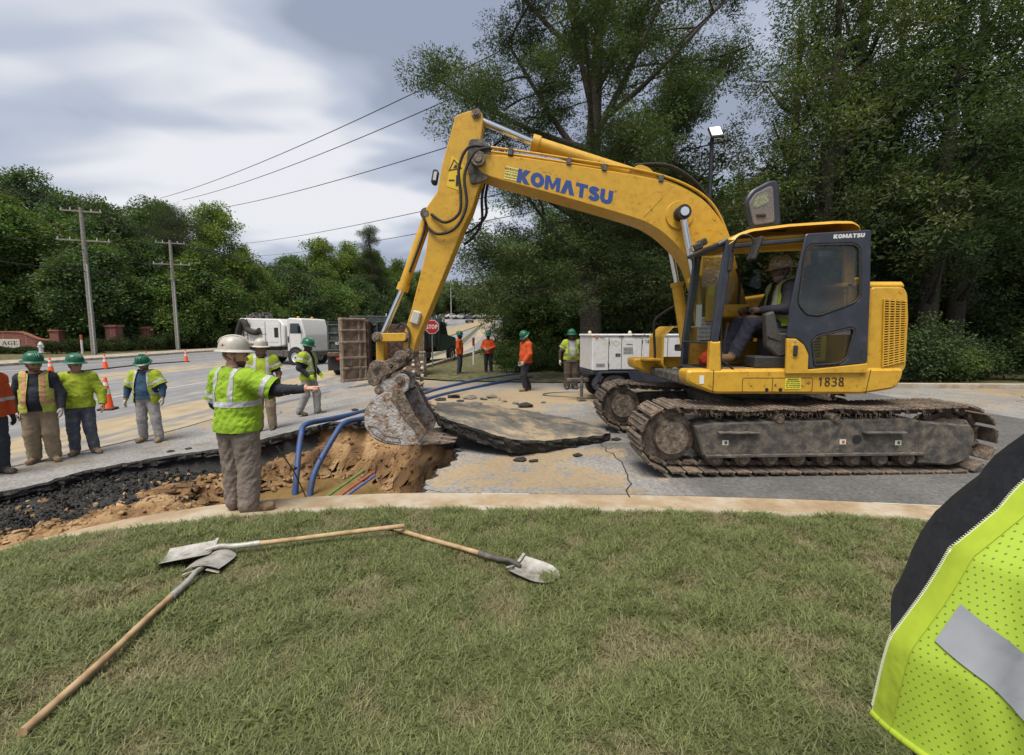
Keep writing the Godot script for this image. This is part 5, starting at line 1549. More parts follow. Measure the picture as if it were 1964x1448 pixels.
func person(S: Dictionary) -> Node3D:
	var at: Vector3 = S.at
	var root := thing("person", S.label, "person", at, S.yaw, S.get("group", ""))
	var k: float = S.get("h", 1.75) / 1.75
	var gth: float = S.get("girth", 1.0)
	var cell: float = S.get("cell", 0.02)
	var J := {"hipL": V(0.095, 0.93, 0), "hipR": V(-0.095, 0.93, 0), "kneeL": V(0.11, 0.50, 0.02), "kneeR": V(-0.11, 0.50, 0.02), "anL": V(0.12, 0.09, -0.03), "anR": V(-0.12, 0.09, -0.03),
		"toeL": V(0.145, 0.035, 0.15), "toeR": V(-0.145, 0.035, 0.15), "pel": V(0, 0.96, 0), "bel": V(0, 1.10, 0.015), "che": V(0, 1.27, 0.0), "shL": V(0.175, 1.42, -0.01), "shR": V(-0.175, 1.42, -0.01),
		"elL": V(0.245, 1.14, -0.03), "elR": V(-0.245, 1.14, -0.03), "wrL": V(0.26, 0.88, 0.03), "wrR": V(-0.26, 0.88, 0.03), "nek": V(0, 1.46, -0.015), "hed": V(0, 1.635, 0.02)}
	for q in S.get("pose", {}): J[q] = S.pose[q]
	for q in J: J[q] = J[q] * k
	var r := k
	var legs := []
	var sw: float = S.get("trouser", 0.022)   # how loose the trousers hang
	for s in ["L", "R"]:
		legs.append([J["hip" + s], J["knee" + s], (0.088 + sw * 0.8) * r * (0.5 + 0.5 * gth), (0.062 + sw) * r])
		legs.append([J["knee" + s], J["an" + s] + V(0, 0.015, 0), (0.062 + sw) * r, (0.05 + sw) * r])
	var boots := []
	for s in ["L", "R"]:
		var fw: Vector3 = J["toe" + s] - J["an" + s]
		boots.append([J["an" + s] + V(0, 0.10 * k, 0), J["an" + s] - V(0, 0.035 * k, 0), 0.055 * r, 0.05 * r])
		boots.append([J["an" + s] + V(0, -0.045 * k, 0) - V(fw.x, 0, fw.z) * 0.15, J["toe" + s] + V(0, 0.005, 0), 0.042 * r, 0.042 * r])
	var tor := [[J.hipL.lerp(J.pel, 0.35), J.hipR.lerp(J.pel, 0.35), 0.115 * r * gth, 0.115 * r * gth], [J.pel, J.bel, 0.125 * r * gth, 0.128 * r * gth],
		[J.bel + V(0.05, 0, 0) * gth, J.che + V(0.06, 0, 0), 0.105 * r * gth, 0.115 * r], [J.bel - V(0.05, 0, 0) * gth, J.che - V(0.06, 0, 0), 0.105 * r * gth, 0.115 * r],
		[J.che + V(0, 0.06, 0), J.shL, 0.1 * r, 0.07 * r], [J.che + V(0, 0.06, 0), J.shR, 0.1 * r, 0.07 * r], [J.shL, J.nek, 0.055 * r, 0.06 * r], [J.shR, J.nek, 0.055 * r, 0.06 * r]]
	if gth > 1.1: tor.append([J.bel + V(0, -0.04, 0.05 * gth), J.bel + V(0, 0.06, 0.045 * gth), 0.115 * r * gth, 0.105 * r * gth])
	var arms := []
	for s in ["L", "R"]:
		arms.append([J["sh" + s], J["el" + s], 0.06 * r * (0.6 + 0.4 * gth), 0.047 * r])
		arms.append([J["el" + s], J["wr" + s], 0.046 * r, 0.031 * r])
	var neck := [[J.nek, J.hed + V(0, -0.09, -0.02), 0.055 * r, 0.055 * r]]
	var bones := legs + boots + tor + arms + neck
	var body := sdf(bones, cell, 0.028)
	wrinkle(body, 0.007)
	wrinkle(body, 0.012 if cell < 0.03 else 0.0, Vector3(8, 3.5, 8))
	# the one body mesh, its surfaces by what covers it: trousers, boots, skin
	var parts := [[PackedVector3Array(), PackedVector3Array(), PackedColorArray()], [PackedVector3Array(), PackedVector3Array(), PackedColorArray()], [PackedVector3Array(), PackedVector3Array(), PackedColorArray()]]
	var skin_c: Color = S.get("skin", Color(0.3, 0.17, 0.1))
	for i in range(0, body.t.size(), 3):
		var cen := (body.v[body.t[i]] + body.v[body.t[i + 1]] + body.v[body.t[i + 2]]) / 3.0
		var w := 2
		if cen.y < J.pel.y + 0.07 * k and seg_d(cen, J.elL, J.wrL) > 0.075 and seg_d(cen, J.elR, J.wrR) > 0.075 and seg_d(cen, J.wrL, J.wrL) > 0.09 and seg_d(cen, J.wrR, J.wrR) > 0.09:
			w = 0
			for s in ["L", "R"]:
				if cen.distance_to(J["an" + s]) < 0.5 * k and minf(seg_d(cen, J["an" + s] + V(0, -0.02, 0), J["toe" + s]), seg_d(cen, J["an" + s], J["an" + s])) < 0.062 * k and seg_d(cen, J["knee" + s], J["an" + s].lerp(J["knee" + s], 0.12)) > 0.078 * k: w = 1
		for e in 3:
			parts[w][0].append(body.v[body.t[i + e]]); parts[w][1].append(body.n[body.t[i + e]]); parts[w][2].append(skin_c if w == 2 else Color(1, 1, 1))
	# head with its face
	var hc: float = 0.007 if cell < 0.016 else (0.009 if cell < 0.024 else 0.013)
	var hd := head_skin(hc)
	var hb := Basis.from_euler(S.get("look", Vector3.ZERO), EULER_ORDER_YXZ)
	var hx := Transform3D(hb.scaled(Vector3.ONE * k * 1.04), J.hed)
	var hair: Color = S.get("hair", Color(0.012, 0.01, 0.009)); var beard: Color = S.get("beard", skin_c)
	for i in hd.t.size():
		var q := hd.v[hd.t[i]]
		var c := skin_c
		if q.z < 0.02 and q.y > -0.035 - q.z * 0.5 and absf(q.x) < 0.083 and q.y < 0.12: c = hair
		if absf(q.x) > 0.078 and q.y < 0.03 and q.y > -0.05: c = skin_c * 0.95
		if q.z > 0.015 and q.y < -0.036 and q.y > -0.12 and not (absf(q.x) < 0.018 and q.y > -0.062 and q.y < -0.05): c = beard
		if q.z > 0.07 and absf(q.y + 0.057) < 0.008 and absf(q.x) < 0.022: c = skin_c.lerp(Color(0.3, 0.09, 0.07), 0.5)
		if absf(q.y - 0.043) < 0.007 and absf(absf(q.x) - 0.033) < 0.02 and q.z > 0.06: c = hair.lerp(skin_c, 0.25)
		if absf(q.y - 0.018) < 0.007 and absf(absf(q.x) - 0.032) < 0.013 and q.z > 0.05: c = Color(0.02, 0.014, 0.012)
		if S.get("glasses", false) and absf(q.y - 0.02) < 0.02 and absf(q.x) < 0.075 and q.z > 0.04: c = Color(0.006, 0.006, 0.007)
		parts[2][0].append(hx * q); parts[2][1].append((hb * hd.n[hd.t[i]]).normalized()); parts[2][2].append(c)
	# hands: bare ones belong to the body, gloves are parts
	var gl = S.get("gloves")
	for s in ["L", "R"]:
		var hp: String = S.get("hand" + s, "relaxed")
		var hk := hand_skin(hp, 0.005 if cell < 0.016 else (0.007 if cell < 0.024 else 0.011))
		var dirv: Vector3 = (J["wr" + s] - J["el" + s]).normalized()
		if S.has("aim" + s): dirv = (S["aim" + s] as Vector3).normalized()
		var sd := 1.0 if s == "L" else -1.0
		var palm: Vector3 = S.get("palm" + s, V(-sd, 0, 0))
		var up := -(palm - dirv * palm.dot(dirv)).normalized()
		var bx := up.cross(dirv).normalized()
		var thumb := 1.0 if bx.dot(S.get("thumb" + s, V(0, 0, 1))) > 0.0 else -1.0
		var hs := k * (1.13 if gl else 1.0)
		var gm := MB.new()
		for i in range(0, hk.t.size(), 3):
			var P := []; var N := []
			for e in 3:
				var q := hk.v[hk.t[i + e]]; var nn := hk.n[hk.t[i + e]]
				P.append(J["wr" + s] + (bx * q.x * thumb + up * q.y + dirv * q.z) * hs); N.append((bx * nn.x * thumb + up * nn.y + dirv * nn.z).normalized())
			gm.tri(P[0], P[1], P[2], N[0], N[1], N[2])
		if gl: part(gm, "glove", gl, root)
		else:
			parts[2][0].append_array(gm.v); parts[2][1].append_array(gm.n)
			for i in gm.v.size(): parts[2][2].append(skin_c)
	var am := ArrayMesh.new()
	if not person_mats.has("skin"):
		var sm := mat(Color(1, 1, 1), 0.55)
		person_mats["skin"] = sm
	arr_surface(am, parts[0][0], parts[0][1], parts[0][2], S.trousers)
	arr_surface(am, parts[1][0], parts[1][1], parts[1][2], S.boots)
	arr_surface(am, parts[2][0], parts[2][1], parts[2][2], person_mats["skin"])
	var bo := MeshInstance3D.new()
	bo.mesh = am
	bo.name = "body"
	root.add_child(bo, true)
	# eyes
	if cell < 0.024:
		for x in [-0.032, 0.032]: part(MB.new().sphere(hx * V(x, 0.018, 0.073), Vector3.ONE * 0.0125, 10, 6), "eye", mat(Color(0.25, 0.22, 0.2), 0.2), root)
	# shirt or jacket: a loose shell over torso and arms, open at hem, cuffs and collar
	var up_clips := []
	var Q: Dictionary = S.shirt
	var g: float = Q.get("loose", 0.02)
	var sb := []
	for b in tor: sb.append([b[0], b[1], b[2] + g, b[3] + g])
	sb.append([J.pel + V(0.05, -0.09, 0), J.pel + V(-0.05, -0.09, 0), 0.115 * r * gth + g, 0.115 * r * gth + g])
	for b in Q.get("extra", []): sb.append(b)
	var sl: float = Q.get("sleeve", 1.0)
	for i in 4:
		var b: Array = arms[i]
		if i % 2 == 0: sb.append([b[0], b[1] if sl >= 0.5 else b[0].lerp(b[1], sl * 2.0), b[2] + g * 0.8, b[3] + g])
		elif sl >= 0.55: sb.append([b[0], b[0].lerp(b[1], (sl - 0.5) * 2.0 + 0.06), b[2] + g * 0.9, b[3] + g * 0.7])
	for s in ["L", "R"]:
		var e: Vector3 = J["el" + s]; var w: Vector3 = J["wr" + s]; var a: Vector3 = J["sh" + s]
		var dv := (w - e).normalized() if sl >= 0.55 else (e - a).normalized()
		var pt := e.lerp(w, (sl - 0.5) * 2.0) if sl >= 0.55 else a.lerp(e, sl * 2.0)
		up_clips.append([pt, -dv, pt, 0.12])
	up_clips.append([V(0, Q.get("hem", 0.86) * k, 0), Vector3.UP, J.pel, 0.28 * gth])
	if Q.get("called", "") == "hooded_sweatshirt":
		for hs in [-1.0, 1.0]:
			sb.append([J.nek + V(0.075 * hs, 0.02, 0.02), J.nek + V(0.05 * hs, 0.03, -0.07), 0.035, 0.04])
			sb.append([J.nek + V(0.05 * hs, 0.03, -0.07), J.nek + V(0, 0.0, -0.1), 0.045, 0.05])
			sb.append([J.nek + V(0.075 * hs, 0.02, 0.02), J.nek + V(0.0, -0.03, 0.075), 0.03, 0.028])
	var sh := sdf(sb, cell, 0.032)
	wrinkle(sh, Q.get("fold", 0.008))
	up_clips.append([J.nek + V(0, 0.065, 0.0), V(0, -1, -0.35).normalized(), J.nek, 0.13])
	part(cut(sh, up_clips), Q.get("called", "shirt"), Q.mat, root)
	if Q.has("stripe"):
		for y in Q.stripe: part(cut(sh, up_clips + [[V(0, y[0] * k, 0), Vector3.UP], [V(0, y[1] * k, 0), Vector3.DOWN], ["arm", 9.0, 9.0, 99.0]], 0.003), "reflective_tape", m_tape(), root)
	# vest
	if S.has("vest"):
		var W: Dictionary = S.vest
		var gv := g + 0.022
		var vb := []
		for b in tor: vb.append([b[0], b[1], b[2] + gv, b[3] + gv])
		vb.append([J.pel + V(0.05, -0.1, 0), J.pel + V(-0.05, -0.1, 0), 0.118 * r * gth + gv, 0.118 * r * gth + gv])
		var vs: float = W.get("sleeve", 0.0)
		var vc := []
		for s in ["L", "R"]:
			var a: Vector3 = J["sh" + s]; var e: Vector3 = J["el" + s]
			var pt: Vector3 = a.lerp(e, vs) if vs > 0.0 else a * V(1.0, 1.0, 1.0)
			if vs > 0.0: vb.append([a, a.lerp(e, vs + 0.1), 0.062 * r + gv, 0.06 * r + gv * 1.5])
			vc.append([pt, -(e - a).normalized() if vs > 0.0 else V(-signf(a.x), 0, 0), pt, 0.17 if vs > 0.0 else 0.2])
		vc.append([V(0, W.get("hem", 0.9) * k, 0), Vector3.UP, J.pel, 0.33 * gth])
		vc.append([J.nek + V(0, 0.03, 0.0), V(0, -1, -0.8).normalized(), J.nek + V(0, 0.03, 0), 0.12])
		if W.get("open", 0.0) > 0.0: vc.append(["front", W.get("open_top", 0.05), W.open, 0.0])
		var vm := sdf(vb, cell, 0.03)
		wrinkle(vm, W.get("fold", 0.009))
		var vest := part(cut(vm, vc), "vest", W.mat, root)
		var tp: Material = W.get("tape_mat", m_tape())
		var wy: float = W.get("waist", 1.06) * k
		part(cut(vm, vc + [[V(0, wy, 0), Vector3.UP], [V(0, wy + 0.055, 0), Vector3.DOWN], [J.elL, V(-1, 0, 0), J.elL, 0.16], [J.elR, V(1, 0, 0), J.elR, 0.16]], 0.004), "reflective_tape", tp, vest)
		for s in [1.0, -1.0]:
			part(cut(vm, vc + [[V(s * 0.085 * k, 0, 0), V(s, 0, 0)], [V(s * 0.135 * k, 0, 0), V(-s, 0, 0)], [V(0, wy + 0.05, 0), Vector3.UP]], 0.004), "reflective_tape", tp, vest)
		if vs > 0.0:
			for s in ["L", "R"]:
				var a: Vector3 = J["sh" + s]; var e: Vector3 = J["el" + s]
				var dv := (e - a).normalized()
				var p0 := a.lerp(e, vs) - dv * 0.05
				part(cut(vm, vc + [[p0, -dv], [p0 - dv * 0.05, dv], ["near", p0, 0.17]], 0.004), "reflective_tape", tp, vest)
	if S.has("hat"):
		helmet(root, Transform3D(hb * Basis(Vector3.RIGHT, S.get("hat_tilt", 0.06)) * Basis().scaled(Vector3.ONE * k * 1.02), hx * V(0, 0.07, -0.008)), S.hat)
	return root
func seg_d(p: Vector3, a: Vector3, b: Vector3) -> float:
	return p.distance_to(Geometry3D.get_closest_point_to_segment(p, a, b))
func m_tape() -> StandardMaterial3D:
	if not person_mats.has("tape"):
		person_mats["tape"] = worn(noise_tex(0.02, 5, [[0.0, Color(0.3, 0.31, 0.32)], [1.0, Color(0.52, 0.53, 0.54)]]), 3.0, 0.5)
	return person_mats["tape"]
func build_crew() -> void:
	var hv := cloth(Color(0.26, 0.43, 0.02), 0.3)          # fluorescent yellow green
	var hv2 := cloth(Color(0.33, 0.42, 0.025), 0.3)
	var orange := cloth(Color(0.53, 0.075, 0.012), 0.3)
	var hat_g := worn(noise_tex(0.015, 6, [[0.0, Color(0.02, 0.07, 0.04)], [0.3, Color(0.01, 0.1, 0.054)], [1.0, Color(0.012, 0.13, 0.07)]]), 3.0, 0.35)
	var hat_w := worn(noise_tex(0.015, 6, [[0.0, Color(0.36, 0.33, 0.27)], [0.35, Color(0.42, 0.4, 0.35)], [1.0, Color(0.49, 0.47, 0.42)]]), 3.0, 0.4)
	var glove_w := soiled(Color(0.45, 0.42, 0.37), Color(0.3, 0.25, 0.18))
	var boot_t := soiled(Color(0.2, 0.14, 0.085), Color(0.3, 0.23, 0.14))
	var boot_d := soiled(Color(0.05, 0.042, 0.034), Color(0.16, 0.13, 0.09))
	var khaki := soiled(Color(0.27, 0.215, 0.145), Color(0.2, 0.155, 0.1))
	var jeans := soiled(Color(0.06, 0.075, 0.105), Color(0.17, 0.16, 0.14))
	var navy := cloth(Color(0.018, 0.022, 0.035), 0.3)
	var grey := soiled(Color(0.27, 0.27, 0.28), Color(0.3, 0.26, 0.2))
	var brown := soiled(Color(0.165, 0.135, 0.115), Color(0.235, 0.205, 0.175))
	var tan_skin := Color(0.33, 0.175, 0.105); var brown_skin := Color(0.2, 0.105, 0.062); var dark_skin := Color(0.06, 0.034, 0.023)
	# the man with his back to us, pointing at the bucket
	var pt := person({"at": gp(-2.72, 4.32, 0.004), "yaw": PI - 0.35, "h": 1.66, "girth": 1.2, "cell": 0.0135, "label": "person in a white hard hat and lime vest, back turned, pointing with outstretched arm",
		"skin": Color(0.5, 0.28, 0.2), "hair": Color(0.1, 0.06, 0.035), "beard": Color(0.07, 0.04, 0.025), "trousers": brown, "boots": boot_t, "trouser": 0.042, "look": V(0.05, -0.85, 0), "hat": hat_w, "hat_tilt": 0.0,
		"shirt": {"mat": navy, "loose": 0.012, "called": "long_sleeve_shirt"}, "vest": {"mat": hv, "sleeve": 0.86, "hem": 0.88, "waist": 1.14, "fold": 0.012},
		"pose": {"shR": V(-0.195, 1.41, 0.0), "elR": V(-0.46, 1.30, 0.12), "wrR": V(-0.70, 1.315, 0.23), "elL": V(0.30, 1.15, 0.0), "wrL": V(0.27, 0.93, 0.14), "anL": V(0.13, 0.09, 0.02), "toeL": V(0.16, 0.035, 0.2), "anR": V(-0.13, 0.09, -0.03), "toeR": V(-0.24, 0.035, 0.13)},
		"handR": "point", "palmR": V(0, -1, 0.2), "thumbR": V(0, 0.3, 1.0)})
	part(MB.new().prism(star(0, 0, 0.022), -0.002, 0.002), "hat_sticker", mat(Color(0.5, 0.2, 0.05), 0.6), pt).transform = Transform3D(Basis(Vector3.UP, 1.2) * Basis(Vector3.RIGHT, -0.35), V(-0.04, 1.675, -0.13))
	# second white hat, further back
	person({"at": gp(-5.05, 8.95), "yaw": 0.3, "h": 1.78, "girth": 1.05, "cell": 0.024, "label": "person in a white hard hat and lime vest standing behind the pointing man", "skin": brown_skin, "trousers": khaki, "boots": boot_d, "hat": hat_w,
		"shirt": {"mat": navy, "sleeve": 0.4}, "vest": {"mat": hv2, "sleeve": 0.6, "hem": 0.88}, "look": V(0, 0.5, 0), "pose": {"elL": V(0.28, 1.15, -0.03), "wrL": V(0.27, 0.92, 0.1)}})
	# four men at the left rim
	person({"at": gp(-7.82, 6.5), "yaw": 1.25, "h": 1.78, "girth": 1.1, "cell": 0.019, "label": "person in an orange sweatshirt with silver bands standing at the pit's left rim", "skin": tan_skin, "trousers": cloth(Color(0.03, 0.037, 0.05), 0.3), "boots": boot_d, "gloves": cloth(Color(0.02, 0.018, 0.017)), "hat": hat_g,
		"shirt": {"mat": orange, "loose": 0.026, "called": "sweatshirt", "hem": 0.87, "stripe": [[1.10, 1.15]]}, "look": V(0.15, 0.3, 0), "pose": {"elR": V(-0.26, 1.13, 0.0), "wrR": V(-0.27, 0.9, 0.1)}})
	person({"at": gp(-7.80, 7.22), "yaw": 0.55, "h": 1.73, "girth": 1.12, "cell": 0.017, "label": "person in a navy shirt, khaki trousers and an open orange and lime vest", "skin": tan_skin, "hair": Color(0.01, 0.009, 0.008), "beard": Color(0.1, 0.055, 0.035), "trousers": khaki, "boots": boot_t, "trouser": 0.036, "gloves": glove_w, "hat": hat_g,
		"shirt": {"mat": navy, "called": "shirt", "hem": 0.88}, "vest": {"mat": soiled(Color(0.36, 0.42, 0.07), Color(0.5, 0.25, 0.12)), "hem": 0.86, "open": 0.09, "open_top": 0.06, "waist": 1.02, "tape_mat": cloth(Color(0.55, 0.28, 0.17), 0.3)}, "look": V(0.08, 0.6, 0),
		"pose": {"elR": V(-0.29, 1.14, -0.05), "wrR": V(-0.26, 0.88, 0.03), "elL": V(0.28, 1.14, -0.02), "wrL": V(0.29, 0.9, 0.08), "toeL": V(0.2, 0.035, 0.15)}})
	person({"at": gp(-7.6, 7.7), "yaw": 0.6, "h": 1.68, "girth": 1.05, "cell": 0.018, "label": "person in a fluorescent yellow hooded sweatshirt and dusty jeans at the rim", "skin": Color(0.36, 0.2, 0.125), "trousers": jeans, "boots": boot_t, "gloves": soiled(Color(0.33, 0.27, 0.2), Color(0.2, 0.16, 0.11)), "hat": hat_g,
		"shirt": {"mat": hv2, "loose": 0.03, "called": "hooded_sweatshirt", "hem": 0.88, "fold": 0.012}, "look": V(0.05, 0.65, 0), "pose": {"toeL": V(0.23, 0.035, 0.14), "anL": V(0.15, 0.09, 0.0), "elL": V(0.31, 1.15, 0.0), "wrL": V(0.33, 0.92, 0.08), "elR": V(-0.31, 1.15, 0.0), "wrR": V(-0.33, 0.92, 0.06)}})
	person({"at": gp(-7.16, 8.6), "yaw": 0.15, "h": 1.62, "girth": 1.1, "cell": 0.019, "label": "person in a blue button shirt and an open lime vest, grey trousers", "skin": tan_skin, "beard": Color(0.12, 0.065, 0.04), "glasses": true, "trousers": grey, "boots": boot_t, "gloves": glove_w, "hat": hat_g, "hat_tilt": 0.12,
		"shirt": {"mat": cloth(Color(0.03, 0.075, 0.13), 0.3), "hem": 0.93, "sleeve": 0.93}, "vest": {"mat": hv2, "sleeve": 0.8, "hem": 0.84, "open": 0.15, "open_top": 0.07, "waist": 1.02}, "look": V(0.3, 0.1, 0),
		"pose": {"elR": V(-0.33, 1.16, 0.0), "wrR": V(-0.35, 0.92, 0.08), "elL": V(0.32, 1.16, 0.0), "wrL": V(0.34, 0.93, 0.06), "anL": V(0.2, 0.09, 0.02), "anR": V(-0.13, 0.09, -0.02), "kneeL": V(0.16, 0.5, 0.03), "toeL": V(0.24, 0.035, 0.18)}})
	# the walker behind the pointing hand
	person({"at": gp(-4.85, 10.5), "yaw": 1.45, "h": 1.74, "cell": 0.025, "label": "person in a green hard hat, lime vest and black sleeves walking by the far rim", "skin": dark_skin, "trousers": grey, "boots": boot_d, "gloves": cloth(Color(0.4, 0.62, 0.05)), "hat": hat_g,
		"shirt": {"mat": navy}, "vest": {"mat": hv2, "sleeve": 0.55, "hem": 0.86, "open": 0.03}, "look": V(0.25, 0, 0),
		"pose": {"kneeL": V(0.1, 0.51, 0.14), "anL": V(0.11, 0.09, 0.13), "toeL": V(0.12, 0.035, 0.31), "kneeR": V(-0.1, 0.5, -0.02), "anR": V(-0.11, 0.1, -0.2), "toeR": V(-0.12, 0.035, -0.03), "elR": V(-0.26, 1.16, -0.06), "wrR": V(-0.2, 0.97, 0.14), "elL": V(0.26, 1.15, 0.0), "wrL": V(0.17, 0.99, 0.2)}})
	# orange sweatshirts further back
	var og := {"mat": orange, "loose": 0.028, "called": "sweatshirt", "hem": 0.88}
	var blackj := cloth(Color(0.02, 0.022, 0.028), 0.3)
	person({"at": gp(-2.24, 18.9), "yaw": 1.5, "h": 1.74, "cell": 0.034, "label": "person in an orange sweatshirt and navy trousers standing in profile beside the white post", "skin": dark_skin, "trousers": cloth(Color(0.03, 0.04, 0.065), 0.3), "boots": boot_d, "hat": hat_g, "shirt": og, "pose": {"wrR": V(-0.22, 0.9, 0.1), "elR": V(-0.24, 1.15, -0.02)}})
	person({"at": gp(-1.04, 19.5), "yaw": -0.2, "h": 1.72, "cell": 0.034, "label": "person in an orange sweatshirt with both hands held together in front", "skin": dark_skin, "trousers": blackj, "boots": boot_d, "gloves": glove_w, "hat": hat_g, "shirt": og,
		"pose": {"elR": V(-0.29, 1.16, 0.0), "wrR": V(-0.12, 1.1, 0.24), "elL": V(0.28, 1.16, 0.0), "wrL": V(0.06, 1.06, 0.25)}})
	person({"at": gp(0.42, 13.5), "yaw": -1.15, "h": 1.74, "girth": 1.1, "cell": 0.026, "label": "person in a hooded orange sweatshirt looking down while stepping, gloves in hand", "skin": tan_skin, "beard": Color(0.09, 0.05, 0.03), "trousers": blackj, "boots": boot_t, "gloves": glove_w, "hat": hat_g, "hat_tilt": 0.2, "shirt": {"mat": orange, "loose": 0.036, "called": "hooded_sweatshirt", "hem": 0.87, "fold": 0.014}, "look": V(0.5, 0.1, 0),
		"pose": {"kneeL": V(0.1, 0.5, 0.12), "anL": V(0.1, 0.09, 0.06), "toeL": V(0.11, 0.035, 0.24), "anR": V(-0.1, 0.1, -0.16), "toeR": V(-0.11, 0.035, 0.01), "elL": V(0.27, 1.15, 0.0), "wrL": V(0.22, 0.92, 0.16), "elR": V(-0.25, 1.15, -0.05), "wrR": V(-0.27, 0.9, 0.04)}})
	# the man leaning on the generator
	person({"at": gp(1.84, 13.75), "yaw": 0.05, "h": 1.76, "girth": 1.3, "cell": 0.026, "label": "person in a green hard hat and lime vest leaning one hand on the generator", "skin": dark_skin, "trousers": soiled(Color(0.07, 0.05, 0.04), Color(0.12, 0.09, 0.07)), "boots": boot_d, "trouser": 0.045, "gloves": glove_w, "hat": hat_g,
		"shirt": {"mat": cloth(Color(0.28, 0.28, 0.27), 0.3), "sleeve": 0.4, "hem": 0.86}, "vest": {"mat": hv2, "sleeve": 0.6, "hem": 0.92, "open": 0.02, "open_top": 0.1, "tape_mat": cloth(Color(0.16, 0.18, 0.14), 0.3)},
		"pose": {"elL": V(0.42, 1.44, 0.04), "wrL": V(0.56, 1.60, 0.08), "elR": V(-0.34, 1.15, -0.02), "wrR": V(-0.36, 0.9, 0.03)}, "palmL": V(0, -1, 0.3)})
	# the operator in the cab
	person({"at": V(3.7 - 0.22, 0.07 + 1.79 - 0.93 * 0.99, -6.7 + 0.88), "yaw": -PI / 2, "h": 1.73, "girth": 1.1, "cell": 0.018, "label": "person at the excavator's controls in a worn hard hat and lime vest", "skin": Color(0.11, 0.06, 0.037), "beard": Color(0.17, 0.15, 0.14), "trousers": cloth(Color(0.022, 0.026, 0.045), 0.3), "boots": soiled(Color(0.2, 0.125, 0.07), Color(0.1, 0.07, 0.045)),
		"hat": worn(noise_tex(0.02, 4, [[0.0, Color(0.12, 0.06, 0.05)], [0.4, Color(0.2, 0.15, 0.12)], [0.6, Color(0.4, 0.38, 0.24)], [1.0, Color(0.5, 0.52, 0.3)]]), 6.0, 0.4), "shirt": {"mat": cloth(Color(0.03, 0.03, 0.04), 0.3)}, "vest": {"mat": hv2, "hem": 0.95, "open": 0.06}, "look": V(0.08, 0.12, 0),
		"pose": {"hipL": V(0.1, 0.93, 0.02), "hipR": V(-0.1, 0.93, 0.02), "kneeL": V(0.13, 0.99, 0.44), "kneeR": V(-0.13, 1.0, 0.44), "anL": V(0.12, 0.60, 0.62), "anR": V(-0.12, 0.60, 0.62), "toeL": V(0.14, 0.53, 0.79), "toeR": V(-0.14, 0.53, 0.79), "pel": V(0, 0.99, 0.0), "bel": V(0, 1.12, 0.0), "che": V(0, 1.28, -0.02),
			"elL": V(0.27, 1.16, 0.08), "wrL": V(0.17, 1.15, 0.36), "elR": V(-0.27, 1.16, 0.08), "wrR": V(-0.17, 1.16, 0.36)}, "handL": "grip", "handR": "grip"})
# ---------- vehicles and machines ----------
func wheel(parent: Node, at: Vector3, r: float, w: float, rim_m: Material, called := "wheel") -> MeshInstance3D:   # axle along local z
	var t := MB.new()
	t.xf = Transform3D(Basis(Vector3.RIGHT, PI / 2), at)
	t.lathe([Vector2(r * 0.6, -w * 0.45), Vector2(r * 0.8, -w * 0.5), Vector2(r * 0.95, -w * 0.46), Vector2(r, -w * 0.3), Vector2(r, w * 0.3), Vector2(r * 0.95, w * 0.46), Vector2(r * 0.8, w * 0.5), Vector2(r * 0.6, w * 0.45)], 28)
	var o := part(t, called, m_rubber, parent)
	var m := MB.new()
	m.xf = Transform3D(Basis(Vector3.RIGHT, PI / 2), at)
	m.lathe([Vector2(0, -w * 0.3), Vector2(r * 0.3, -w * 0.3), Vector2(r * 0.5, -w * 0.25), Vector2(r * 0.58, -w * 0.46), Vector2(r * 0.61, -w * 0.44), Vector2(r * 0.61, w * 0.44), Vector2(r * 0.58, w * 0.46), Vector2(r * 0.5, w * 0.25), Vector2(r * 0.3, w * 0.3), Vector2(0, w * 0.3)], 24)
	part(m, "rim", rim_m, o)
	var hb := MB.new()
	hb.cyl(at - V(0, 0, w * 0.4), at + V(0, 0, w * 0.4), r * 0.13, -1.0, 12)
	part(hb, "hub", m_darkpaint, o)
	for i in 8:
		var a := TAU * i / 8.0
		var q := at + V(cos(a), sin(a), 0) * r * 0.38
		part(MB.new().cyl(q - V(0, 0, w * 0.31), q + V(0, 0, w * 0.31), r * 0.035, -1.0, 6), "lug_nut", m_darkpaint, o)
	return o

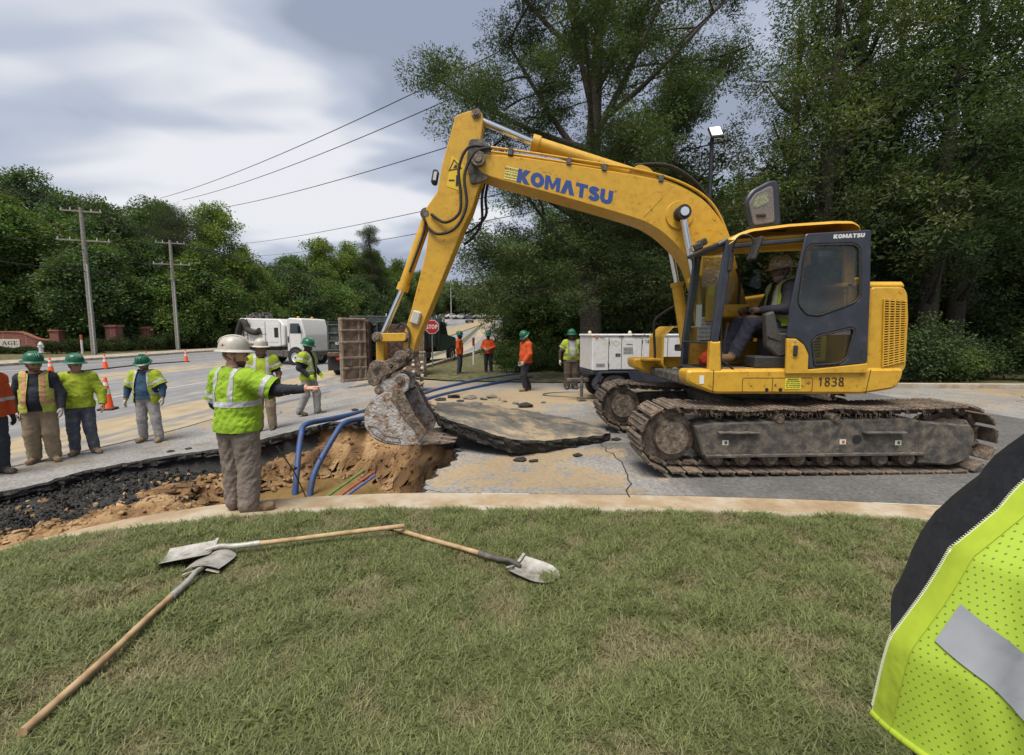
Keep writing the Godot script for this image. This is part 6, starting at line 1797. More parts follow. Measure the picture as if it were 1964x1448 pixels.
func build_generator() -> void:
	var g := thing("generator", "white towable generator on a dark trailer with unit number 1435", "generator", gp(3.3, 11.25), 0.16)
	# body in local axes: x along it, front face towards +z
	var L := 2.75; var x0 := -1.32
	var body := part(MB.new().box(V(x0 + L / 2, 1.22, -0.5), V(L, 0.86, 1.0), 0.02), "canopy", m_white, g)
	part(MB.new().box(V(x0 + L / 2, 1.665, -0.5), V(L + 0.05, 0.06, 1.05), 0.02), "roof", m_white, g)
	var gap := mat(Color(0.05, 0.05, 0.055), 0.7)
	for d in [[0.02, 0.42], [0.44, 0.76], [0.78, 1.3], [1.32, 2.0], [2.02, 2.72]]:
		part(MB.new().box(V(x0 + (d[0] + d[1]) / 2, 1.19, 0.006), V(d[1] - d[0], 0.76 if d[0] > 0.1 else 0.8, 0.016), 0.006), "access_door", m_white, g)
	for x in [0.43, 0.77, 1.31, 2.01]: part(MB.new().box(V(x0 + x, 1.2, 0.001), V(0.014, 0.8, 0.004)), "door_gap", gap, g)
	for q in [[0.43, 1.48], [0.43, 0.92], [1.31, 1.5], [1.31, 0.92]]: part(MB.new().box(V(x0 + q[0], q[1], 0.018), V(0.03, 0.08, 0.02), 0.005), "hinge", gap, g)
	for gr in [[0.83, 1.2, 7, 5, 0.036], [0.12, 0.88, 7, 3, 0.032]]:
		var mb := MB.new()
		for i in gr[2]:
			for j in gr[3]: mb.box(V(x0 + gr[0] + i * gr[4], gr[1] + j * gr[4], 0.0145), V(gr[4] * 0.72, gr[4] * 0.72, 0.004))
		part(mb, "vent_grille", gap, g)
	part(MB.new().box(V(x0 + 0.67, 1.17, 0.016), V(0.13, 0.08, 0.012), 0.004), "control_window", gap, g)
	part(MB.new().box(V(x0 + 0.68, 1.17, 0.022), V(0.03, 0.03, 0.006), 0.002), "control_knob", m_chrome, g)
	lettering("1435", 0.13, m_blacktext, g, V(x0 + 1.5, 1.5, 0.016), Basis().scaled(V(0.85, 1, 1)), "unit_number", 400)
	lettering("PowerPro 25", 0.09, m_blacktext, g, V(x0 + 1.32, 1.652, 0.03), Basis(V(1.1, 0, 0), V(0.25, 1, 0), V(0, 0, 1)), "lettering", 700)
	lettering("POWER", 0.04, m_blacktext, g, V(x0 + 0.97, 1.43, 0.016), Basis(V(1.2, 0, 0), V(0.3, 1, 0), V(0, 0, 1)), "lettering", 700)
	var lg := part(MB.new().prism(poly([x0 + 0.49, 1.46, x0 + 0.61, 1.53, x0 + 0.73, 1.46, x0 + 0.61, 1.39]), 0.014, 0.017, 0.0, [poly([x0 + 0.505, 1.46, x0 + 0.61, 1.518, x0 + 0.715, 1.46, x0 + 0.61, 1.402])]), "emblem", mat(Color(0.3, 0.36, 0.2), 0.6), g)
	sticker(g, V(x0 + 0.1, 1.63, 0.03), 0.08, 0.07, Color(0.5, 0.14, 0.06), "sticker")
	sticker(g, V(x0 + 0.24, 1.635, 0.03), 0.13, 0.035, Color(0.2, 0.22, 0.2), "sticker")
	sticker(g, V(x0 + 0.75, 1.64, 0.03), 0.13, 0.03, Color(0.06, 0.05, 0.05), "sticker")
	# trailer: tank frame, fender, wheel, jack
	part(MB.new().box(V(x0 + 1.7, 0.6, -0.5), V(2.0, 0.36, 1.0), 0.03), "fuel_tank_frame", m_navy, g)
	part(MB.new().box(V(x0 + 0.5, 0.72, -0.5), V(1.0, 0.1, 1.0), 0.02), "chassis", m_navy, g)
	var fd := MB.new()
	fd.prism(round_poly(poly([x0 + 0.02, 0.42, x0 + 0.16, 0.76, x0 + 0.92, 0.76, x0 + 1.06, 0.42, x0 + 1.02, 0.42, x0 + 0.88, 0.73, x0 + 0.2, 0.73, x0 + 0.06, 0.42]), 0.02, 2), -0.05, 0.2, 0.0)
	part(fd, "fender", m_navy, g)
	wheel(g, V(x0 + 0.55, 0.35, 0.06), 0.35, 0.22, worn(noise_tex(0.02, 4, [[0.0, Color(0.4, 0.37, 0.3)], [1.0, Color(0.68, 0.66, 0.6)]]), 2.0, 0.4))
	wheel(g, V(x0 + 0.55, 0.35, -1.06), 0.35, 0.22, m_white)
	var tg := MB.new()
	tg.box(V(x0 - 0.2, 0.5, -0.5), V(0.6, 0.1, 0.12), 0.02)
	tg.cyl(V(x0 - 0.16, 0.1, -0.3), V(x0 - 0.16, 0.62, -0.3), 0.04)
	tg.box(V(x0 - 0.16, 0.05, -0.3), V(0.2, 0.05, 0.2), 0.01)
	part(tg, "drawbar", m_darkpaint, g)
	for x in [x0 + 0.1, x0 + 1.2]: part(MB.new().sphere(V(x, 1.72, -0.5), V(0.05, 0.06, 0.05), 10, 6), "beacon", mat(Color(0.55, 0.45, 0.32), 0.4), g)

func build_vac_truck() -> void:
	var t := thing("vacuum_truck", "white vacuum truck with a thick grey suction hose on its tail", "truck", gp(-15.9, 31.0, -0.03), -0.35)
	# local: x forward (to the right), near side +z
	var body := part(MB.new().prism(round_poly(poly([-2.9, 1.35, -2.9, 2.75, -2.7, 3.15, 0.9, 3.05, 1.3, 2.6, 1.3, 1.3, 0.6, 1.2, -0.4, 1.2, -0.9, 1.3]), 0.12, 4), -1.15, 1.15, 0.06, [], 0.5), "tank_body", m_white, t)
	for q in [[-2.0, -0.4, 1.5, 2.5], [-0.3, 0.8, 1.5, 2.75]]: part(MB.new().box(V((q[0] + q[1]) / 2, (q[2] + q[3]) / 2, 1.155), V(q[1] - q[0], q[3] - q[2], 0.02), 0.008), "side_panel", m_white, t)
	part(MB.new().box(V(0.62, 2.15, 1.165), V(0.35, 0.65, 0.02), 0.004), "louvre", m_blacktext, t)
	part(MB.new().box(V(-0.9, 2.05, 1.167), V(1.4, 0.03, 0.02)), "panel_seam", mat(Color(0.2, 0.2, 0.2), 0.6), t)
	part(MB.new().tube(curve_pts([V(-2.75, 1.9, 1.3), V(-2.5, 2.4, 1.35), V(-2.2, 2.9, 1.35), V(-1.9, 2.75, 1.35), V(-1.7, 2.35, 1.35), V(-1.1, 2.15, 1.3), V(-0.7, 2.3, 1.25)], 6), [0.2], 12), "suction_hose", m_rubber, t)
	part(MB.new().cyl(V(-2.9, 1.45, 1.25), V(-1.0, 1.45, 1.25), 0.13), "suction_pipe", worn(noise_tex(0.03, 4, [[0.0, Color(0.3, 0.28, 0.24)], [1.0, Color(0.6, 0.58, 0.52)]]), 1.5, 0.6), t)
	part(MB.new().box(V(-1.9, 1.25, 1.2), V(1.9, 0.12, 0.25), 0.02), "side_tray", worn(noise_tex(0.02, 5, [[0.0, Color(0.12, 0.08, 0.05)], [1.0, Color(0.4, 0.28, 0.17)]]), 1.5, 0.8), t)
	var tr := MB.new()
	for i in 7: tr.box(V(-2.6 + i * 0.3, 3.2 + 0.1 * (i % 3), 0.4), V(0.22, 0.26, 0.5), 0.03)
	for q in [[V(-2.9, 3.0, 0.9), V(-1.4, 3.3, 0.9)], [V(-2.8, 3.2, -0.3), V(-1.2, 3.45, -0.2)], [V(-2.3, 2.9, 1.1), V(-1.9, 3.4, 0.8)]]: tr.cyl(q[0], q[1], 0.05)
	part(tr, "hose_reel_frame", m_darkpaint, t)
	part(MB.new().box(V(-1.0, 1.0, 0), V(4.6, 0.3, 0.9), 0.03), "chassis", m_darkpaint, t)
	part(MB.new().box(V(-2.6, 0.85, 0.0), V(0.5, 0.45, 2.3), 0.03), "rear_bumper", worn(noise_tex(0.03, 4, [[0.0, Color(0.1, 0.09, 0.08)], [1.0, Color(0.4, 0.38, 0.34)]]), 1.2, 0.7), t)
	for z in [1.05, -1.05]: part(MB.new().box(V(-2.6, 0.95, z * 1.11), V(0.3, 0.14, 0.04), 0.01), "tail_light", mat(Color(0.45, 0.02, 0.02), 0.3), t)
	var cab := part(MB.new().prism(round_poly(poly([1.45, 0.9, 1.45, 3.0, 1.7, 3.12, 2.7, 3.05, 3.0, 2.0, 3.05, 0.9]), 0.1, 3), -1.1, 1.1, 0.06, [], 0.5), "cab", m_white, t)
	part(MB.new().prism(round_poly(poly([1.75, 2.1, 1.8, 2.75, 2.55, 2.75, 2.75, 2.1]), 0.06, 3), 1.1, 1.115), "side_window", mat(Color(0.03, 0.04, 0.045), 0.08), cab)
	part(MB.new().prism(poly([1.55, 1.5, 1.55, 1.9, 1.64, 1.9, 1.64, 1.5]), 1.1, 1.12), "door_handle", m_blacktext, cab)
	part(MB.new().box(V(1.4, 0.75, 0.8), V(0.9, 0.5, 0.6), 0.05), "fuel_tank", m_darkpaint, t)
	for x in [-1.55, 2.2]:
		for z in [1.0, -1.0]:
			if x < 0.0: wheel(t, V(x, 0.52, z * 0.72), 0.52, 0.28, m_white, "wheel")
			wheel(t, V(x, 0.52, z * 1.1), 0.52, 0.28, m_white, "wheel")
	part(MB.new().box(V(-2.2, 0.62, 1.0), V(0.03, 0.55, 0.55), 0.005), "mud_flap", m_rubber, t)
	# arches, seams, mirror, lights and a rear ladder
	for x in [-1.55, 2.2]:
		var ar := MB.new()
		ar.prism(ellipse(x, 0.56, 0.66, 0.66, 22), 0.9, 1.162)
		part(ar, "wheel_arch", m_blacktext, t)
	var sm := mat(Color(0.12, 0.12, 0.12), 0.7)
	for q in [[1.7, 1.9, 0.02, 1.7], [2.72, 1.6, 0.02, 1.1], [2.2, 1.05, 1.0, 0.02]]: part(MB.new().box(V(q[0], q[1], 1.105), V(q[2], q[3], 0.014)), "door_seam", sm, cab)
	part(MB.new().box(V(2.75, 2.35, 1.35), V(0.12, 0.5, 0.2), 0.03), "mirror", m_blacktext, cab)
	part(MB.new().tube(PackedVector3Array([V(2.6, 2.6, 1.1), V(2.75, 2.6, 1.3)]), [0.02, 0.02], 6), "mirror_arm", m_blacktext, cab)
	for z in [-0.6, 0.6]: part(MB.new().sphere(V(2.0, 3.15, z), V(0.1, 0.08, 0.1), 10, 6), "beacon", mat(Color(0.6, 0.25, 0.02), 0.3), cab)
	part(MB.new().box(V(2.98, 0.75, 0), V(0.16, 0.3, 2.2), 0.04), "front_bumper", m_darkpaint, t)
	part(MB.new().box(V(0.3, 0.75, 1.05), V(1.6, 0.4, 0.2), 0.03), "tool_locker", m_darkpaint, t)
	for x in [-2.35, -1.95]: part(MB.new().cyl(V(x, 1.3, 1.19), V(x, 3.1, 1.19), 0.025, -1.0, 6), "ladder_rail", m_darkpaint, t)
	for i in 6: part(MB.new().cyl(V(-2.35, 1.45 + i * 0.28, 1.19), V(-1.95, 1.45 + i * 0.28, 1.19), 0.02, -1.0, 6), "ladder_rung", m_darkpaint, t)
	for x in [-1.7, -0.35, 1.0]: part(MB.new().box(V(x, 2.1, 1.163), V(0.03, 1.5, 0.012)), "body_seam", sm, t)

var m_rusty: StandardMaterial3D
var m_bed: StandardMaterial3D
func build_dump_truck(at: Vector3, turn: float, label: String, named: bool) -> Node3D:
	# local: x forward, rear at -x
	var t := thing("dump_truck", label, "truck", at, turn, "dump trucks by the stop sign")
	part(MB.new().box(V(0, 0.95, 0), V(6.6, 0.3, 0.85), 0.03), "chassis", m_darkpaint, t)
	var bed := part(MB.new().box(V(-1.1, 1.2, 0), V(4.4, 0.14, 2.4), 0.02), "bed_floor", m_rusty, t)
	for z in [-1.2, 1.2]:
		part(MB.new().box(V(-1.1, 1.95, z), V(4.4, 1.4, 0.06), 0.01), "bed_side", m_bed, t)
		for i in 7: part(MB.new().box(V(-3.1 + i * 0.66, 1.95, z * 1.05), V(0.12, 1.36, 0.1), 0.02), "bed_rib", m_bed, t)
		part(MB.new().box(V(-1.1, 2.66, z), V(4.5, 0.1, 0.14), 0.02), "bed_rail", m_bed, t)
	part(MB.new().box(V(1.15, 2.2, 0), V(0.08, 1.9, 2.4), 0.02), "headboard", m_bed, t)
	part(MB.new().box(V(1.5, 3.1, 0), V(0.8, 0.06, 2.3), 0.02), "cab_shield", m_bed, t)
	var tg := part(MB.new().box(V(-3.32, 1.9, 0), V(0.07, 1.35, 2.44), 0.01), "tailgate", m_bed, t)
	var fr := MB.new()
	for y in [1.28, 1.72, 2.12, 2.54]: fr.box(V(-3.38, y, 0), V(0.08, 0.09, 2.44), 0.02)
	for z in [-1.18, -0.4, 0.4, 1.18]: fr.box(V(-3.38, 1.9, z), V(0.075, 1.3, 0.1), 0.02)
	part(fr, "tailgate_frame", m_bed, tg)
	if named:
		lettering("WAR 8-9 ST.2 BASE", 0.2, mat(Color(0.6, 0.6, 0.58), 0.7), tg, V(-3.43, 1.62, 0.0), Basis(Vector3.UP, -PI / 2), "lettering", 700)
		part(MB.new().box(V(-3.43, 2.32, 0.4), V(0.01, 0.16, 0.18)), "white_placard", mat(Color(0.7, 0.7, 0.68), 0.6), tg)
	part(MB.new().box(V(-3.4, 1.08, 0), V(0.3, 0.24, 2.46), 0.04), "tail_sill", m_rusty, t)
	for z in [-0.95, 0.95]:
		part(MB.new().box(V(-3.5, 0.86, z * 0.75), V(0.06, 0.12, 0.2), 0.02), "tail_light", mat(Color(0.5, 0.02, 0.015), 0.3), t)
		part(MB.new().box(V(-3.3, 0.62, z), V(0.03, 0.72, 0.66), 0.01), "mud_flap", m_rubber, t)
		for x in [-2.55, -1.45]:
			wheel(t, V(x, 0.52, z * 0.72), 0.52, 0.27, m_white)
			wheel(t, V(x, 0.52, z * 1.05), 0.52, 0.27, m_white)
		wheel(t, V(3.3, 0.52, z * 1.05), 0.52, 0.3, m_white)
		part(MB.new().tube(curve_pts([V(2.65, 0.55, z * 1.05), V(2.85, 1.05, z * 1.05), V(3.3, 1.2, z * 1.05), V(3.75, 1.05, z * 1.05), V(3.95, 0.6, z * 1.05)], 4), [0.09], 6), "fender", m_rubber, t)
	var cabm := mat(Color(0.02, 0.07, 0.065), 0.35)
	part(MB.new().prism(round_poly(poly([1.35, 0.9, 1.35, 2.75, 1.55, 2.95, 2.4, 2.9, 2.75, 2.0, 4.1, 1.8, 4.2, 0.9]), 0.12, 3), -1.05, 1.05, 0.05, [], 0.5), "cab", cabm, t)
	for z in [-1.06, 1.06]: part(MB.new().prism(poly([1.6, 2.05, 1.65, 2.7, 2.3, 2.7, 2.55, 2.05]), z - 0.006, z + 0.006), "side_window", mat(Color(0.03, 0.04, 0.045), 0.08), t)
	part(MB.new().cyl(V(1.25, 1.0, 0.95), V(1.25, 3.3, 0.95), 0.07), "exhaust_stack", m_chrome, t)
	return t

func build_dumpster() -> void:
	var t := thing("roll_off_container", "rusty brown roll-off container standing open with its ribbed door swung wide", "container", gp(-4.78, 18.0, 0.0), 0.27)
	# local: opening towards +z, length along -z
	part(MB.new().box(V(0, 0.14, -2.7), V(2.1, 0.12, 5.4), 0.02), "floor_plate", m_rusty, t)
	for x in [-1.05, 1.05]:
		part(MB.new().box(V(x, 1.28, -2.7), V(0.06, 2.2, 5.4), 0.01), "side_wall", m_rusty, t)
		part(MB.new().box(V(x, 2.4, -2.7), V(0.14, 0.12, 5.5), 0.02), "top_rail", m_rusty, t)
		for i in 8: part(MB.new().box(V(x * 1.06, 1.25, -0.3 - i * 0.68), V(0.09, 2.2, 0.12), 0.02), "side_rib", m_rusty, t)
		part(MB.new().box(V(x * 0.98, 1.25, 0.02), V(0.14, 2.35, 0.12), 0.02), "corner_post", m_rusty, t)
	part(MB.new().box(V(0, 1.28, -5.4), V(2.1, 2.2, 0.06), 0.01), "front_wall", m_rusty, t)
	for x in [-0.8, 0.8]: part(MB.new().box(V(x, 0.05, -2.7), V(0.12, 0.12, 5.3), 0.01), "skid_rail", m_darkpaint, t)
	# two half doors, swung wide towards us
	var ds := worn(noise_tex(0.012, 6, [[0.0, Color(0.1, 0.06, 0.04)], [0.4, Color(0.2, 0.145, 0.105)], [0.7, Color(0.28, 0.22, 0.17)], [1.0, Color(0.37, 0.31, 0.26)]], 256, FastNoiseLite.TYPE_SIMPLEX, 0.65), 0.6, 0.85, 0.0, bump_mid, 0.6)
	for s in [-1.0, 1.0]:
		var d := Node3D.new()
		d.name = "door"
		t.add_child(d, true)
		d.transform = Transform3D(Basis(Vector3.UP, -2.55 if s < 0.0 else 1.62), V(1.1 * s, 0.04, 0.12))
		part(MB.new().box(V(0.53, 1.25, 0), V(1.06, 2.45, 0.05), 0.01), "door_panel", ds, d)
		for y in [0.08, 0.55, 0.95, 1.55, 2.0, 2.42]:
			for z in [-1.0, 1.0]: part(MB.new().box(V(0.53, y, 0.07 * z), V(1.06, 0.1, 0.1), 0.025), "door_rib", ds, d)
		for x in [0.06, 0.3, 1.0]:
			for z in [-1.0, 1.0]: part(MB.new().box(V(x, 1.25, 0.065 * z), V(0.1, 2.45, 0.08), 0.02), "door_post", ds, d)
		part(MB.new().tube(curve_pts([V(0.7, 0.78, -0.12), V(0.7, 0.7, -0.16), V(0.78, 0.66, -0.16), V(0.82, 0.74, -0.12)], 4), [0.02], 6), "chain_ring", m_darkpaint, d)

func build_compaction_wheel() -> void:
	var t := thing("compaction_wheel", "padded steel compaction wheel attachment resting behind the bucket", "wheel", gp(-3.05, 13.6), 0.25)
	var pale := worn(noise_tex(0.03, 4, [[0.0, Color(0.2, 0.15, 0.1)], [0.5, Color(0.45, 0.39, 0.3)], [1.0, Color(0.6, 0.55, 0.46)]]), 3.0, 0.8)
	for k in 3:
		var x := -0.26 + 0.26 * k
		var rm := MB.new()
		rm.xf = Transform3D(Basis(Vector3.BACK, PI / 2), V(x, 0.5, 0))
		rm.lathe([Vector2(0.3, -0.03), Vector2(0.42, -0.03), Vector2(0.42, 0.03), Vector2(0.3, 0.03), Vector2(0.3, -0.03)], 24)
		rm.lathe([Vector2(0.0, -0.015), Vector2(0.31, -0.015), Vector2(0.31, 0.015), Vector2(0.0, 0.015)], 24)
		var w := part(rm, "wheel_rim", m_darkpaint, t)
		for i in 12:
			var a := TAU * i / 12.0 + k * 0.26
			part(MB.new().box(V(x, 0.5 + 0.45 * sin(a), 0.45 * cos(a)), V(0.1, 0.1, 0.07), 0.025, Basis(Vector3.RIGHT, -a)), "pad", pale, w)
	part(MB.new().cyl(V(-0.42, 0.5, 0), V(0.42, 0.5, 0), 0.08), "axle", m_steel, t)
	for s in [-0.38, 0.38]: part(MB.new().box(V(s, 0.82, 0), V(0.05, 0.75, 0.3), 0.02), "yoke_arm", m_steel, t)
	part(MB.new().box(V(0, 1.18, 0), V(0.8, 0.06, 0.4), 0.02), "yoke_plate", m_steel, t)

func build_car(at: Vector3, turn: float, c: Color, label: String, pickup: bool, group: String) -> void:
	var t := thing("car" if not pickup else "pickup_truck", label, "car" if not pickup else "pickup", at, turn, group)
	var paint := mat(c, 0.3)
	var dk := mat(Color(0.02, 0.024, 0.028), 0.1)
	# local: x forward
	var low := poly([-2.4, 0.35, -2.45, 0.9, -2.2, 1.0, 1.2, 1.0, 2.2, 0.88, 2.4, 0.7, 2.4, 0.35]) if not pickup else poly([-2.8, 0.45, -2.8, 1.1, 1.2, 1.12, 2.5, 1.02, 2.65, 0.8, 2.65, 0.45])
	part(MB.new().prism(round_poly(low, 0.12, 3), -0.9, 0.9, 0.06, [], 0.5), "body", paint, t)
	var cabp := poly([-1.6, 0.98, -1.1, 1.42, 0.3, 1.45, 1.15, 0.98]) if not pickup else poly([-0.7, 1.1, -0.55, 1.75, 0.7, 1.78, 1.35, 1.1])
	part(MB.new().prism(round_poly(cabp, 0.1, 3), -0.8, 0.8, 0.06, [], 0.5), "roof", paint, t)
	for s in [-1.0, 1.0]:
		var q := MB.new()
		var win := poly([-1.3, 1.02, -1.0, 1.36, 0.25, 1.38, 0.85, 1.02]) if not pickup else poly([-0.55, 1.16, -0.45, 1.65, 0.6, 1.68, 1.0, 1.16])
		part(q.prism(win, s * 0.8, s * 0.812), "side_window", dk, t)
		var hx := 2.41 if not pickup else 2.66
		part(MB.new().box(V(hx, 0.75 if not pickup else 0.9, s * 0.65), V(0.04, 0.14, 0.34), 0.01), "headlight", mat(Color(0.6, 0.6, 0.58), 0.2), t)
		part(MB.new().box(V(-2.46 if not pickup else -2.81, 0.8, s * 0.72), V(0.04, 0.16, 0.25), 0.01), "tail_light", mat(Color(0.4, 0.02, 0.02), 0.3), t)
		for x in [-1.45, 1.5]: 
			var w := MB.new()
			w.xf = Transform3D(Basis(Vector3.RIGHT, PI / 2), V(x * (1.15 if pickup else 1.0), 0.36, s * 0.82))
			w.lathe([Vector2(0, -0.11), Vector2(0.34, -0.11), Vector2(0.36, 0.0), Vector2(0.34, 0.11), Vector2(0, 0.11)], 16)
			part(w, "wheel", m_rubber, t)
	part(MB.new().prism(poly([1.13, 1.02, 0.32, 1.42, 0.36, 1.44, 1.2, 1.03]) if not pickup else poly([1.37, 1.14, 0.74, 1.74, 0.8, 1.76, 1.45, 1.14]), -0.72, 0.72), "windscreen", dk, t)
	part(MB.new().box(V(2.42 if not pickup else 2.67, 0.6, 0), V(0.04, 0.2, 1.1), 0.01), "radiator_grille", dk, t)

func build_vehicles() -> void:
	m_rusty = worn(noise_tex(0.012, 6, [[0.0, Color(0.035, 0.022, 0.017)], [0.45, Color(0.085, 0.05, 0.036)], [0.75, Color(0.15, 0.1, 0.075)], [1.0, Color(0.26, 0.19, 0.14)]], 512, FastNoiseLite.TYPE_SIMPLEX, 0.65), 0.6, 0.85, 0.0, bump_mid, 0.6)
	m_bed = worn(noise_tex(0.012, 6, [[0.0, Color(0.02, 0.028, 0.026)], [0.5, Color(0.035, 0.052, 0.05)], [0.8, Color(0.08, 0.085, 0.08)], [1.0, Color(0.2, 0.17, 0.13)]], 512, FastNoiseLite.TYPE_SIMPLEX, 0.65), 0.5, 0.7, 0.0, bump_mid, 0.4)
	build_generator()
	build_vac_truck()
	build_dump_truck(gp(-8.35, 25.6, -0.03), PI / 2 + 0.12, "dark green dump truck seen from behind with white lettering on its tailgate", true)
	build_dump_truck(gp(-6.4, 29.6, -0.03), PI / 2 - 0.3, "dark green dump truck parked ahead of the roll-off container", false)
	build_dumpster()
	build_compaction_wheel()
	var far := "cars on the hill road"
	build_car(gp(-16.6, 104.0, -0.03), -PI / 2 - 0.1, Color(0.62, 0.63, 0.65), "white pickup coming down the hill lane", true, far)
	build_car(gp(-11.2, 118.0, -0.03), -PI / 2, Color(0.03, 0.032, 0.036), "dark car coming down the hill lane", false, far)
	for i in 7:
		build_car(gp(-24.5 + i * 2.9 - (i % 2) * 0.3, 138.0 + (i % 3), 0.1), 0.4 + PI * (i % 2), [Color(0.5, 0.51, 0.53), Color(0.1, 0.105, 0.11), Color(0.6, 0.6, 0.6)][i % 3], ["silver car parked in the far car park", "dark grey car parked in the far car park", "pale car parked in the far car park"][i % 3], false, "cars parked beyond the hill road")
# ---------- street furniture, tools and the broken slab ----------
func cone(at: Vector3, label: String, group: String, s := 1.0) -> void:
	var c := thing("traffic_cone", label, "cone", at, 0.3, group)
	c.scale = Vector3.ONE * s
	var org := mat(Color(0.85, 0.09, 0.012), 0.55)
	part(MB.new().box(V(0, 0.03, 0), V(0.36, 0.055, 0.36), 0.015), "base", m_rubber, c)
	part(MB.new().lathe([Vector2(0.0, 0.05), Vector2(0.145, 0.05), Vector2(0.13, 0.09), Vector2(0.035, 0.88), Vector2(0.03, 0.9), Vector2(0.0, 0.9)], 22), "cone_body", org, c)
	for q in [[0.44, 0.59], [0.67, 0.77]]:
		var r0: float = 0.13 + (0.035 - 0.13) * (q[0] - 0.09) / 0.79; var r1: float = 0.13 + (0.035 - 0.13) * (q[1] - 0.09) / 0.79
		part(MB.new().lathe([Vector2(r0 + 0.003, q[0]), Vector2(r1 + 0.003, q[1])], 22), "reflective_collar", mat(Color(0.62, 0.62, 0.6), 0.5), c)

func shovel(at: Vector3, turn: float, tilt: float, label: String, flip: bool, square := false, grip := false, shaft := 1.12) -> void:
	# lies along local x; blade at +x
	var s := thing("shovel", label, "shovel", at, turn, "")
	s.rotation = Vector3(0, turn, tilt)
	var wood := worn(noise_tex(0.01, 5, [[0.0, Color(0.22, 0.14, 0.07)], [0.5, Color(0.38, 0.26, 0.14)], [1.0, Color(0.48, 0.36, 0.22)]]), 2.5, 0.7)
	var steel := worn(noise_tex(0.012, 6, [[0.0, Color(0.16, 0.14, 0.1)], [0.4, Color(0.33, 0.32, 0.29)], [1.0, Color(0.52, 0.52, 0.5)]], 256, FastNoiseLite.TYPE_SIMPLEX, 0.65), 2.5, 0.55, 0.3, bump_fine, 0.1)
	var pts := [V(-shaft, 0.02, 0), V(-shaft * 0.6, 0.024, 0.005), V(-shaft * 0.3, 0.03, -0.004), V(0.0, 0.036, 0)]
	part(MB.new().tube(curve_pts(pts, 4), [0.019, 0.018, 0.018, 0.018, 0.0175, 0.0175, 0.0175, 0.017, 0.017, 0.017, 0.018, 0.018, 0.018], 10), "handle", wood, s)
	if grip: part(MB.new().tube(PackedVector3Array([V(-shaft - 0.01, 0.02, 0), V(-shaft + 0.13, 0.021, 0)]), [0.023, 0.022], 12), "grip", m_rubber, s)
	part(MB.new().tube(curve_pts([V(-0.16, 0.033, 0), V(0.0, 0.036, 0), V(0.10, 0.05, 0), V(0.19, 0.035, 0)], 4), [0.022, 0.022, 0.021, 0.02, 0.02, 0.019, 0.018, 0.018, 0.018, 0.018, 0.016, 0.014, 0.012], 10), "socket", steel if not grip else m_darkpaint, s)
	var bl := MB.new()
	var nu := 10; var nv := 8
	var sg := -1.0 if flip else 1.0
	var P := []
	for i in nu + 1:
		var row := []
		var u := float(i) / nu
		for j in nv + 1:
			var v := (float(j) / nv - 0.5) * 2.0
			var half := 0.118
			var len := 0.31
			var x := 0.15 + len * u
			if not square:
				if u > 0.6: half *= sqrt(maxf(0.0, 1.0 - pow((u - 0.6) / 0.44, 2.0)))
				half *= 0.93 + 0.1 * sin(u * 3.0)
			row.append(V(x, 0.012 + sg * (0.03 * v * v - 0.012) + 0.022 * (1.0 - u) + (0.02 if flip else 0.0), v * half))
		P.append(row)
	for i in nu:
		for j in nv:
			for o in [0.0, -0.003]:
				var nn: Vector3 = ((P[i + 1][j + 1] - P[i][j]) as Vector3).cross(P[i + 1][j] - P[i][j + 1]).normalized()
				if nn.y < 0.0: nn = -nn
				if o < 0.0: nn = -nn
				var d := V(0, o, 0)
				bl.quad(P[i][j] + d, P[i + 1][j] + d, P[i + 1][j + 1] + d, P[i][j + 1] + d, nn)
	var blade := part(bl, "blade", steel, s)
	for v in [-1.0, 1.0]: part(MB.new().box(V(0.15, 0.04 + sg * 0.015, v * 0.072), V(0.022, 0.006, 0.085), 0.002, Basis(Vector3.RIGHT, -0.3 * v * sg)), "foot_step", steel, blade)

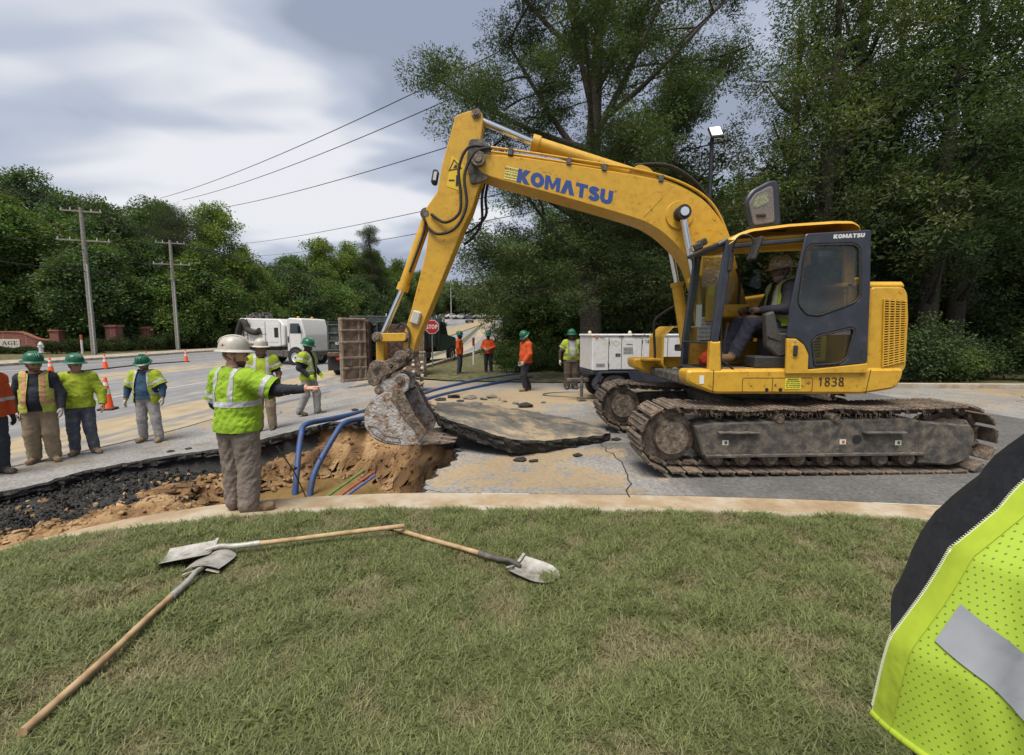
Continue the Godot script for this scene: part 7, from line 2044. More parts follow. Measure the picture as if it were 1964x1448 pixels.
func build_slab() -> void:
	var t := thing("asphalt_slab", "thick broken slab of asphalt tipped up on the bucket teeth", "slab", Vector3.ZERO)
	# top corners in metres
	var top := [V(-1.22, 0.58, -6.72), V(-0.92, 0.49, -6.5), V(-0.45, 0.38, -6.36), V(0.04, 0.27, -6.2), V(0.6, 0.195, -6.5), V(1.2, 0.17, -6.85), V(1.62, 0.155, -7.1), V(1.55, 0.14, -7.6), V(1.1, 0.14, -8.5), V(0.1, 0.25, -8.9), V(-0.9, 0.42, -8.7), V(-1.35, 0.55, -7.8)]
	var f := FastNoiseLite.new(); f.seed = 61; f.frequency = 2.2; f.fractal_octaves = 4
	var rimv := []
	for i in top.size():
		for k in 8:
			var q: Vector3 = (top[i] as Vector3).lerp(top[(i + 1) % top.size()], k / 8.0)
			rimv.append(q + V(f.get_noise_3d(q.x * 2.0, 0, q.z * 2.0), 0.25 * f.get_noise_3d(q.x * 2.0, 9, q.z * 2.0), f.get_noise_3d(q.x * 2.0, 5, q.z * 2.0)) * 0.06)
	var cen := V(0.1, 0.32, -7.55)
	var mb := MB.new()
	var rings := 14
	var m := rimv.size()
	var G := []
	for r in rings + 1:
		var row := []
		for i in m:
			var q: Vector3 = cen.lerp(rimv[i], float(r) / rings)
			q.y += 0.05 * f.get_noise_2d(q.x * 1.5, q.z * 1.5) * (1.0 if r < rings else 0.5)
			row.append(q)
		G.append(row)
	for r in rings:
		for i in m:
			var k := (i + 1) % m
			var was := mb.v.size()
			mb.quad(G[r][i], G[r + 1][i], G[r + 1][k], G[r][k], V(-0.08, 1, 0.05).normalized())
	for i in mb.v.size(): mb.uv.append(Vector2(mb.v[i].x, mb.v[i].z) * 0.4)
	var m_top := worn(noise_tex(0.006, 7, [[0.0, Color(0.05, 0.047, 0.043)], [0.42, Color(0.12, 0.113, 0.102)], [0.56, Color(0.18, 0.16, 0.13)], [0.66, Color(0.28, 0.215, 0.13)], [1.0, Color(0.38, 0.33, 0.26)]], 512, FastNoiseLite.TYPE_SIMPLEX, 0.72), 0.35, 0.95, 0.0, bump_mid, 1.0, true)
	part(mb, "surface_course", m_top, t)
	var sd := MB.new()
	var rows := 6
	var R := []
	for j in rows + 1:
		var row := []
		for i in m:
			var q: Vector3 = G[rings][i]
			var outw: Vector3 = (q - cen) * V(1, 0, 1)
			outw = outw.normalized()
			var u := float(j) / rows
			row.append(q + V(0, -0.21 * u, 0) + outw * (0.08 * f.get_noise_3d(q.x * 6.0, u * 4.0, q.z * 6.0) - 0.05 * u * u) * (0.0 if j == 0 else 1.0))
		R.append(row)
	for j in rows:
		for i in m: sd.quad(R[j][i], R[j + 1][i], R[j + 1][(i + 1) % m], R[j][(i + 1) % m])
	for i in m: sd.tri(R[rows][i], R[rows][(i + 1) % m], cen + V(0, -0.2, 0), Vector3.DOWN, Vector3.DOWN, Vector3.DOWN)
	part(sd, "broken_edge", m_black, t)

func chunk_mesh(sd: int, flat: float) -> ArrayMesh:
	var r := RandomNumberGenerator.new(); r.seed = sd
	var pts := []
	for i in 14:
		var a := r.randf() * TAU
		var y := r.randf_range(-1, 1)
		var q := sqrt(1.0 - y * y)
		pts.append(V(cos(a) * q, y * flat, sin(a) * q) * r.randf_range(0.75, 1.0))
	# convex hull by brute force
	var mb := MB.new()
	var n := pts.size()
	for i in n:
		for j in range(i + 1, n):
			for k in range(j + 1, n):
				var nn: Vector3 = ((pts[j] - pts[i]) as Vector3).cross(pts[k] - pts[i]).normalized()
				var pos := 0; var neg := 0
				for l in n:
					var d: float = nn.dot(pts[l] - pts[i])
					if d > 1e-5: pos += 1
					elif d < -1e-5: neg += 1
				if pos == 0: mb.tri(pts[i], pts[j], pts[k], nn, nn, nn)
				elif neg == 0: mb.tri(pts[i], pts[j], pts[k], -nn, -nn, -nn)
	return mb.mesh()

func build_rubble() -> void:
	var r := RandomNumberGenerator.new(); r.seed = 17
	var ms := []
	for k in 5: ms.append(chunk_mesh(100 + k, 0.5))
	# countable lumps of broken asphalt
	var top_m := worn(noise_tex(0.02, 6, [[0.0, Color(0.06, 0.055, 0.05)], [0.5, Color(0.16, 0.15, 0.13)], [1.0, Color(0.34, 0.3, 0.25)]]), 1.2, 0.92, 0.0, bump_mid, 0.8)
	var spots := [[-1.9, 11.6, 0.2, 0], [-1.6, 12.0, 0.24, 0], [-1.15, 11.9, 0.26, 1], [-1.35, 11.4, 0.14, 0], [-0.8, 11.7, 0.17, 1], [-0.55, 12.05, 0.2, 1], [-2.3, 11.9, 0.16, 0], [-0.2, 11.4, 0.12, 1], [0.35, 10.55, 0.26, 0], [0.95, 6.25, 0.1, 0], [0.1, 6.08, 0.13, 0], [0.3, 6.02, 0.09, 0], [1.72, 7.15, 0.11, 0], [-6.1, 7.75, 0.09, 0], [-5.85, 7.85, 0.08, 0], [-3.3, 9.9, 0.16, 0], [-2.9, 10.2, 0.2, 0], [-2.5, 9.6, 0.13, 1], [-0.9, 10.9, 0.2, 1], [-0.4, 10.5, 0.16, 1], [-1.5, 10.8, 0.22, 1], [-1.9, 10.4, 0.18, 0], [0.1, 11.0, 0.14, 1], [-3.7, 10.3, 0.12, 0], [0.8, 11.1, 0.1, 1], [-1.2, 10.2, 0.3, 1], [-0.7, 9.7, 0.26, 1], [-1.75, 9.9, 0.28, 1], [-0.1, 9.9, 0.22, 1], [-2.2, 10.9, 0.26, 1], [-1.0, 9.3, 0.2, 0], [0.5, 9.5, 0.18, 1], [-2.9, 11.4, 0.2, 1], [-0.3, 9.2, 0.16, 1]]
	for q in spots:
		var o := MeshInstance3D.new()
		o.mesh = ms[r.randi() % 5].duplicate()
		o.mesh.surface_set_material(0, m_black if q[3] == 0 else top_m)
		o.name = numbered("asphalt_chunk")
		add_child(o, true)
		o.transform = Transform3D(Basis(Vector3.UP, r.randf() * TAU).scaled(V(q[2], q[2] * 0.55, q[2] * 0.8)), gp(q[0], q[1], q[2] * 0.2))
		tag(o, "small lump of black broken asphalt lying on the pavement" if q[3] == 0 else "flat grey chunk of broken asphalt near the blue hoses", "rubble", "asphalt chunks")
	# crumbs that cover the broken shoulder
	for k in 2:
		var xs := []; var cs := PackedColorArray()
		for i in 5200:
			var x := r.randf_range(-7.1, -3.3); var d := r.randf_range(2.9, 7.5)
			var q := Vector2(x, d)
			var line := 4.62 + (x + 6.6) * 0.36
			if d < line - 0.35 + r.randf() * 0.5: continue
			if not Geometry2D.is_point_in_polygon(q, rim): continue
			if Geometry2D.is_point_in_polygon(q, deep) and r.randf() > 0.06: continue
			var s := 0.012 + 0.035 * pow(r.randf(), 3.0)
			var sh := gy(x, d) - 0.19 - 0.22 * smoothstep(4.7, 5.6, d - (x + 6.0) * 0.25) * smoothstep(-6.6, -5.0, x)
			xs.append(Transform3D(Basis.from_euler(V(r.randf() * 6, r.randf() * 6, r.randf() * 6)).scaled(V(s, s, s)), V(x, sh + r.randf_range(-0.01, 0.05), -d)))
			var v := 0.012 + 0.02 * r.randf() + (0.12 * r.randf() if r.randf() < 0.06 else 0.0)
			cs.append(Color(v, v * 0.98, v * 0.95))
		var mm := mat(Color(1, 1, 1), 0.8)
		tag(multi(ms[k], mm, xs, cs, "asphalt_crumbs"), "loose black asphalt crumbs covering the broken shoulder", "rubble", "", "stuff")

func build_hoses() -> void:
	var blue := worn(noise_tex(0.012, 6, [[0.0, Color(0.12, 0.11, 0.1)], [0.25, Color(0.05, 0.065, 0.13)], [0.6, Color(0.022, 0.07, 0.22)], [1.0, Color(0.04, 0.1, 0.3)]], 256, FastNoiseLite.TYPE_SIMPLEX, 0.65), 1.5, 0.6, 0.0, bump_fine, 0.1)
	var a := [V(-3.72, -1.02, -7.35), V(-3.74, -0.6, -7.5), V(-3.86, -0.1, -7.95), V(-3.9, 0.06, -8.25), V(-3.75, 0.03, -8.9), V(-3.45, 0.0, -9.8), V(-3.1, 0.02, -10.9), V(-2.65, 0.02, -12.4), V(-2.3, 0.02, -13.8), V(-1.3, 0.04, -16.2), V(0.3, 0.05, -18.6)]
	var b := [V(-3.45, -1.02, -7.3), V(-3.42, -0.6, -7.5), V(-3.28, -0.1, -8.05), V(-3.2, 0.07, -8.35), V(-3.05, 0.04, -9.0), V(-2.8, 0.03, -9.9), V(-2.45, 0.02, -11.0), V(-2.05, 0.02, -12.4), V(-1.5, 0.02, -13.6), V(-0.4, 0.04, -15.6), V(0.75, 0.05, -17.2)]
	for q in [[a, "blue discharge hose rising from the pit nearest the pointing man"], [b, "blue discharge hose rising from the pit nearest the bucket"]]:
		tag(part(MB.new().tube(curve_pts(q[0], 6), [0.051], 12), "discharge_hose", blue), q[1], "hose", "blue hoses")
	for q in [[V(-3.2, -1.0, -6.5), V(-2.95, -0.82, -6.95), V(-2.6, -0.62, -7.6), Color(0.05, 0.2, 0.05), "green buried conduit exposed in the pit"], [V(-3.05, -1.0, -6.5), V(-2.8, -0.85, -6.95), V(-2.45, -0.66, -7.6), Color(0.32, 0.06, 0.03), "red buried conduit exposed in the pit"], [V(-2.98, -1.0, -6.45), V(-2.72, -0.86, -6.9), V(-2.38, -0.68, -7.5), Color(0.03, 0.1, 0.35), "thin blue buried conduit exposed in the pit"]]:
		tag(part(MB.new().tube(curve_pts([q[0], q[1], q[2]], 5), [0.022], 9), "conduit", soiled(q[3], Color(0.3, 0.2, 0.1))), q[4], "conduit")
	tag(part(MB.new().tube(PackedVector3Array([V(-2.44, 0.62, -4.5), V(-2.53, 0.2, -5.0), V(-2.74, -1.0, -6.1)]), [0.008, 0.008, 0.007], 6), "probe_rod", m_darkpaint), "thin steel probe rod leaning from the pointing man down into the pit", "rod")
	tag(part(MB.new().tube(curve_pts([V(2.2, 0.06, -11.6), V(1.6, 0.03, -12.0), V(0.9, 0.03, -12.4), V(1.2, 0.03, -12.9), V(2.4, 0.03, -13.1)], 6), [0.014], 6), "power_cable", m_rubber), "black power cable trailing from the generator across the ground", "cable")

func wire(a: Vector3, b: Vector3, sag: float, r: float, label: String) -> void:
	var p := []
	for i in 25:
		var t := i / 24.0
		p.append(a.lerp(b, t) - V(0, sag * 4.0 * t * (1.0 - t), 0))
	tag(part(MB.new().tube(PackedVector3Array(p), [r], 5, false), "overhead_wire", m_blacktext), label, "wire", "overhead wires")

func utility_pole(at: Vector3, h: float, label: String, arms: Array) -> void:
	var t := thing("utility_pole", label, "utility pole", at, 0.0, "")
	var wood := worn(noise_tex(0.02, 5, [[0.0, Color(0.12, 0.11, 0.09)], [0.5, Color(0.23, 0.22, 0.19)], [1.0, Color(0.33, 0.32, 0.28)]]), 0.8, 0.95)
	part(MB.new().tube(PackedVector3Array([V(0, -0.4, 0), V(0, h * 0.5, 0), V(0, h, 0)]), [0.2, 0.17, 0.13], 12), "shaft", wood, t)
	for a in arms:
		var bs := Basis(Vector3.UP, a[2])
		var ca := part(MB.new().box(V(0, a[0], 0), V(a[1], 0.11, 0.1), 0.01, bs), "crossarm", wood, t)
		for s in [-0.47, -0.25, 0.25, 0.47]:
			part(MB.new().cyl(V(0, a[0], 0) + bs * V(a[1] * s, 0.05, 0), V(0, a[0], 0) + bs * V(a[1] * s, 0.24, 0), 0.05, 0.035, 8), "insulator", mat(Color(0.5, 0.5, 0.5), 0.4), ca)
	part(MB.new().cyl(V(0.17, 0, 0.14), V(0.17, h * 0.62, 0.11), 0.05, -1.0, 8), "conduit_riser", mat(Color(0.4, 0.42, 0.42), 0.6), t)

func brick_mat() -> StandardMaterial3D:
	var im := Image.create(128, 128, false, Image.FORMAT_RGB8)
	var r := RandomNumberGenerator.new(); r.seed = 5
	im.fill(lin(0.26, 0.2, 0.17))
	for j in 16:
		for i in 8:
			var v := r.randf_range(0.75, 1.2)
			im.fill_rect(Rect2i((i * 16 + (8 if j % 2 else 0)) % 128, j * 8, 15, 7), lin(0.2 * v, 0.062 * v, 0.045 * v))
	var m := worn(ImageTexture.create_from_image(im), 0.6, 0.9)
	return m

func build_street() -> void:
	# stop sign
	var st := thing("stop_sign", "red octagonal stop sign on a grey post beside the road", "sign", gp(-4.38, 24.4), 0.05)
	part(MB.new().box(V(0, 1.35, -0.03), V(0.06, 2.8, 0.05), 0.008), "post", mat(Color(0.22, 0.23, 0.23), 0.6, 0.3), st)
	var oc := PackedVector2Array(); var oi := PackedVector2Array()
	for i in 8:
		var a := TAU * (i + 0.5) / 8.0
		oc.append(Vector2(cos(a), sin(a)) * 0.405 + Vector2(0, 2.2)); oi.append(Vector2(cos(a), sin(a)) * 0.375 + Vector2(0, 2.2))
	part(MB.new().prism(oc, 0.0, 0.006), "sign_border", mat(Color(0.65, 0.65, 0.64), 0.5), st)
	part(MB.new().prism(oi, 0.006, 0.009), "sign_face", mat(Color(0.42, 0.012, 0.014), 0.5), st)
	lettering("STOP", 0.31, mat(Color(0.7, 0.7, 0.69), 0.5), st, V(0, 2.2, 0.012), Basis().scaled(V(0.82, 1, 1)), "lettering", 700)
	# marker post, roadside sign, hydrant
	var mp := thing("marker_post", "white marker post with a dark red top standing on the verge", "post", gp(-2.15, 24.8), 0.0)
	part(MB.new().cyl(V(0, 0, 0), V(0, 1.05, 0), 0.06), "shaft", m_white, mp)
	part(MB.new().cyl(V(0, 1.05, 0), V(0, 1.5, 0), 0.065), "cap", mat(Color(0.2, 0.025, 0.02), 0.5), mp)
	var rs := thing("road_sign", "small white road sign on a thin post by the bend", "sign", gp(-1.0, 31.0), 0.3)
	part(MB.new().box(V(0, 1.2, -0.02), V(0.06, 2.5, 0.04), 0.005), "post", mat(Color(0.12, 0.13, 0.13), 0.6, 0.3), rs)
	part(MB.new().box(V(0.1, 2.3, 0.01), V(0.5, 0.6, 0.01), 0.003), "sign_face", mat(Color(0.6, 0.6, 0.6), 0.5), rs)
	var wp := thing("marker_post", "white marker post with an orange top beside the nearest utility pole", "post", gp(-33.9, 35.0, 0.1), 0.0)
	part(MB.new().cyl(V(0, 0, 0), V(0, 1.1, 0), 0.07), "shaft", m_white, wp)
	part(MB.new().cyl(V(0, 1.1, 0), V(0, 1.5, 0), 0.075), "cap", mat(Color(0.45, 0.1, 0.03), 0.5), wp)
	var hy := thing("fire_hydrant", "pale fire hydrant in front of the brick sign wall", "hydrant", gp(-38.2, 36.0, 0.05))
	part(MB.new().lathe([Vector2(0, 0), Vector2(0.2, 0), Vector2(0.2, 0.06), Vector2(0.14, 0.08), Vector2(0.14, 0.6), Vector2(0.18, 0.62), Vector2(0.16, 0.74), Vector2(0.08, 0.84), Vector2(0.04, 0.92), Vector2(0, 0.92)], 16), "barrel", mat(Color(0.5, 0.52, 0.53), 0.5), hy)
	for s in [-1.0, 1.0]: part(MB.new().cyl(V(0.1 * s, 0.5, 0), V(0.24 * s, 0.5, 0), 0.07), "outlet", mat(Color(0.5, 0.52, 0.53), 0.5), hy)
	# cones
	var far := "cones along the closed lane"
	cone(gp(-24.1, 26.2, -0.03), "orange traffic cone with white collars on the closed lane line", far)
	cone(gp(-24.6, 29.8, -0.03), "orange traffic cone with white collars on the closed lane line", far)
	cone(gp(-24.0, 32.6, -0.03), "orange traffic cone with white collars on the closed lane line", far)
	cone(gp(-23.6, 22.6, -0.03), "orange traffic cone with white collars on the closed lane line", far)
	cone(gp(-11.4, 12.35, -0.03), "tall orange traffic cone standing alone in sand behind the crew", "", 1.02)
	cone(gp(-8.9, 56.0, -0.03), "small distant orange cone at the foot of the hill road", "")
	tag(part(MB.new().tube(curve_pts([gp(-23.7, 21.0, 0.0), gp(-24.1, 26.0, 0.0), gp(-24.6, 29.8, 0.0), gp(-24.0, 32.6, 0.0)], 5), [0.05], 6), "rubber_cable", m_rubber), "black cable lying along the row of cones", "cable")
	# brick sign wall and pillars
	var bm := brick_mat()
	var capm := tinted(bm, Color(1.25, 1.2, 1.15))
	var wl := thing("sign_wall", "curved red brick entrance wall with a cream name panel", "wall", gp(-43.6, 40.0, 0.0), 0.2)
	var prof := smooth_line([-3.5, 1.7, -1.2, 1.7, -0.2, 1.6, 0.8, 1.1, 1.7, 0.95, 2.4, 1.0], 6)
	var o := PackedVector2Array([Vector2(2.4, -0.8), Vector2(-3.5, -0.8)])
	o.append_array(prof)
	part(MB.new().prism(o, -0.2, 0.2, 0.0), "brick_face", bm, wl)
	var coping := line_offset(prof, 0.12)
	part(MB.new().prism(band(prof, coping), -0.25, 0.25, 0.0), "coping", capm, wl)
	part(MB.new().box(V(2.3, 0.5, 0), V(0.7, 2.7, 0.7), 0.02), "end_pillar", bm, wl)
	part(MB.new().box(V(2.3, 1.85, 0), V(0.85, 0.14, 0.85), 0.02), "pillar_cap", capm, wl)
	var pn := part(MB.new().box(V(-1.9, 0.55, 0.22), V(3.0, 1.1, 0.06), 0.02), "name_panel", mat(Color(0.5, 0.47, 0.4), 0.8), wl)
	var tx := mat(Color(0.03, 0.03, 0.03), 0.7)
	lettering("AGE", 0.5, tx, pn, V(-1.15, 0.75, 0.252), Basis().scaled(V(1.1, 1, 1)), "lettering", 700, "Droid Serif")
	lettering("A", 0.36, tx, pn, V(-1.45, 0.28, 0.252), Basis(), "lettering", 700, "Droid Serif")
	for q in [[-38.4, 43.0, 2.35], [-37.9, 46.3, 2.2], [-36.9, 48.5, 2.3]]:
		var pl := thing("brick_pillar", "square red brick pillar standing free among the hedges", "pillar", gp(q[0], q[1]), 0.1, "brick pillars by the far pavement")
		part(MB.new().box(V(0, q[2] * 0.5 - 0.6, 0), V(0.95, q[2] + 1.0, 0.95), 0.02), "shaft", bm, pl)
		part(MB.new().box(V(0, q[2] - 0.05, 0), V(1.15, 0.2, 1.15), 0.02), "pillar_cap", capm, pl)
	# guard rail
	var gr := thing("guard_rail", "galvanised guard rail behind the vacuum truck", "guard rail", gp(-29.6, 52.0, 0.1), 1.25)
	part(MB.new().box(V(0, 0.62, 0), V(9.0, 0.32, 0.06), 0.02), "rail", mat(Color(0.4, 0.42, 0.44), 0.4, 0.6), gr)
	for i in 5: part(MB.new().box(V(-4.0 + i * 2.0, 0.3, -0.1), V(0.12, 0.7, 0.12), 0.01), "post", m_darkpaint, gr)
	# poles
	utility_pole(gp(-33.9, 36.0), 11.55, "weathered grey utility pole with two crossarms beside the white marker post", [[11.25, 2.6, 0.35], [9.0, 3.4, 0.35]])
	utility_pole(gp(-34.6, 46.0), 11.0, "slimmer grey utility pole with two crossarms behind the brick pillars", [[10.7, 2.5, 0.35], [8.6, 3.2, 0.35]])
	utility_pole(gp(-30.5, 112.0), 11.5, "distant utility pole on the hill beyond the trucks", [[11.2, 2.6, 0.35]])
	utility_pole(gp(22.4, 21.8), 9.6, "utility pole half hidden in the woods behind the excavator", [[9.3, 1.8, 0.2]])
	for k in 4:
		var off := -1.1 + 0.73 * k
		var y := 11.5
		wire(V(-33.9 + off, y, -36.0 - 0.3 * off), V(-34.6 + off, 10.95, -46.0 - 0.3 * off), 0.1, 0.022, "thin overhead wire running between the two roadside utility poles")
		wire(V(-33.9 + off, y, -36.0 - 0.3 * off), V(-33.3 + off, 12.0, -14.0), 0.5, 0.022, "thin overhead wire leading from the roadside pole towards the brick wall side")
		wire(V(-34.6 + off, 10.95, -46.0 - 0.3 * off), V(-30.5 + off, 15.6, -112.0), 1.6, 0.03, "thin overhead wire leading up the hill to the distant pole")
	for q in [[8.3, 7.6], [6.6, 6.4]]:
		wire(V(-33.9, q[0], -35.8), V(-34.6, q[1] + 0.6, -45.8), 0.12, 0.035, "thick black cable slung between the two roadside utility poles")
		wire(V(-33.9, q[0], -35.8), V(-33.0, q[0] + 0.6, -14.0), 0.4, 0.035, "thick black cable leading from the roadside pole towards the brick wall side")
		wire(V(-34.6, q[1] + 0.6, -45.8), V(-30.5, 11.5, -112.0), 1.4, 0.04, "thick black cable leading up the hill to the distant pole")
	for q in [[V(-46, 19.2, -60), V(8, 15.2, -16)], [V(-43, 19.0, -60), V(8, 14.1, -16)], [V(-44, 17.9, -62), V(8, 11.4, -16)], [V(-62, 19.9, -95), V(8, 8.8, -17)], [V(-64, 19.7, -107), V(8, 7.9, -18)]]:
		wire(q[0], q[1], 0.9, 0.026, "long high-voltage wire crossing the sky above the road to the big oak")
	wire(V(8, 10.3, -16), V(26, 9.6, -14), 0.3, 0.02, "single wire crossing the dark woods behind the excavator")
	# lamp post, lit
	var lp := thing("lamp_post", "dark lamp post with a lit square head behind the boom", "street lamp", gp(6.15, 14.3), 0.0)
	part(MB.new().tube(PackedVector3Array([V(0, 0, 0), V(0, 7.6, 0)]), [0.085, 0.06], 10), "mast", mat(Color(0.02, 0.021, 0.024), 0.5), lp)
	var hb := Basis(Vector3.RIGHT, 0.95) * Basis(Vector3.BACK, 0.12)
	var hd := part(MB.new().box(V(0.06, 7.75, 0.1), V(0.38, 0.08, 0.5), 0.02, hb), "lamp_head", mat(Color(0.03, 0.03, 0.03), 0.5), lp)
	var em := mat(Color(0.9, 0.9, 0.85), 0.4)
	em.emission_enabled = true
	em.emission = Color(1.0, 0.95, 0.85)
	em.emission_energy_multiplier = 0.6
	part(MB.new().box(V(0.06, 7.75, 0.1) + hb * V(0, 0.045, -0.01), V(0.3, 0.012, 0.38), 0.003, hb), "lamp_panel", em, hd)
	var sp := SpotLight3D.new()
	sp.name = "lamp_light"
	lp.add_child(sp)
	sp.position = V(0.06, 7.75, 0.1) + hb * V(0, 0.09, 0)
	sp.basis = Basis.looking_at(hb * V(0, 1, 0), Vector3.UP)
	sp.light_energy = 3.0
	sp.light_color = Color(1.0, 0.95, 0.85)
	sp.light_size = 0.15
	sp.spot_range = 30.0
	sp.spot_angle = 60.0
	sp.shadow_enabled = true
	# far street light
	var fl := thing("street_lamp", "thin pale street lamp far up the hill road", "street lamp", gp(-17.0, 125.0))
	part(MB.new().tube(PackedVector3Array([V(0, 0, 0), V(0, 10.0, 0)]), [0.14, 0.09], 8), "mast", mat(Color(0.4, 0.42, 0.43), 0.5), fl)
	part(MB.new().tube(curve_pts([V(0, 9.9, 0), V(0.7, 10.3, 0), V(1.8, 10.4, 0)], 4), [0.08], 6), "lamp_arm", mat(Color(0.4, 0.42, 0.43), 0.5), fl)
	# tools on the lawn
	var Ly := 0.012
	shovel(V(-2.02, lawn_y(-2.02, 3.12) + Ly + 0.05, -3.1), PI + 0.27, -0.02, "square-bladed shovel with a pale wooden handle lying below the kerb", false, true, false, 1.2)
	shovel(V(-2.04, lawn_y(-2.04, 2.66) + Ly + 0.03, -2.64), PI / 2 + 0.13, -0.03, "long-handled shovel lying face down with its handle towards the lawn's front", true, false, false, 1.08)
	shovel(V(-0.1, lawn_y(-0.1, 2.93) + Ly + 0.02, -2.96), -0.56, 0.012, "round-point shovel with a black rubber grip lying on the lawn", false, false, true, 1.15)
	# orange jacket on the cab floor behind the lower windscreen
	var jk := sdf([[V(0, 0.05, 0), V(0.1, 0.18, 0), 0.11, 0.09], [V(0.1, 0.18, 0), V(0.06, 0.3, 0.02), 0.08, 0.04], [V(-0.06, 0.06, 0.05), V(0.14, 0.06, -0.06), 0.09, 0.09]], 0.016, 0.03)
	wrinkle(jk, 0.02)
	var jo := part(cut(jk, []), "jacket", cloth(Color(0.8, 0.07, 0.015), 0.3))
	jo.position = V(2.68, 1.37, -6.02)
	tag(jo, "bundled orange jacket on the cab floor behind the lower windscreen", "jacket")
# ---------- trees, shrubs and grass ----------
var clumps := {}
func clump(kind: String) -> ArrayMesh:
	if clumps.has(kind): return clumps[kind]
	var r := RandomNumberGenerator.new(); r.seed = hash(kind) % 9999
	var a := []
	a.resize(Mesh.ARRAY_MAX)
	var v := PackedVector3Array(); var n := PackedVector3Array(); var c := PackedColorArray()
	var count := {"broad": 84, "fine": 60, "pine": 70, "far": 60, "shrub": 40}
	var len := {"broad": 0.3, "fine": 0.34, "pine": 0.55, "far": 0.4, "shrub": 0.34}
	var wid := {"broad": 0.17, "fine": 0.12, "pine": 0.035, "far": 0.22, "shrub": 0.2}
	var k := kind.split("_")[0]
	for i in count[k]:
		var d := V(r.randfn(), r.randfn() * 0.7, r.randfn()).normalized()
		var p := d * pow(r.randf(), 0.5)
		var out := (d + V(r.randfn(), r.randfn() - 0.35, r.randfn()) * 0.6).normalized()
		var side := out.cross(V(r.randfn(), r.randfn() + 1.0, r.randfn())).normalized()
		var up := side.cross(out).normalized()
		var L: float = len[k] * r.randf_range(0.7, 1.25); var W: float = wid[k] * r.randf_range(0.75, 1.2)
		var tip := p + out * L - up * L * 0.12
		var m1 := p + out * L * 0.45 + side * W * 0.5 + up * W * 0.12; var m2 := p + out * L * 0.45 - side * W * 0.5 + up * W * 0.12
		var sh := r.randf_range(0.7, 1.25)
		var col := Color(sh, sh, sh * r.randf_range(0.85, 1.05))
		for q in [[p, m1, tip], [p, tip, m2]]:
			var nn: Vector3 = ((q[2] - q[0]) as Vector3).cross(q[1] - q[0]).normalized()
			for w in q:
				v.append(w); n.append(nn); c.append(col)
	a[Mesh.ARRAY_VERTEX] = v; a[Mesh.ARRAY_NORMAL] = n; a[Mesh.ARRAY_COLOR] = c
	var m := ArrayMesh.new()
	m.add_surface_from_arrays(Mesh.PRIMITIVE_TRIANGLES, a)
	clumps[kind] = m
	return m

var m_leaf: StandardMaterial3D
var m_bark: StandardMaterial3D
var m_barkd: StandardMaterial3D
func leaf_mats() -> void:
	m_leaf = mat(Color(1, 1, 1), 0.55)
	m_leaf.metallic_specular = 0.35
	m_leaf.backlight_enabled = true
	m_leaf.backlight = Color(0.8, 0.85, 0.42)
	m_bark = worn(noise_tex(0.03, 5, [[0.0, Color(0.03, 0.024, 0.02)], [0.5, Color(0.085, 0.07, 0.058)], [1.0, Color(0.17, 0.145, 0.125)]], 256), 1.2, 0.95, 0.0, bump_mid, 2.0)
	m_barkd = worn(noise_tex(0.03, 5, [[0.0, Color(0.015, 0.013, 0.011)], [1.0, Color(0.075, 0.062, 0.05)]], 256), 1.0, 0.95)

# lobes: [centre, radius vector]; leaf clumps fill the outer part of each lobe
func crown(parent: Node, lobes: Array, n: int, size: float, kind: String, base: Color, r: RandomNumberGenerator, hollow := 0.45) -> void:
	var xs := []; var cs := PackedColorArray()
	var vol := 0.0
	for l in lobes: vol += pow(l[1].x * l[1].y * l[1].z, 0.667)
	for l in lobes:
		var m := int(ceil(n * pow(l[1].x * l[1].y * l[1].z, 0.667) / vol))
		for i in m:
			var d := V(r.randfn(), r.randfn(), r.randfn()).normalized()
			if d.y < -0.3 and r.randf() < 0.4: d.y = -d.y
			var p: Vector3 = l[0] + d * l[1] * lerpf(hollow, 1.3, pow(r.randf(), 0.8))
			var s := size * r.randf_range(0.6, 1.3)
			var b := Basis.from_euler(V(r.randf_range(-0.5, 0.5), r.randf() * TAU, r.randf_range(-0.5, 0.5))).scaled(V(s, s * 0.8, s))
			xs.append(Transform3D(b, p))
			var t := r.randf_range(0.65, 1.35)
			cs.append(Color(base.r * t * r.randf_range(0.85, 1.2), base.g * t, base.b * t * r.randf_range(0.8, 1.15)))
	multi(clump(kind), m_leaf, xs, cs, "crown", parent).set_meta("kind", "stuff")

func limb(mb: MB, a: Vector3, b: Vector3, r0: float, r1: float, bend: Vector3) -> void:
	mb.tube(curve_pts([a, a.lerp(b, 0.35) + bend, a.lerp(b, 0.7) + bend * 0.7, b], 3), [r0, lerpf(r0, r1, 0.15), lerpf(r0, r1, 0.3), lerpf(r0, r1, 0.42), lerpf(r0, r1, 0.52), lerpf(r0, r1, 0.62), lerpf(r0, r1, 0.72), lerpf(r0, r1, 0.82), lerpf(r0, r1, 0.9), r1], 7, false)

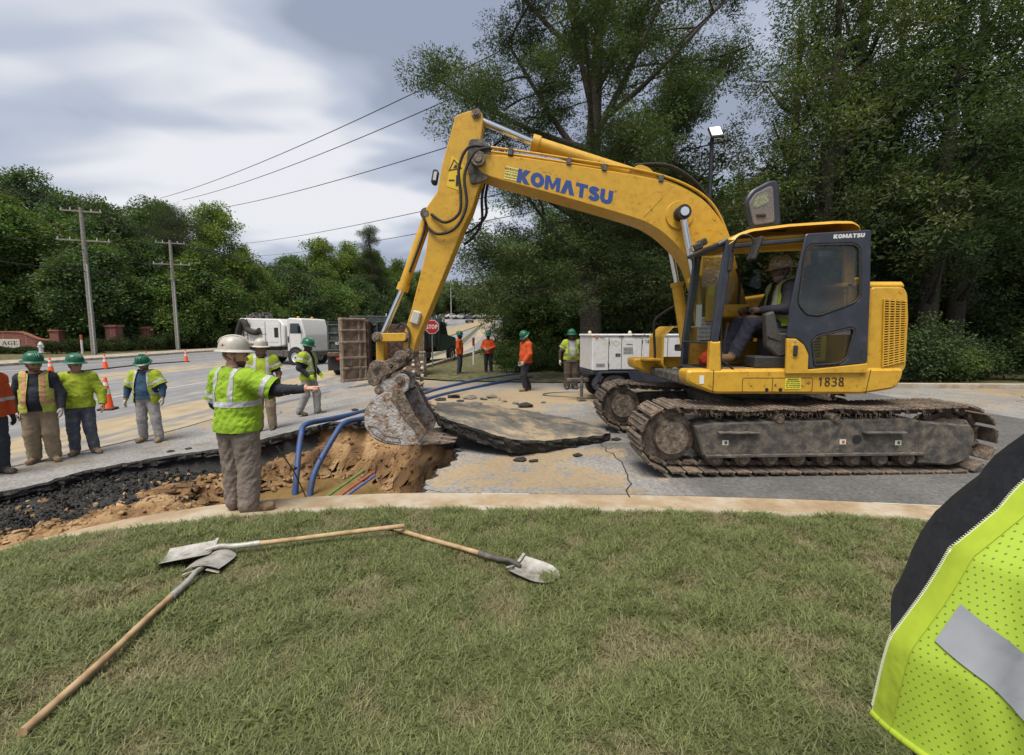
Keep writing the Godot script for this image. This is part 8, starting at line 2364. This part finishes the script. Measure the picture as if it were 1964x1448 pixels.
func tree(called: String, label: String, group: String, at: Vector3, h: float, spread: float, n: int, size: float, kind: String, base: Color, sd: int, low := 0.3, bark: Material = null) -> void:
	var r := RandomNumberGenerator.new(); r.seed = sd
	var t := thing(called, label, "tree", at, 0.0, group)
	var tr := MB.new()
	var lean := V(r.randf_range(-0.4, 0.4), 0, r.randf_range(-0.4, 0.4))
	var tw := h * 0.016 + 0.05
	tr.tube(curve_pts([V(0, -0.2, 0), V(0, h * 0.3, 0) + lean * 0.3, V(0, h * 0.6, 0) + lean, V(0, h * 0.92, 0) + lean], 3), [tw * 1.25, tw, tw * 0.95, tw * 0.9, tw * 0.8, tw * 0.7, tw * 0.55, tw * 0.4, tw * 0.25, tw * 0.12], 8, false)
	var lobes := []
	var k := 16
	for i in k:
		var u := (i + 0.5) / k
		var y := h * lerpf(low, 0.95, u)
		var prof := sin(PI * clampf(0.16 + u * 0.84, 0.0, 1.0)) if kind != "pine" else 1.05 - u * 0.8
		var a := i * 2.4 + r.randf_range(-0.5, 0.5)
		var rad := spread * prof * r.randf_range(0.3, 0.85)
		var c := V(cos(a) * rad, y, sin(a) * rad) + lean * u
		var lr := spread * (0.26 + 0.22 * prof) * r.randf_range(0.6, 1.25)
		lobes.append([c, V(lr, lr * (0.75 if kind != "pine" else 0.4), lr)])
		limb(tr, V(0, y - h * 0.1, 0) + lean * u, c, tw * 0.45, 0.02, V(0, -0.1 * spread, 0))
	part(tr, "trunk", bark if bark else m_barkd, t)
	crown(t, lobes, n, size, kind, base, r)

func bush(called: String, label: String, group: String, at: Vector3, s: Vector3, n: int, size: float, base: Color, sd: int) -> void:
	var r := RandomNumberGenerator.new(); r.seed = sd
	var t := thing(called, label, "bush", at, 0.0, group)
	var st := MB.new()
	for i in 5: st.tube(PackedVector3Array([V(0, -0.1, 0), V(r.randf_range(-0.5, 0.5) * s.x, s.y * 0.9, r.randf_range(-0.5, 0.5) * s.z)]), [0.03, 0.01], 5, false)
	part(st, "stem", m_barkd, t)
	var lobes := []
	for i in 4: lobes.append([V(r.randf_range(-0.45, 0.45) * s.x, s.y * r.randf_range(0.35, 0.75), r.randf_range(-0.4, 0.4) * s.z), V(s.x * 0.6, s.y * 0.42, s.z * 0.6)])
	crown(t, lobes, n, size, "shrub", base, r, 0.3)

func build_oak() -> void:
	var r := RandomNumberGenerator.new(); r.seed = 91
	var t := thing("oak_tree", "tall spreading oak with a thick grey trunk behind the white generator", "tree", gp(2.98, 16.6))
	var tr := MB.new()
	tr.tube(curve_pts([V(0, -0.3, 0), V(-0.05, 1.8, 0), V(-0.12, 4.0, 0), V(-0.1, 6.5, 0.1), V(-0.05, 9.5, 0), V(0.1, 13.0, -0.2), V(0.1, 17.5, 0)], 4), [0.62, 0.5, 0.44, 0.4, 0.39, 0.38, 0.38, 0.38, 0.37, 0.35, 0.33, 0.31, 0.3, 0.29, 0.27, 0.25, 0.24, 0.22, 0.2, 0.17, 0.14, 0.11, 0.08, 0.05, 0.03], 14, false)
	var lobes := []
	# main limbs: height on the trunk, end point, radius
	var L := [[4.2, V(-2.6, 6.5, 1.0), 0.13], [4.0, V(-3.9, 4.3, 1.2), 0.08], [4.6, V(1.7, 5.5, 0.8), 0.14], [3.6, V(1.9, 4.4, -1.0), 0.1], [5.6, V(-4.4, 8.6, 0.5), 0.14], [6.4, V(2.9, 9.6, 0.8), 0.17], [7.2, V(4.8, 11.6, -0.5), 0.15], [7.5, V(-3.2, 12.4, -0.8), 0.16], [8.2, V(-5.6, 10.8, -0.5), 0.14], [8.6, V(2.6, 14.2, 1.0), 0.15], [9.4, V(-1.8, 15.6, 0.9), 0.13], [9.0, V(5.4, 14.6, -1.5), 0.13], [10.5, V(0.8, 17.0, -1.4), 0.12], [11.0, V(-4.4, 15.0, 0.4), 0.12], [3.2, V(-3.0, 2.9, 1.6), 0.06], [3.4, V(0.9, 3.3, 1.6), 0.05], [6.0, V(0.5, 7.0, 3.4), 0.1], [8.0, V(-1.0, 9.8, 3.8), 0.1], [10.0, V(1.6, 12.0, 3.4), 0.1]]
	for q in L:
		var a := V(-0.08, q[0], 0)
		var b: Vector3 = q[1]
		limb(tr, a, b, q[2], 0.035, V(0, -0.25 if b.y - q[0] > 2.0 else 0.25, 0))
		for i in 5:
			var u := 0.45 + 0.13 * i
			var st: Vector3 = a.lerp(b, u)
			var e := st + V(r.randfn() * 1.15, r.randf_range(-0.6, 1.3), r.randfn() * 1.0)
			limb(tr, st, e, q[2] * 0.35, 0.012, V(0, 0.1, 0))
			lobes.append([e, V(0.8, 0.55, 0.8) * r.randf_range(0.7, 1.25)])
		lobes.append([b, V(1.0, 0.7, 1.0) * r.randf_range(0.8, 1.25)])
	part(tr, "trunk", m_bark, t)
	crown(t, lobes, 4700, 0.31, "fine", Color(0.098, 0.14, 0.062), r, 0.1)

func where_left(x: float, d: float) -> String:
	var marks := [[-43.6, 42.0, "behind the brick sign wall"], [-38.0, 46.0, "above the brick pillars"], [-34.5, 54.0, "near the guard rail"], [-55.0, 38.0, "left of the brick sign wall"], [-33.0, 78.0, "beyond the vacuum truck"], [-27.0, 92.0, "beside the tall pine"], [-45.0, 62.0, "deep behind the slimmer utility pole"], [-56.0, 56.0, "deep behind the thicker utility pole"], [-42.0, 85.0, "far back along the hill road"]]
	var best := 1e9; var o := ""
	for m in marks:
		var q := Vector2(x - m[0], d - m[1]).length()
		if q < best:
			best = q; o = m[2]
	return o
func build_woods() -> void:
	leaf_mats()
	build_oak()
	var dark := Color(0.075, 0.118, 0.05); var mid := Color(0.1, 0.155, 0.048); var bright := Color(0.14, 0.195, 0.05); var pine := Color(0.07, 0.088, 0.05); var olive := Color(0.11, 0.145, 0.065)
	var gl := "trees of the wood across the road"
	var lab := {"broad": "broad leafy tree in the dense wood across the road", "bright": "bright yellow-green tree at the front of the wood across the road", "pine": "dark pine standing among the leafy trees across the road"}
	# front rank and back ranks of the left wood: x, d, height, spread, kind
	var L := [[-62, 42, 21, 6.5, 0], [-55, 46, 19, 6.0, 0], [-49, 43, 15, 5.0, 1], [-57, 54, 21, 6.5, 0], [-50, 52, 18.5, 5.5, 0], [-45, 50, 16.5, 5.0, 0], [-43.5, 46.5, 12, 4.2, 1], [-41, 55, 18, 5.0, 2], [-46, 60, 19.5, 6.0, 0], [-52, 64, 19, 6.0, 0], [-40, 60, 18.6, 5.6, 3], [-37.5, 54, 12, 4.2, 1], [-38.5, 66, 11.5, 4.2, 3], [-44, 70, 13, 5.0, 0], [-36.5, 60.5, 9.5, 4.0, 1], [-41.5, 44.5, 10, 3.8, 0], [-50, 43.5, 9.5, 4.0, 1], [-56, 40.5, 11, 4.4, 0], [-60, 34, 14, 5.2, 0], [-66, 36, 20, 6.5, 0], [-38, 50.5, 8.5, 3.4, 1], [-35.6, 66.0, 8.5, 3.6, 1],
		[-37, 74, 11.5, 4.2, 0], [-40, 82, 13.5, 5.0, 0], [-36.5, 86, 17.5, 5.5, 3], [-33.5, 80, 12.0, 4.4, 1], [-32.5, 92, 17.5, 5.2, 3], [-28.8, 94, 16.5, 4.6, 1], [-27.6, 88, 21.5, 3.4, 2], [-24.8, 98, 14.5, 4.6, 1], [-28.5, 84, 10.0, 4.4, 0], [-25.0, 90, 9.0, 4.4, 0], [-31, 100, 16, 5.0, 0], [-22.0, 106, 12.5, 4.8, 0], [-33, 70, 10, 3.8, 0], [-30.5, 76, 9.0, 3.8, 1], [-44, 90, 14, 5.5, 0]]
	var i := 0
	for q in L:
		var kd: int = q[4]
		var c: Color = [dark, mid, pine, bright][kd] * 1.3
		tree(["leafy_tree", "leafy_tree", "pine_tree", "leafy_tree"][kd], ("%s %s %s" % ["tall" if q[2] > 17.0 else ("mid-height" if q[2] > 11.0 else "low"), ["dark leafy tree", "mid-green leafy tree", "dark pine", "bright yellow-green tree"][kd], where_left(q[0], q[1])]), gl, gp(q[0], q[1], -0.1), q[2] * (0.98 if q[1] < 70 else 1.0), q[3], 560 if kd != 2 else 620, 1.05 if kd != 2 else 0.8, ["broad", "broad", "pine", "broad"][kd], c, 200 + i, 0.06 if q[2] < 14.0 else 0.14)
		i += 1
	# trees up the hill, closing the view along the road
	for q in [[-20, 160, 11, 6], [-12, 175, 10, 6], [-4, 185, 9, 6], [-28, 150, 13, 6], [8, 170, 12, 6], [14, 130, 14, 6], [-36, 140, 15, 6.5], [-46, 120, 14, 6], [-55, 100, 13, 6], [-66, 80, 17, 7], [-72, 60, 22, 8], [-76, 44, 22, 8], [16, 105, 14, 6], [-2, 210, 10, 7], [-16, 205, 11, 7], [-30, 190, 13, 8]]:
		tree("leafy_tree", "%s tree closing the view %s" % [["mid-green", "olive", "dark"][i % 3], "over the brow of the hill road" if q[1] > 155 else ("beside the far car park" if q[0] > -40 and q[0] < 0 else ("deep in the wood across the road" if q[0] < 0 else "above the bank right of the hill road"))], "trees far up the hill", gp(q[0], q[1], -0.1), q[2], q[3], 260, 1.7, "far", [mid, olive, dark][i % 3], 300 + i, 0.1)
		i += 1
	# roadside trees between the hill road and the oak
	for q in [[2.4, 27, 9.5, 2.8, 0], [0.8, 33, 8.5, 2.7, 1], [4.2, 31, 11.5, 3.4, 0], [6.8, 25, 11.0, 3.4, 0], [3.4, 40, 10, 3.6, 1], [7.5, 38, 13, 4.4, 0], [4.6, 52, 12, 4.6, 0], [5.0, 66, 12, 4.6, 1], [6.5, 84, 12, 5.0, 0], [1.2, 24.5, 5.2, 1.8, 1], [4.6, 21.5, 5.5, 2.1, 1]]:
		tree("leafy_tree", "%s feathery tree %s" % ["taller" if q[2] > 10.5 else "lower", "on the verge behind the orange-shirted crew" if q[1] < 34 else ("on the bank beside the hill road" if q[1] < 60 else "high on the bank of the hill road")], "trees behind the oak", gp(q[0], q[1], -0.05), q[2], q[3], 700, 0.5 if q[1] < 45 else 0.8, "fine" if q[1] < 45 else "broad", mid if q[4] == 0 else Color(0.06, 0.1, 0.025), 400 + i, 0.12)
		i += 1
	# the wood on the right: tall slim trees in front, a dense rank behind
	for q in [[10.8, 16.0, 15, 2.8, 1], [12.8, 18.0, 18, 3.4, 0], [15.0, 16.2, 16, 3.0, 0], [17.4, 17.6, 17, 3.4, 0], [20.0, 16.4, 17, 3.4, 0], [22.8, 18.0, 18, 3.6, 0], [26.0, 17.0, 18, 3.8, 0], [7.4, 21.0, 16, 3.2, 1], [14.0, 22.6, 18, 3.8, 0], [18.2, 22.0, 18, 3.8, 0], [6.0, 18.4, 9, 2.4, 1]]:
		tree("slim_tree", "%s slim %s tree %s" % ["tallest" if q[2] > 17.0 else "tall" if q[2] > 10.0 else "short", "dark" if q[4] == 0 else "olive", "right behind the cab" if q[0] < 12.0 else ("behind the engine hood" if q[0] < 17.5 else ("near the half-hidden utility pole" if q[0] < 24.0 else "at the far end of the lot kerb"))], "trees of the wood behind the lot", gp(q[0], q[1], -0.05), q[2], q[3], 500, 0.48, "fine", dark if q[4] == 0 else olive, 500 + i, 0.2)
		i += 1
	for q in [[10, 27, 10.5, 4.5], [15, 28, 11, 4.5], [21, 27, 12, 5], [27, 25, 13, 5], [32, 21, 14, 5.5], [35, 30, 16, 6.5], [26, 33, 14, 6], [18, 35, 13, 5.5], [11, 36, 12, 5], [40, 22, 16, 6.5], [34, 14.5, 13, 5]]:
		tree("leafy_tree", "%s dense tree deep in the wood %s" % ["taller" if q[2] > 13.5 else "lower", "behind the cab" if q[0] < 16 else ("behind the engine hood" if q[0] < 25 else "beyond the half-hidden utility pole")], "deep trees of the wood behind the lot", gp(q[0], q[1], -0.05), q[2], q[3], 620, 0.95, "broad", dark, 600 + i, 0.03)
		i += 1
	for k in 16:
		var x := 5.6 + k * 1.55; var d := 15.4 + 0.9 * sin(k * 2.1) - 0.05 * k
		bush("undergrowth_bush", "%s shrub along the lot's far kerb, %s" % ["dark green" if k % 3 else "mid-green", "by the lamp post" if x < 9.0 else ("behind the engine hood" if x < 17.0 else "past the excavator's tracks")], "undergrowth behind the lot", gp(x, d, 0.0), V(1.2, 1.5 + 0.5 * sin(k * 1.7), 1.0), 130, 0.3, dark if k % 3 else mid, 700 + k)
	for k in 9:
		var x := 6.0 + k * 3.2; var d := 19.4 + sin(k * 1.3)
		bush("undergrowth_bush", "tall shrub filling the shade of the wood behind the lot", "undergrowth behind the lot", gp(x, d, 0.0), V(2.0, 3.2 + 0.6 * sin(k * 2.7), 1.6), 190, 0.42, dark, 760 + k)
	for q in [[0.2, 21.5, 1.1], [1.2, 20.4, 1.0], [2.2, 19.6, 1.1], [0.4, 19.8, 0.7], [-0.4, 23.5, 1.0], [1.6, 22.6, 1.5], [3.6, 19.0, 1.5], [4.8, 18.2, 1.6], [-0.9, 27.0, 1.1], [0.6, 26.0, 1.5]]:
		bush("verge_shrub", "low green weeds and brush on the verge beside the oak", "brush beside the oak", gp(q[0], q[1], 0.0), V(1.0, q[2], 0.9), 120, 0.24, Color(0.06, 0.1, 0.026), 800 + i)
		i += 1
	# clipped hedges along the far pavement
	for q in [[-39.0, 37.6, 0.9, 0.55], [-37.6, 38.2, 0.95, 0.6], [-36.4, 39.0, 1.0, 0.6], [-41.0, 37.4, 0.8, 0.22], [-42.8, 37.0, 0.8, 0.22], [-36.2, 44.2, 1.4, 0.75], [-37.4, 42.0, 1.5, 0.75], [-36.0, 46.2, 0.95, 0.85], [-35.9, 47.6, 1.2, 1.0], [-35.6, 49.6, 1.1, 0.6]]:
		bush("hedge_bush", "rounded clipped hedge bush between the far pavement and the brick pillars", "clipped hedges", gp(q[0], q[1], 0.0), V(q[2], q[3] * 1.6, q[2] * 0.8), 120, 0.32, Color(0.045, 0.07, 0.022), 850 + i)
		i += 1
	for q in [[-36.5, 52.0], [-35.0, 57.0], [-34.0, 62.5]]:
		bush("roadside_bush", "large mid-green bush at the foot of the wood by the guard rail", "roadside bushes", gp(q[0], q[1], 0.0), V(2.6, 3.4, 2.2), 260, 0.6, mid, 900 + i)
		i += 1

func build_grass() -> void:
	var r := RandomNumberGenerator.new(); r.seed = 4
	var f := FastNoiseLite.new(); f.seed = 14; f.frequency = 1.7; f.fractal_octaves = 4
	var g2 := FastNoiseLite.new(); g2.seed = 15; g2.frequency = 3.0; g2.fractal_octaves = 2
	var tufts := []
	for k in 4:
		var mb := MB.new()
		var rr := RandomNumberGenerator.new(); rr.seed = 900 + k
		for b in 17:
			var a := rr.randf() * TAU
			var p := V(cos(a), 0, sin(a)) * 0.032 * sqrt(rr.randf())
			var h := rr.randf_range(0.03, 0.072)
			var ln := V(rr.randfn(), 0, rr.randfn()) * 0.5 + V(0.12, 0, 0.05)
			var sd := V(-ln.z, 0, ln.x).normalized() if ln.length() > 0.01 else Vector3.RIGHT
			var w := rr.randf_range(0.0012, 0.0026)
			var m := p + V(0, h * 0.6, 0) + ln * h * 0.35; var t := p + V(0, h * 0.85, 0) + ln * h * 1.1
			var dry := rr.randf() < 0.3
			mb.col = Color(2.3, 1.75, 1.7) * rr.randf_range(0.6, 1.2) if dry else Color(1, 1, 1) * rr.randf_range(0.55, 1.4)
			var nn := (V(0, 1, 0) - ln * 0.5 + V(rr.randfn(), 0, rr.randfn()) * 0.3).normalized()
			mb.quad(p - sd * w, p + sd * w, m + sd * w, m - sd * w, nn)
			mb.tri(m - sd * w, m + sd * w, t, nn, nn, nn)
		tufts.append(mb.mesh())
	var lawn := kerb_line.duplicate()
	lawn.append(Vector2(14, -7))
	var gm := mat(Color(1, 1, 1), 0.6)
	gm.backlight_enabled = true
	gm.backlight = Color(0.6, 0.65, 0.35)
	for k in 4:
		var xs := []; var cs := PackedColorArray()
		var tries := 26000
		for i in tries:
			var d := 0.9 + 3.3 * pow(r.randf(), 0.8)
			var wide := d * 1.3 + 0.9
			var x := r.randf_range(-wide, wide)
			if not Geometry2D.is_point_in_polygon(Vector2(x, d + 0.02), lawn): continue
			var p := f.get_noise_2d(x, d); var q := g2.get_noise_2d(x, d)
			if p + q * 0.6 < -0.42 and r.randf() < 0.6: continue
			var s := r.randf_range(0.7, 1.3) * (1.0 + 0.35 * p)
			xs.append(Transform3D(Basis(Vector3.UP, r.randf_range(-1.2, 1.2)).scaled(V(s, s, s)), V(x, lawn_y(x, d) - 0.012, -d)))
			var dry := smoothstep(0.02, 0.5, -p + q * 0.5 + r.randf_range(-0.15, 0.15))
			var t := r.randf_range(0.8, 1.2)
			var c := Color(0.185, 0.215, 0.075).lerp(Color(0.31, 0.265, 0.15), dry * 0.7)
			cs.append(Color(c.r * t, c.g * t, c.b * t))
		var o := multi(tufts[k], gm, xs, cs, "grass")
		tag(o, "short green and straw-coloured lawn grass under the shovels", "grass", "", "stuff")
# ---------- the person beside the photographer ----------
func build_near_person() -> void:
	var gx := 0.878; var gd := 0.6185
	var y0 := lawn_y(gx, gd)
	var charcoal := cloth(Color(0.035, 0.038, 0.047), 0.2)
	var p := person({"at": V(gx, y0, -gd), "yaw": -PI / 2 + 0.078, "h": 1.74, "girth": 1.0, "cell": 0.014, "label": "person close to the camera in a charcoal shirt under an unzipped lime mesh vest", "skin": Color(0.3, 0.17, 0.1), "trousers": cloth(Color(0.03, 0.035, 0.05), 0.3), "boots": soiled(Color(0.2, 0.14, 0.085), Color(0.3, 0.23, 0.14)),
		"shirt": {"mat": charcoal, "loose": 0.022, "fold": 0.002, "called": "sweatshirt"}, "look": V(0.05, 0.1, 0), "pose": {"che": V(0, 1.26, -0.12), "shL": V(0.175, 1.40, -0.26), "shR": V(-0.16, 1.39, -0.30), "nek": V(0, 1.45, -0.27), "hed": V(0, 1.63, -0.27), "elL": V(0.27, 1.13, -0.36), "wrL": V(0.28, 0.9, -0.2), "elR": V(-0.22, 1.13, -0.42), "wrR": V(-0.24, 0.9, -0.36)}})
	# the sweatshirt's front over a heavy belly
	var tb := MB.new()
	var turns := 48; var ny := 30
	for j in ny:
		for i in turns:
			var P := []; var Q := []
			for c in [[i, j], [i + 1, j], [i + 1, j + 1], [i, j + 1]]:
				var a: float = TAU * c[0] / turns; var y: float = lerpf(0.86, 1.5, float(c[1]) / ny)
				P.append(torso_at(a, y))
				Q.append(V(sin(a), 0.1, cos(a)).normalized())
			tb.quadn(P[0], P[1], P[2], P[3], Q[0], Q[1], Q[2], Q[3])
	part(tb, "sweatshirt_front", charcoal, p)
	# mesh fabric: rows of small holes
	var im := Image.create(128, 128, false, Image.FORMAT_RGB8)
	im.fill(lin(0.3, 0.42, 0.03))
	for j in 4:
		for i in 4:
			var cx := i * 32 + (16 if j % 2 else 0) + 8; var cy := j * 32 + 16
			for y in range(-7, 8):
				for x in range(-7, 8):
					if x * x + y * y < 24: im.set_pixel(posmod(cx + x, 128), posmod(cy + y, 128), lin(0.09, 0.17, 0.015))
	var mesh_m := mat(Color(1, 1, 1), 0.75)
	mesh_m.albedo_texture = ImageTexture.create_from_image(im)
	mesh_m.uv1_scale = Vector3(29, 29, 1)
	var plain := cloth(Color(0.33, 0.44, 0.025), 0.15)
	# the vest hangs as a surface round the torso: angle from the front, height above the feet
	var hem := 0.985; var topy := 1.5
	var nu := 64; var nv := 56
	var G := []
	for j in nv + 1:
		var v := float(j) / nv
		var row := []
		for i in nu + 1:
			row.append(vest_at(float(i) / nu, lerpf(hem, topy, v)))
		G.append(row)
	var vb := MB.new()
	var N := []
	for j in nv + 1:
		var row := []
		for i in nu + 1:
			var a: Vector3 = G[j][mini(i + 1, nu)] - G[j][maxi(i - 1, 0)]; var b: Vector3 = G[mini(j + 1, nv)][i] - G[maxi(j - 1, 0)][i]
			row.append(a.cross(b).normalized())
		N.append(row)
	var arc := 0.86
	for j in nv:
		for i in nu:
			var was := vb.v.size()
			vb.quadn(G[j][i], G[j][i + 1], G[j + 1][i + 1], G[j + 1][i], N[j][i], N[j][i + 1], N[j + 1][i + 1], N[j + 1][i])
			for k in range(was, vb.v.size()):
				# lengths along the cloth, from the corner that the vertex is
				var best := 1e9; var uvv := Vector2.ZERO
				for c in [[j, i], [j, i + 1], [j + 1, i + 1], [j + 1, i]]:
					var d: float = vb.v[k].distance_squared_to(G[c[0]][c[1]])
					if d < best:
						best = d
						uvv = Vector2(arc * c[1] / nu, (topy - hem) * c[0] / nv)
				vb.uv.append(uvv)
	var vest := part(vb, "vest", mesh_m, p)
	# plain binding along the zip and the hem
	var bd := MB.new()
	for j in nv:
		for i in 2: bd.quadn(G[j][i] + N[j][i] * 0.002, G[j][i + 1] + N[j][i + 1] * 0.002, G[j + 1][i + 1] + N[j + 1][i + 1] * 0.002, G[j + 1][i] + N[j + 1][i] * 0.002, N[j][i], N[j][i + 1], N[j + 1][i + 1], N[j + 1][i])
	part(bd, "zip_binding", plain, vest)
	var hm := MB.new()
	for i in nu: hm.tube(PackedVector3Array([G[0][i], G[0][i + 1]]), [0.006, 0.006], 6, false)
	part(hm, "hem_binding", plain, vest)
	# zip teeth
	var zm := mat(Color(0.62, 0.66, 0.45), 0.5)
	var zb := MB.new()
	for j in 190:
		var v := (j + 0.5) / 190.0
		var q := vest_at(0.0, lerpf(hem + 0.01, topy, v)); var q2 := vest_at(0.03, lerpf(hem + 0.01, topy, v)); var up := vest_at(0.0, lerpf(hem + 0.01, topy, v) + 0.01) - q
		var ax := (q - q2).normalized(); var uy := up.normalized(); var az := ax.cross(uy).normalized()
		zb.box(q + ax * 0.002, V(0.0055, 0.0016, 0.0035), 0.0006, Basis(ax, uy, az).orthonormalized())
	part(zb, "zip_teeth", zm, vest)
	part(MB.new().tube(zip_line(hem, topy), [0.0022], 6, false), "zip_cord", zm, vest)
	# reflective band
	var tp := MB.new()
	for i in range(3, nu):
		var u0 := float(i) / nu; var u1 := float(i + 1) / nu
		for k in 2:
			var y0b := 1.15 + 0.027 * k; var y1b := y0b + 0.027
			var s0 := -0.3 * minf(u0, 0.4); var s1 := -0.3 * minf(u1, 0.4)   # the band droops towards the side
			var a := vest_at(u0, y0b + s0); var b := vest_at(u1, y0b + s1); var c := vest_at(u1, y1b + s1); var d := vest_at(u0, y1b + s0)
			var na := vest_normal(u0, y0b); var nb := vest_normal(u1, y0b); var nc := vest_normal(u1, y1b); var nd := vest_normal(u0, y1b)
			tp.quadn(a + na * 0.003, b + nb * 0.003, c + nc * 0.003, d + nd * 0.003, na, nb, nc, nd)
	part(tp, "reflective_tape", worn(noise_tex(0.01, 6, [[0.0, Color(0.13, 0.14, 0.155)], [0.4, Color(0.22, 0.235, 0.26)], [1.0, Color(0.3, 0.315, 0.34)]], 256, FastNoiseLite.TYPE_SIMPLEX, 0.6), 3.0, 0.45), vest)

func vest_at(u: float, y: float) -> Vector3:   # u from the zip (0) round the person's left side to the back (1); in the person's axes, front +z, left +x
	var a := lerpf(-0.134, 3.3, u)
	var t := (y - 0.95) / 0.5
	var tc := clampf(t, 0.0, 1.0)
	var dep := lerpf(0.235, 0.205, tc) - 0.07 * smoothstep(0.75, 1.1, t) + 0.014
	var wid := 0.249 - 0.04 * smoothstep(0.8, 1.1, t)
	var flare := 0.03 * smoothstep(0.5, 0.0, t) + 0.016 * smoothstep(0.12, 0.0, u)
	flare += (0.009 * sin(a * 6.0 + y * 9.0) + 0.006 * sin(a * 11.0 - y * 21.0) + 0.003 * sin(a * 23.0 + y * 37.0)) * smoothstep(0.02, 0.15, u) + 0.004 * sin(y * 24.0)
	var back := 0.03 - 0.4 * maxf(0.0, y - 1.11) - 0.85 * maxf(0.0, y - 1.25) + 0.45 * maxf(0.0, y - 1.31)
	return V(sin(a) * (wid + flare), y, back + cos(a) * (dep + flare))
func torso_at(a: float, y: float) -> Vector3:
	var t := (y - 0.95) / 0.5
	var dep := lerpf(0.222, 0.19, clampf(t, 0.0, 1.0)) - 0.07 * smoothstep(0.75, 1.1, t) - 0.05 * smoothstep(0.0, -0.18, t)
	var wid := 0.21 - 0.04 * smoothstep(0.8, 1.1, t)
	var back := 0.03 - 0.4 * maxf(0.0, y - 1.11) - 0.85 * maxf(0.0, y - 1.25) + 0.45 * maxf(0.0, y - 1.31)
	var f := 0.003 * sin(a * 9.0 + y * 30.0) + 0.002 * sin(a * 5.0 - y * 47.0)
	return V(sin(a) * (wid + f), y, back + cos(a) * (dep + f))
func vest_normal(u: float, y: float) -> Vector3:
	var n := (vest_at(u + 0.01, y) - vest_at(u - 0.01, y)).cross(vest_at(u, y + 0.01) - vest_at(u, y - 0.01)).normalized()
	var o := vest_at(u, y) * V(1, 0, 1)
	return n if n.dot(o) > 0.0 else -n
func zip_line(y0: float, y1: float) -> PackedVector3Array:
	var o := PackedVector3Array()
	for j in 60: o.append(vest_at(0.0, lerpf(y0, y1, j / 59.0)))
	return o
func _ready() -> void:
	var t0 := Time.get_ticks_msec()
	setup_view()
	bump_fine = noise_tex(0.2, 3, [])
	bump_mid = noise_tex(0.03, 6, [], 512, FastNoiseLite.TYPE_SIMPLEX, 0.6)
	bump_cloth = noise_tex(0.05, 4, [])
	build_ground()
	print("ground ", Time.get_ticks_msec() - t0)
	setup_mats()
	build_woods()
	print("woods ", Time.get_ticks_msec() - t0)
	build_excavator()
	build_vehicles()
	print("vehicles ", Time.get_ticks_msec() - t0)
	build_street()
	build_slab()
	build_rubble()
	build_hoses()
	print("street ", Time.get_ticks_msec() - t0)
	build_crew()
	build_near_person()
	print("crew ", Time.get_ticks_msec() - t0)
	build_grass()
	print("grass ", Time.get_ticks_msec() - t0)
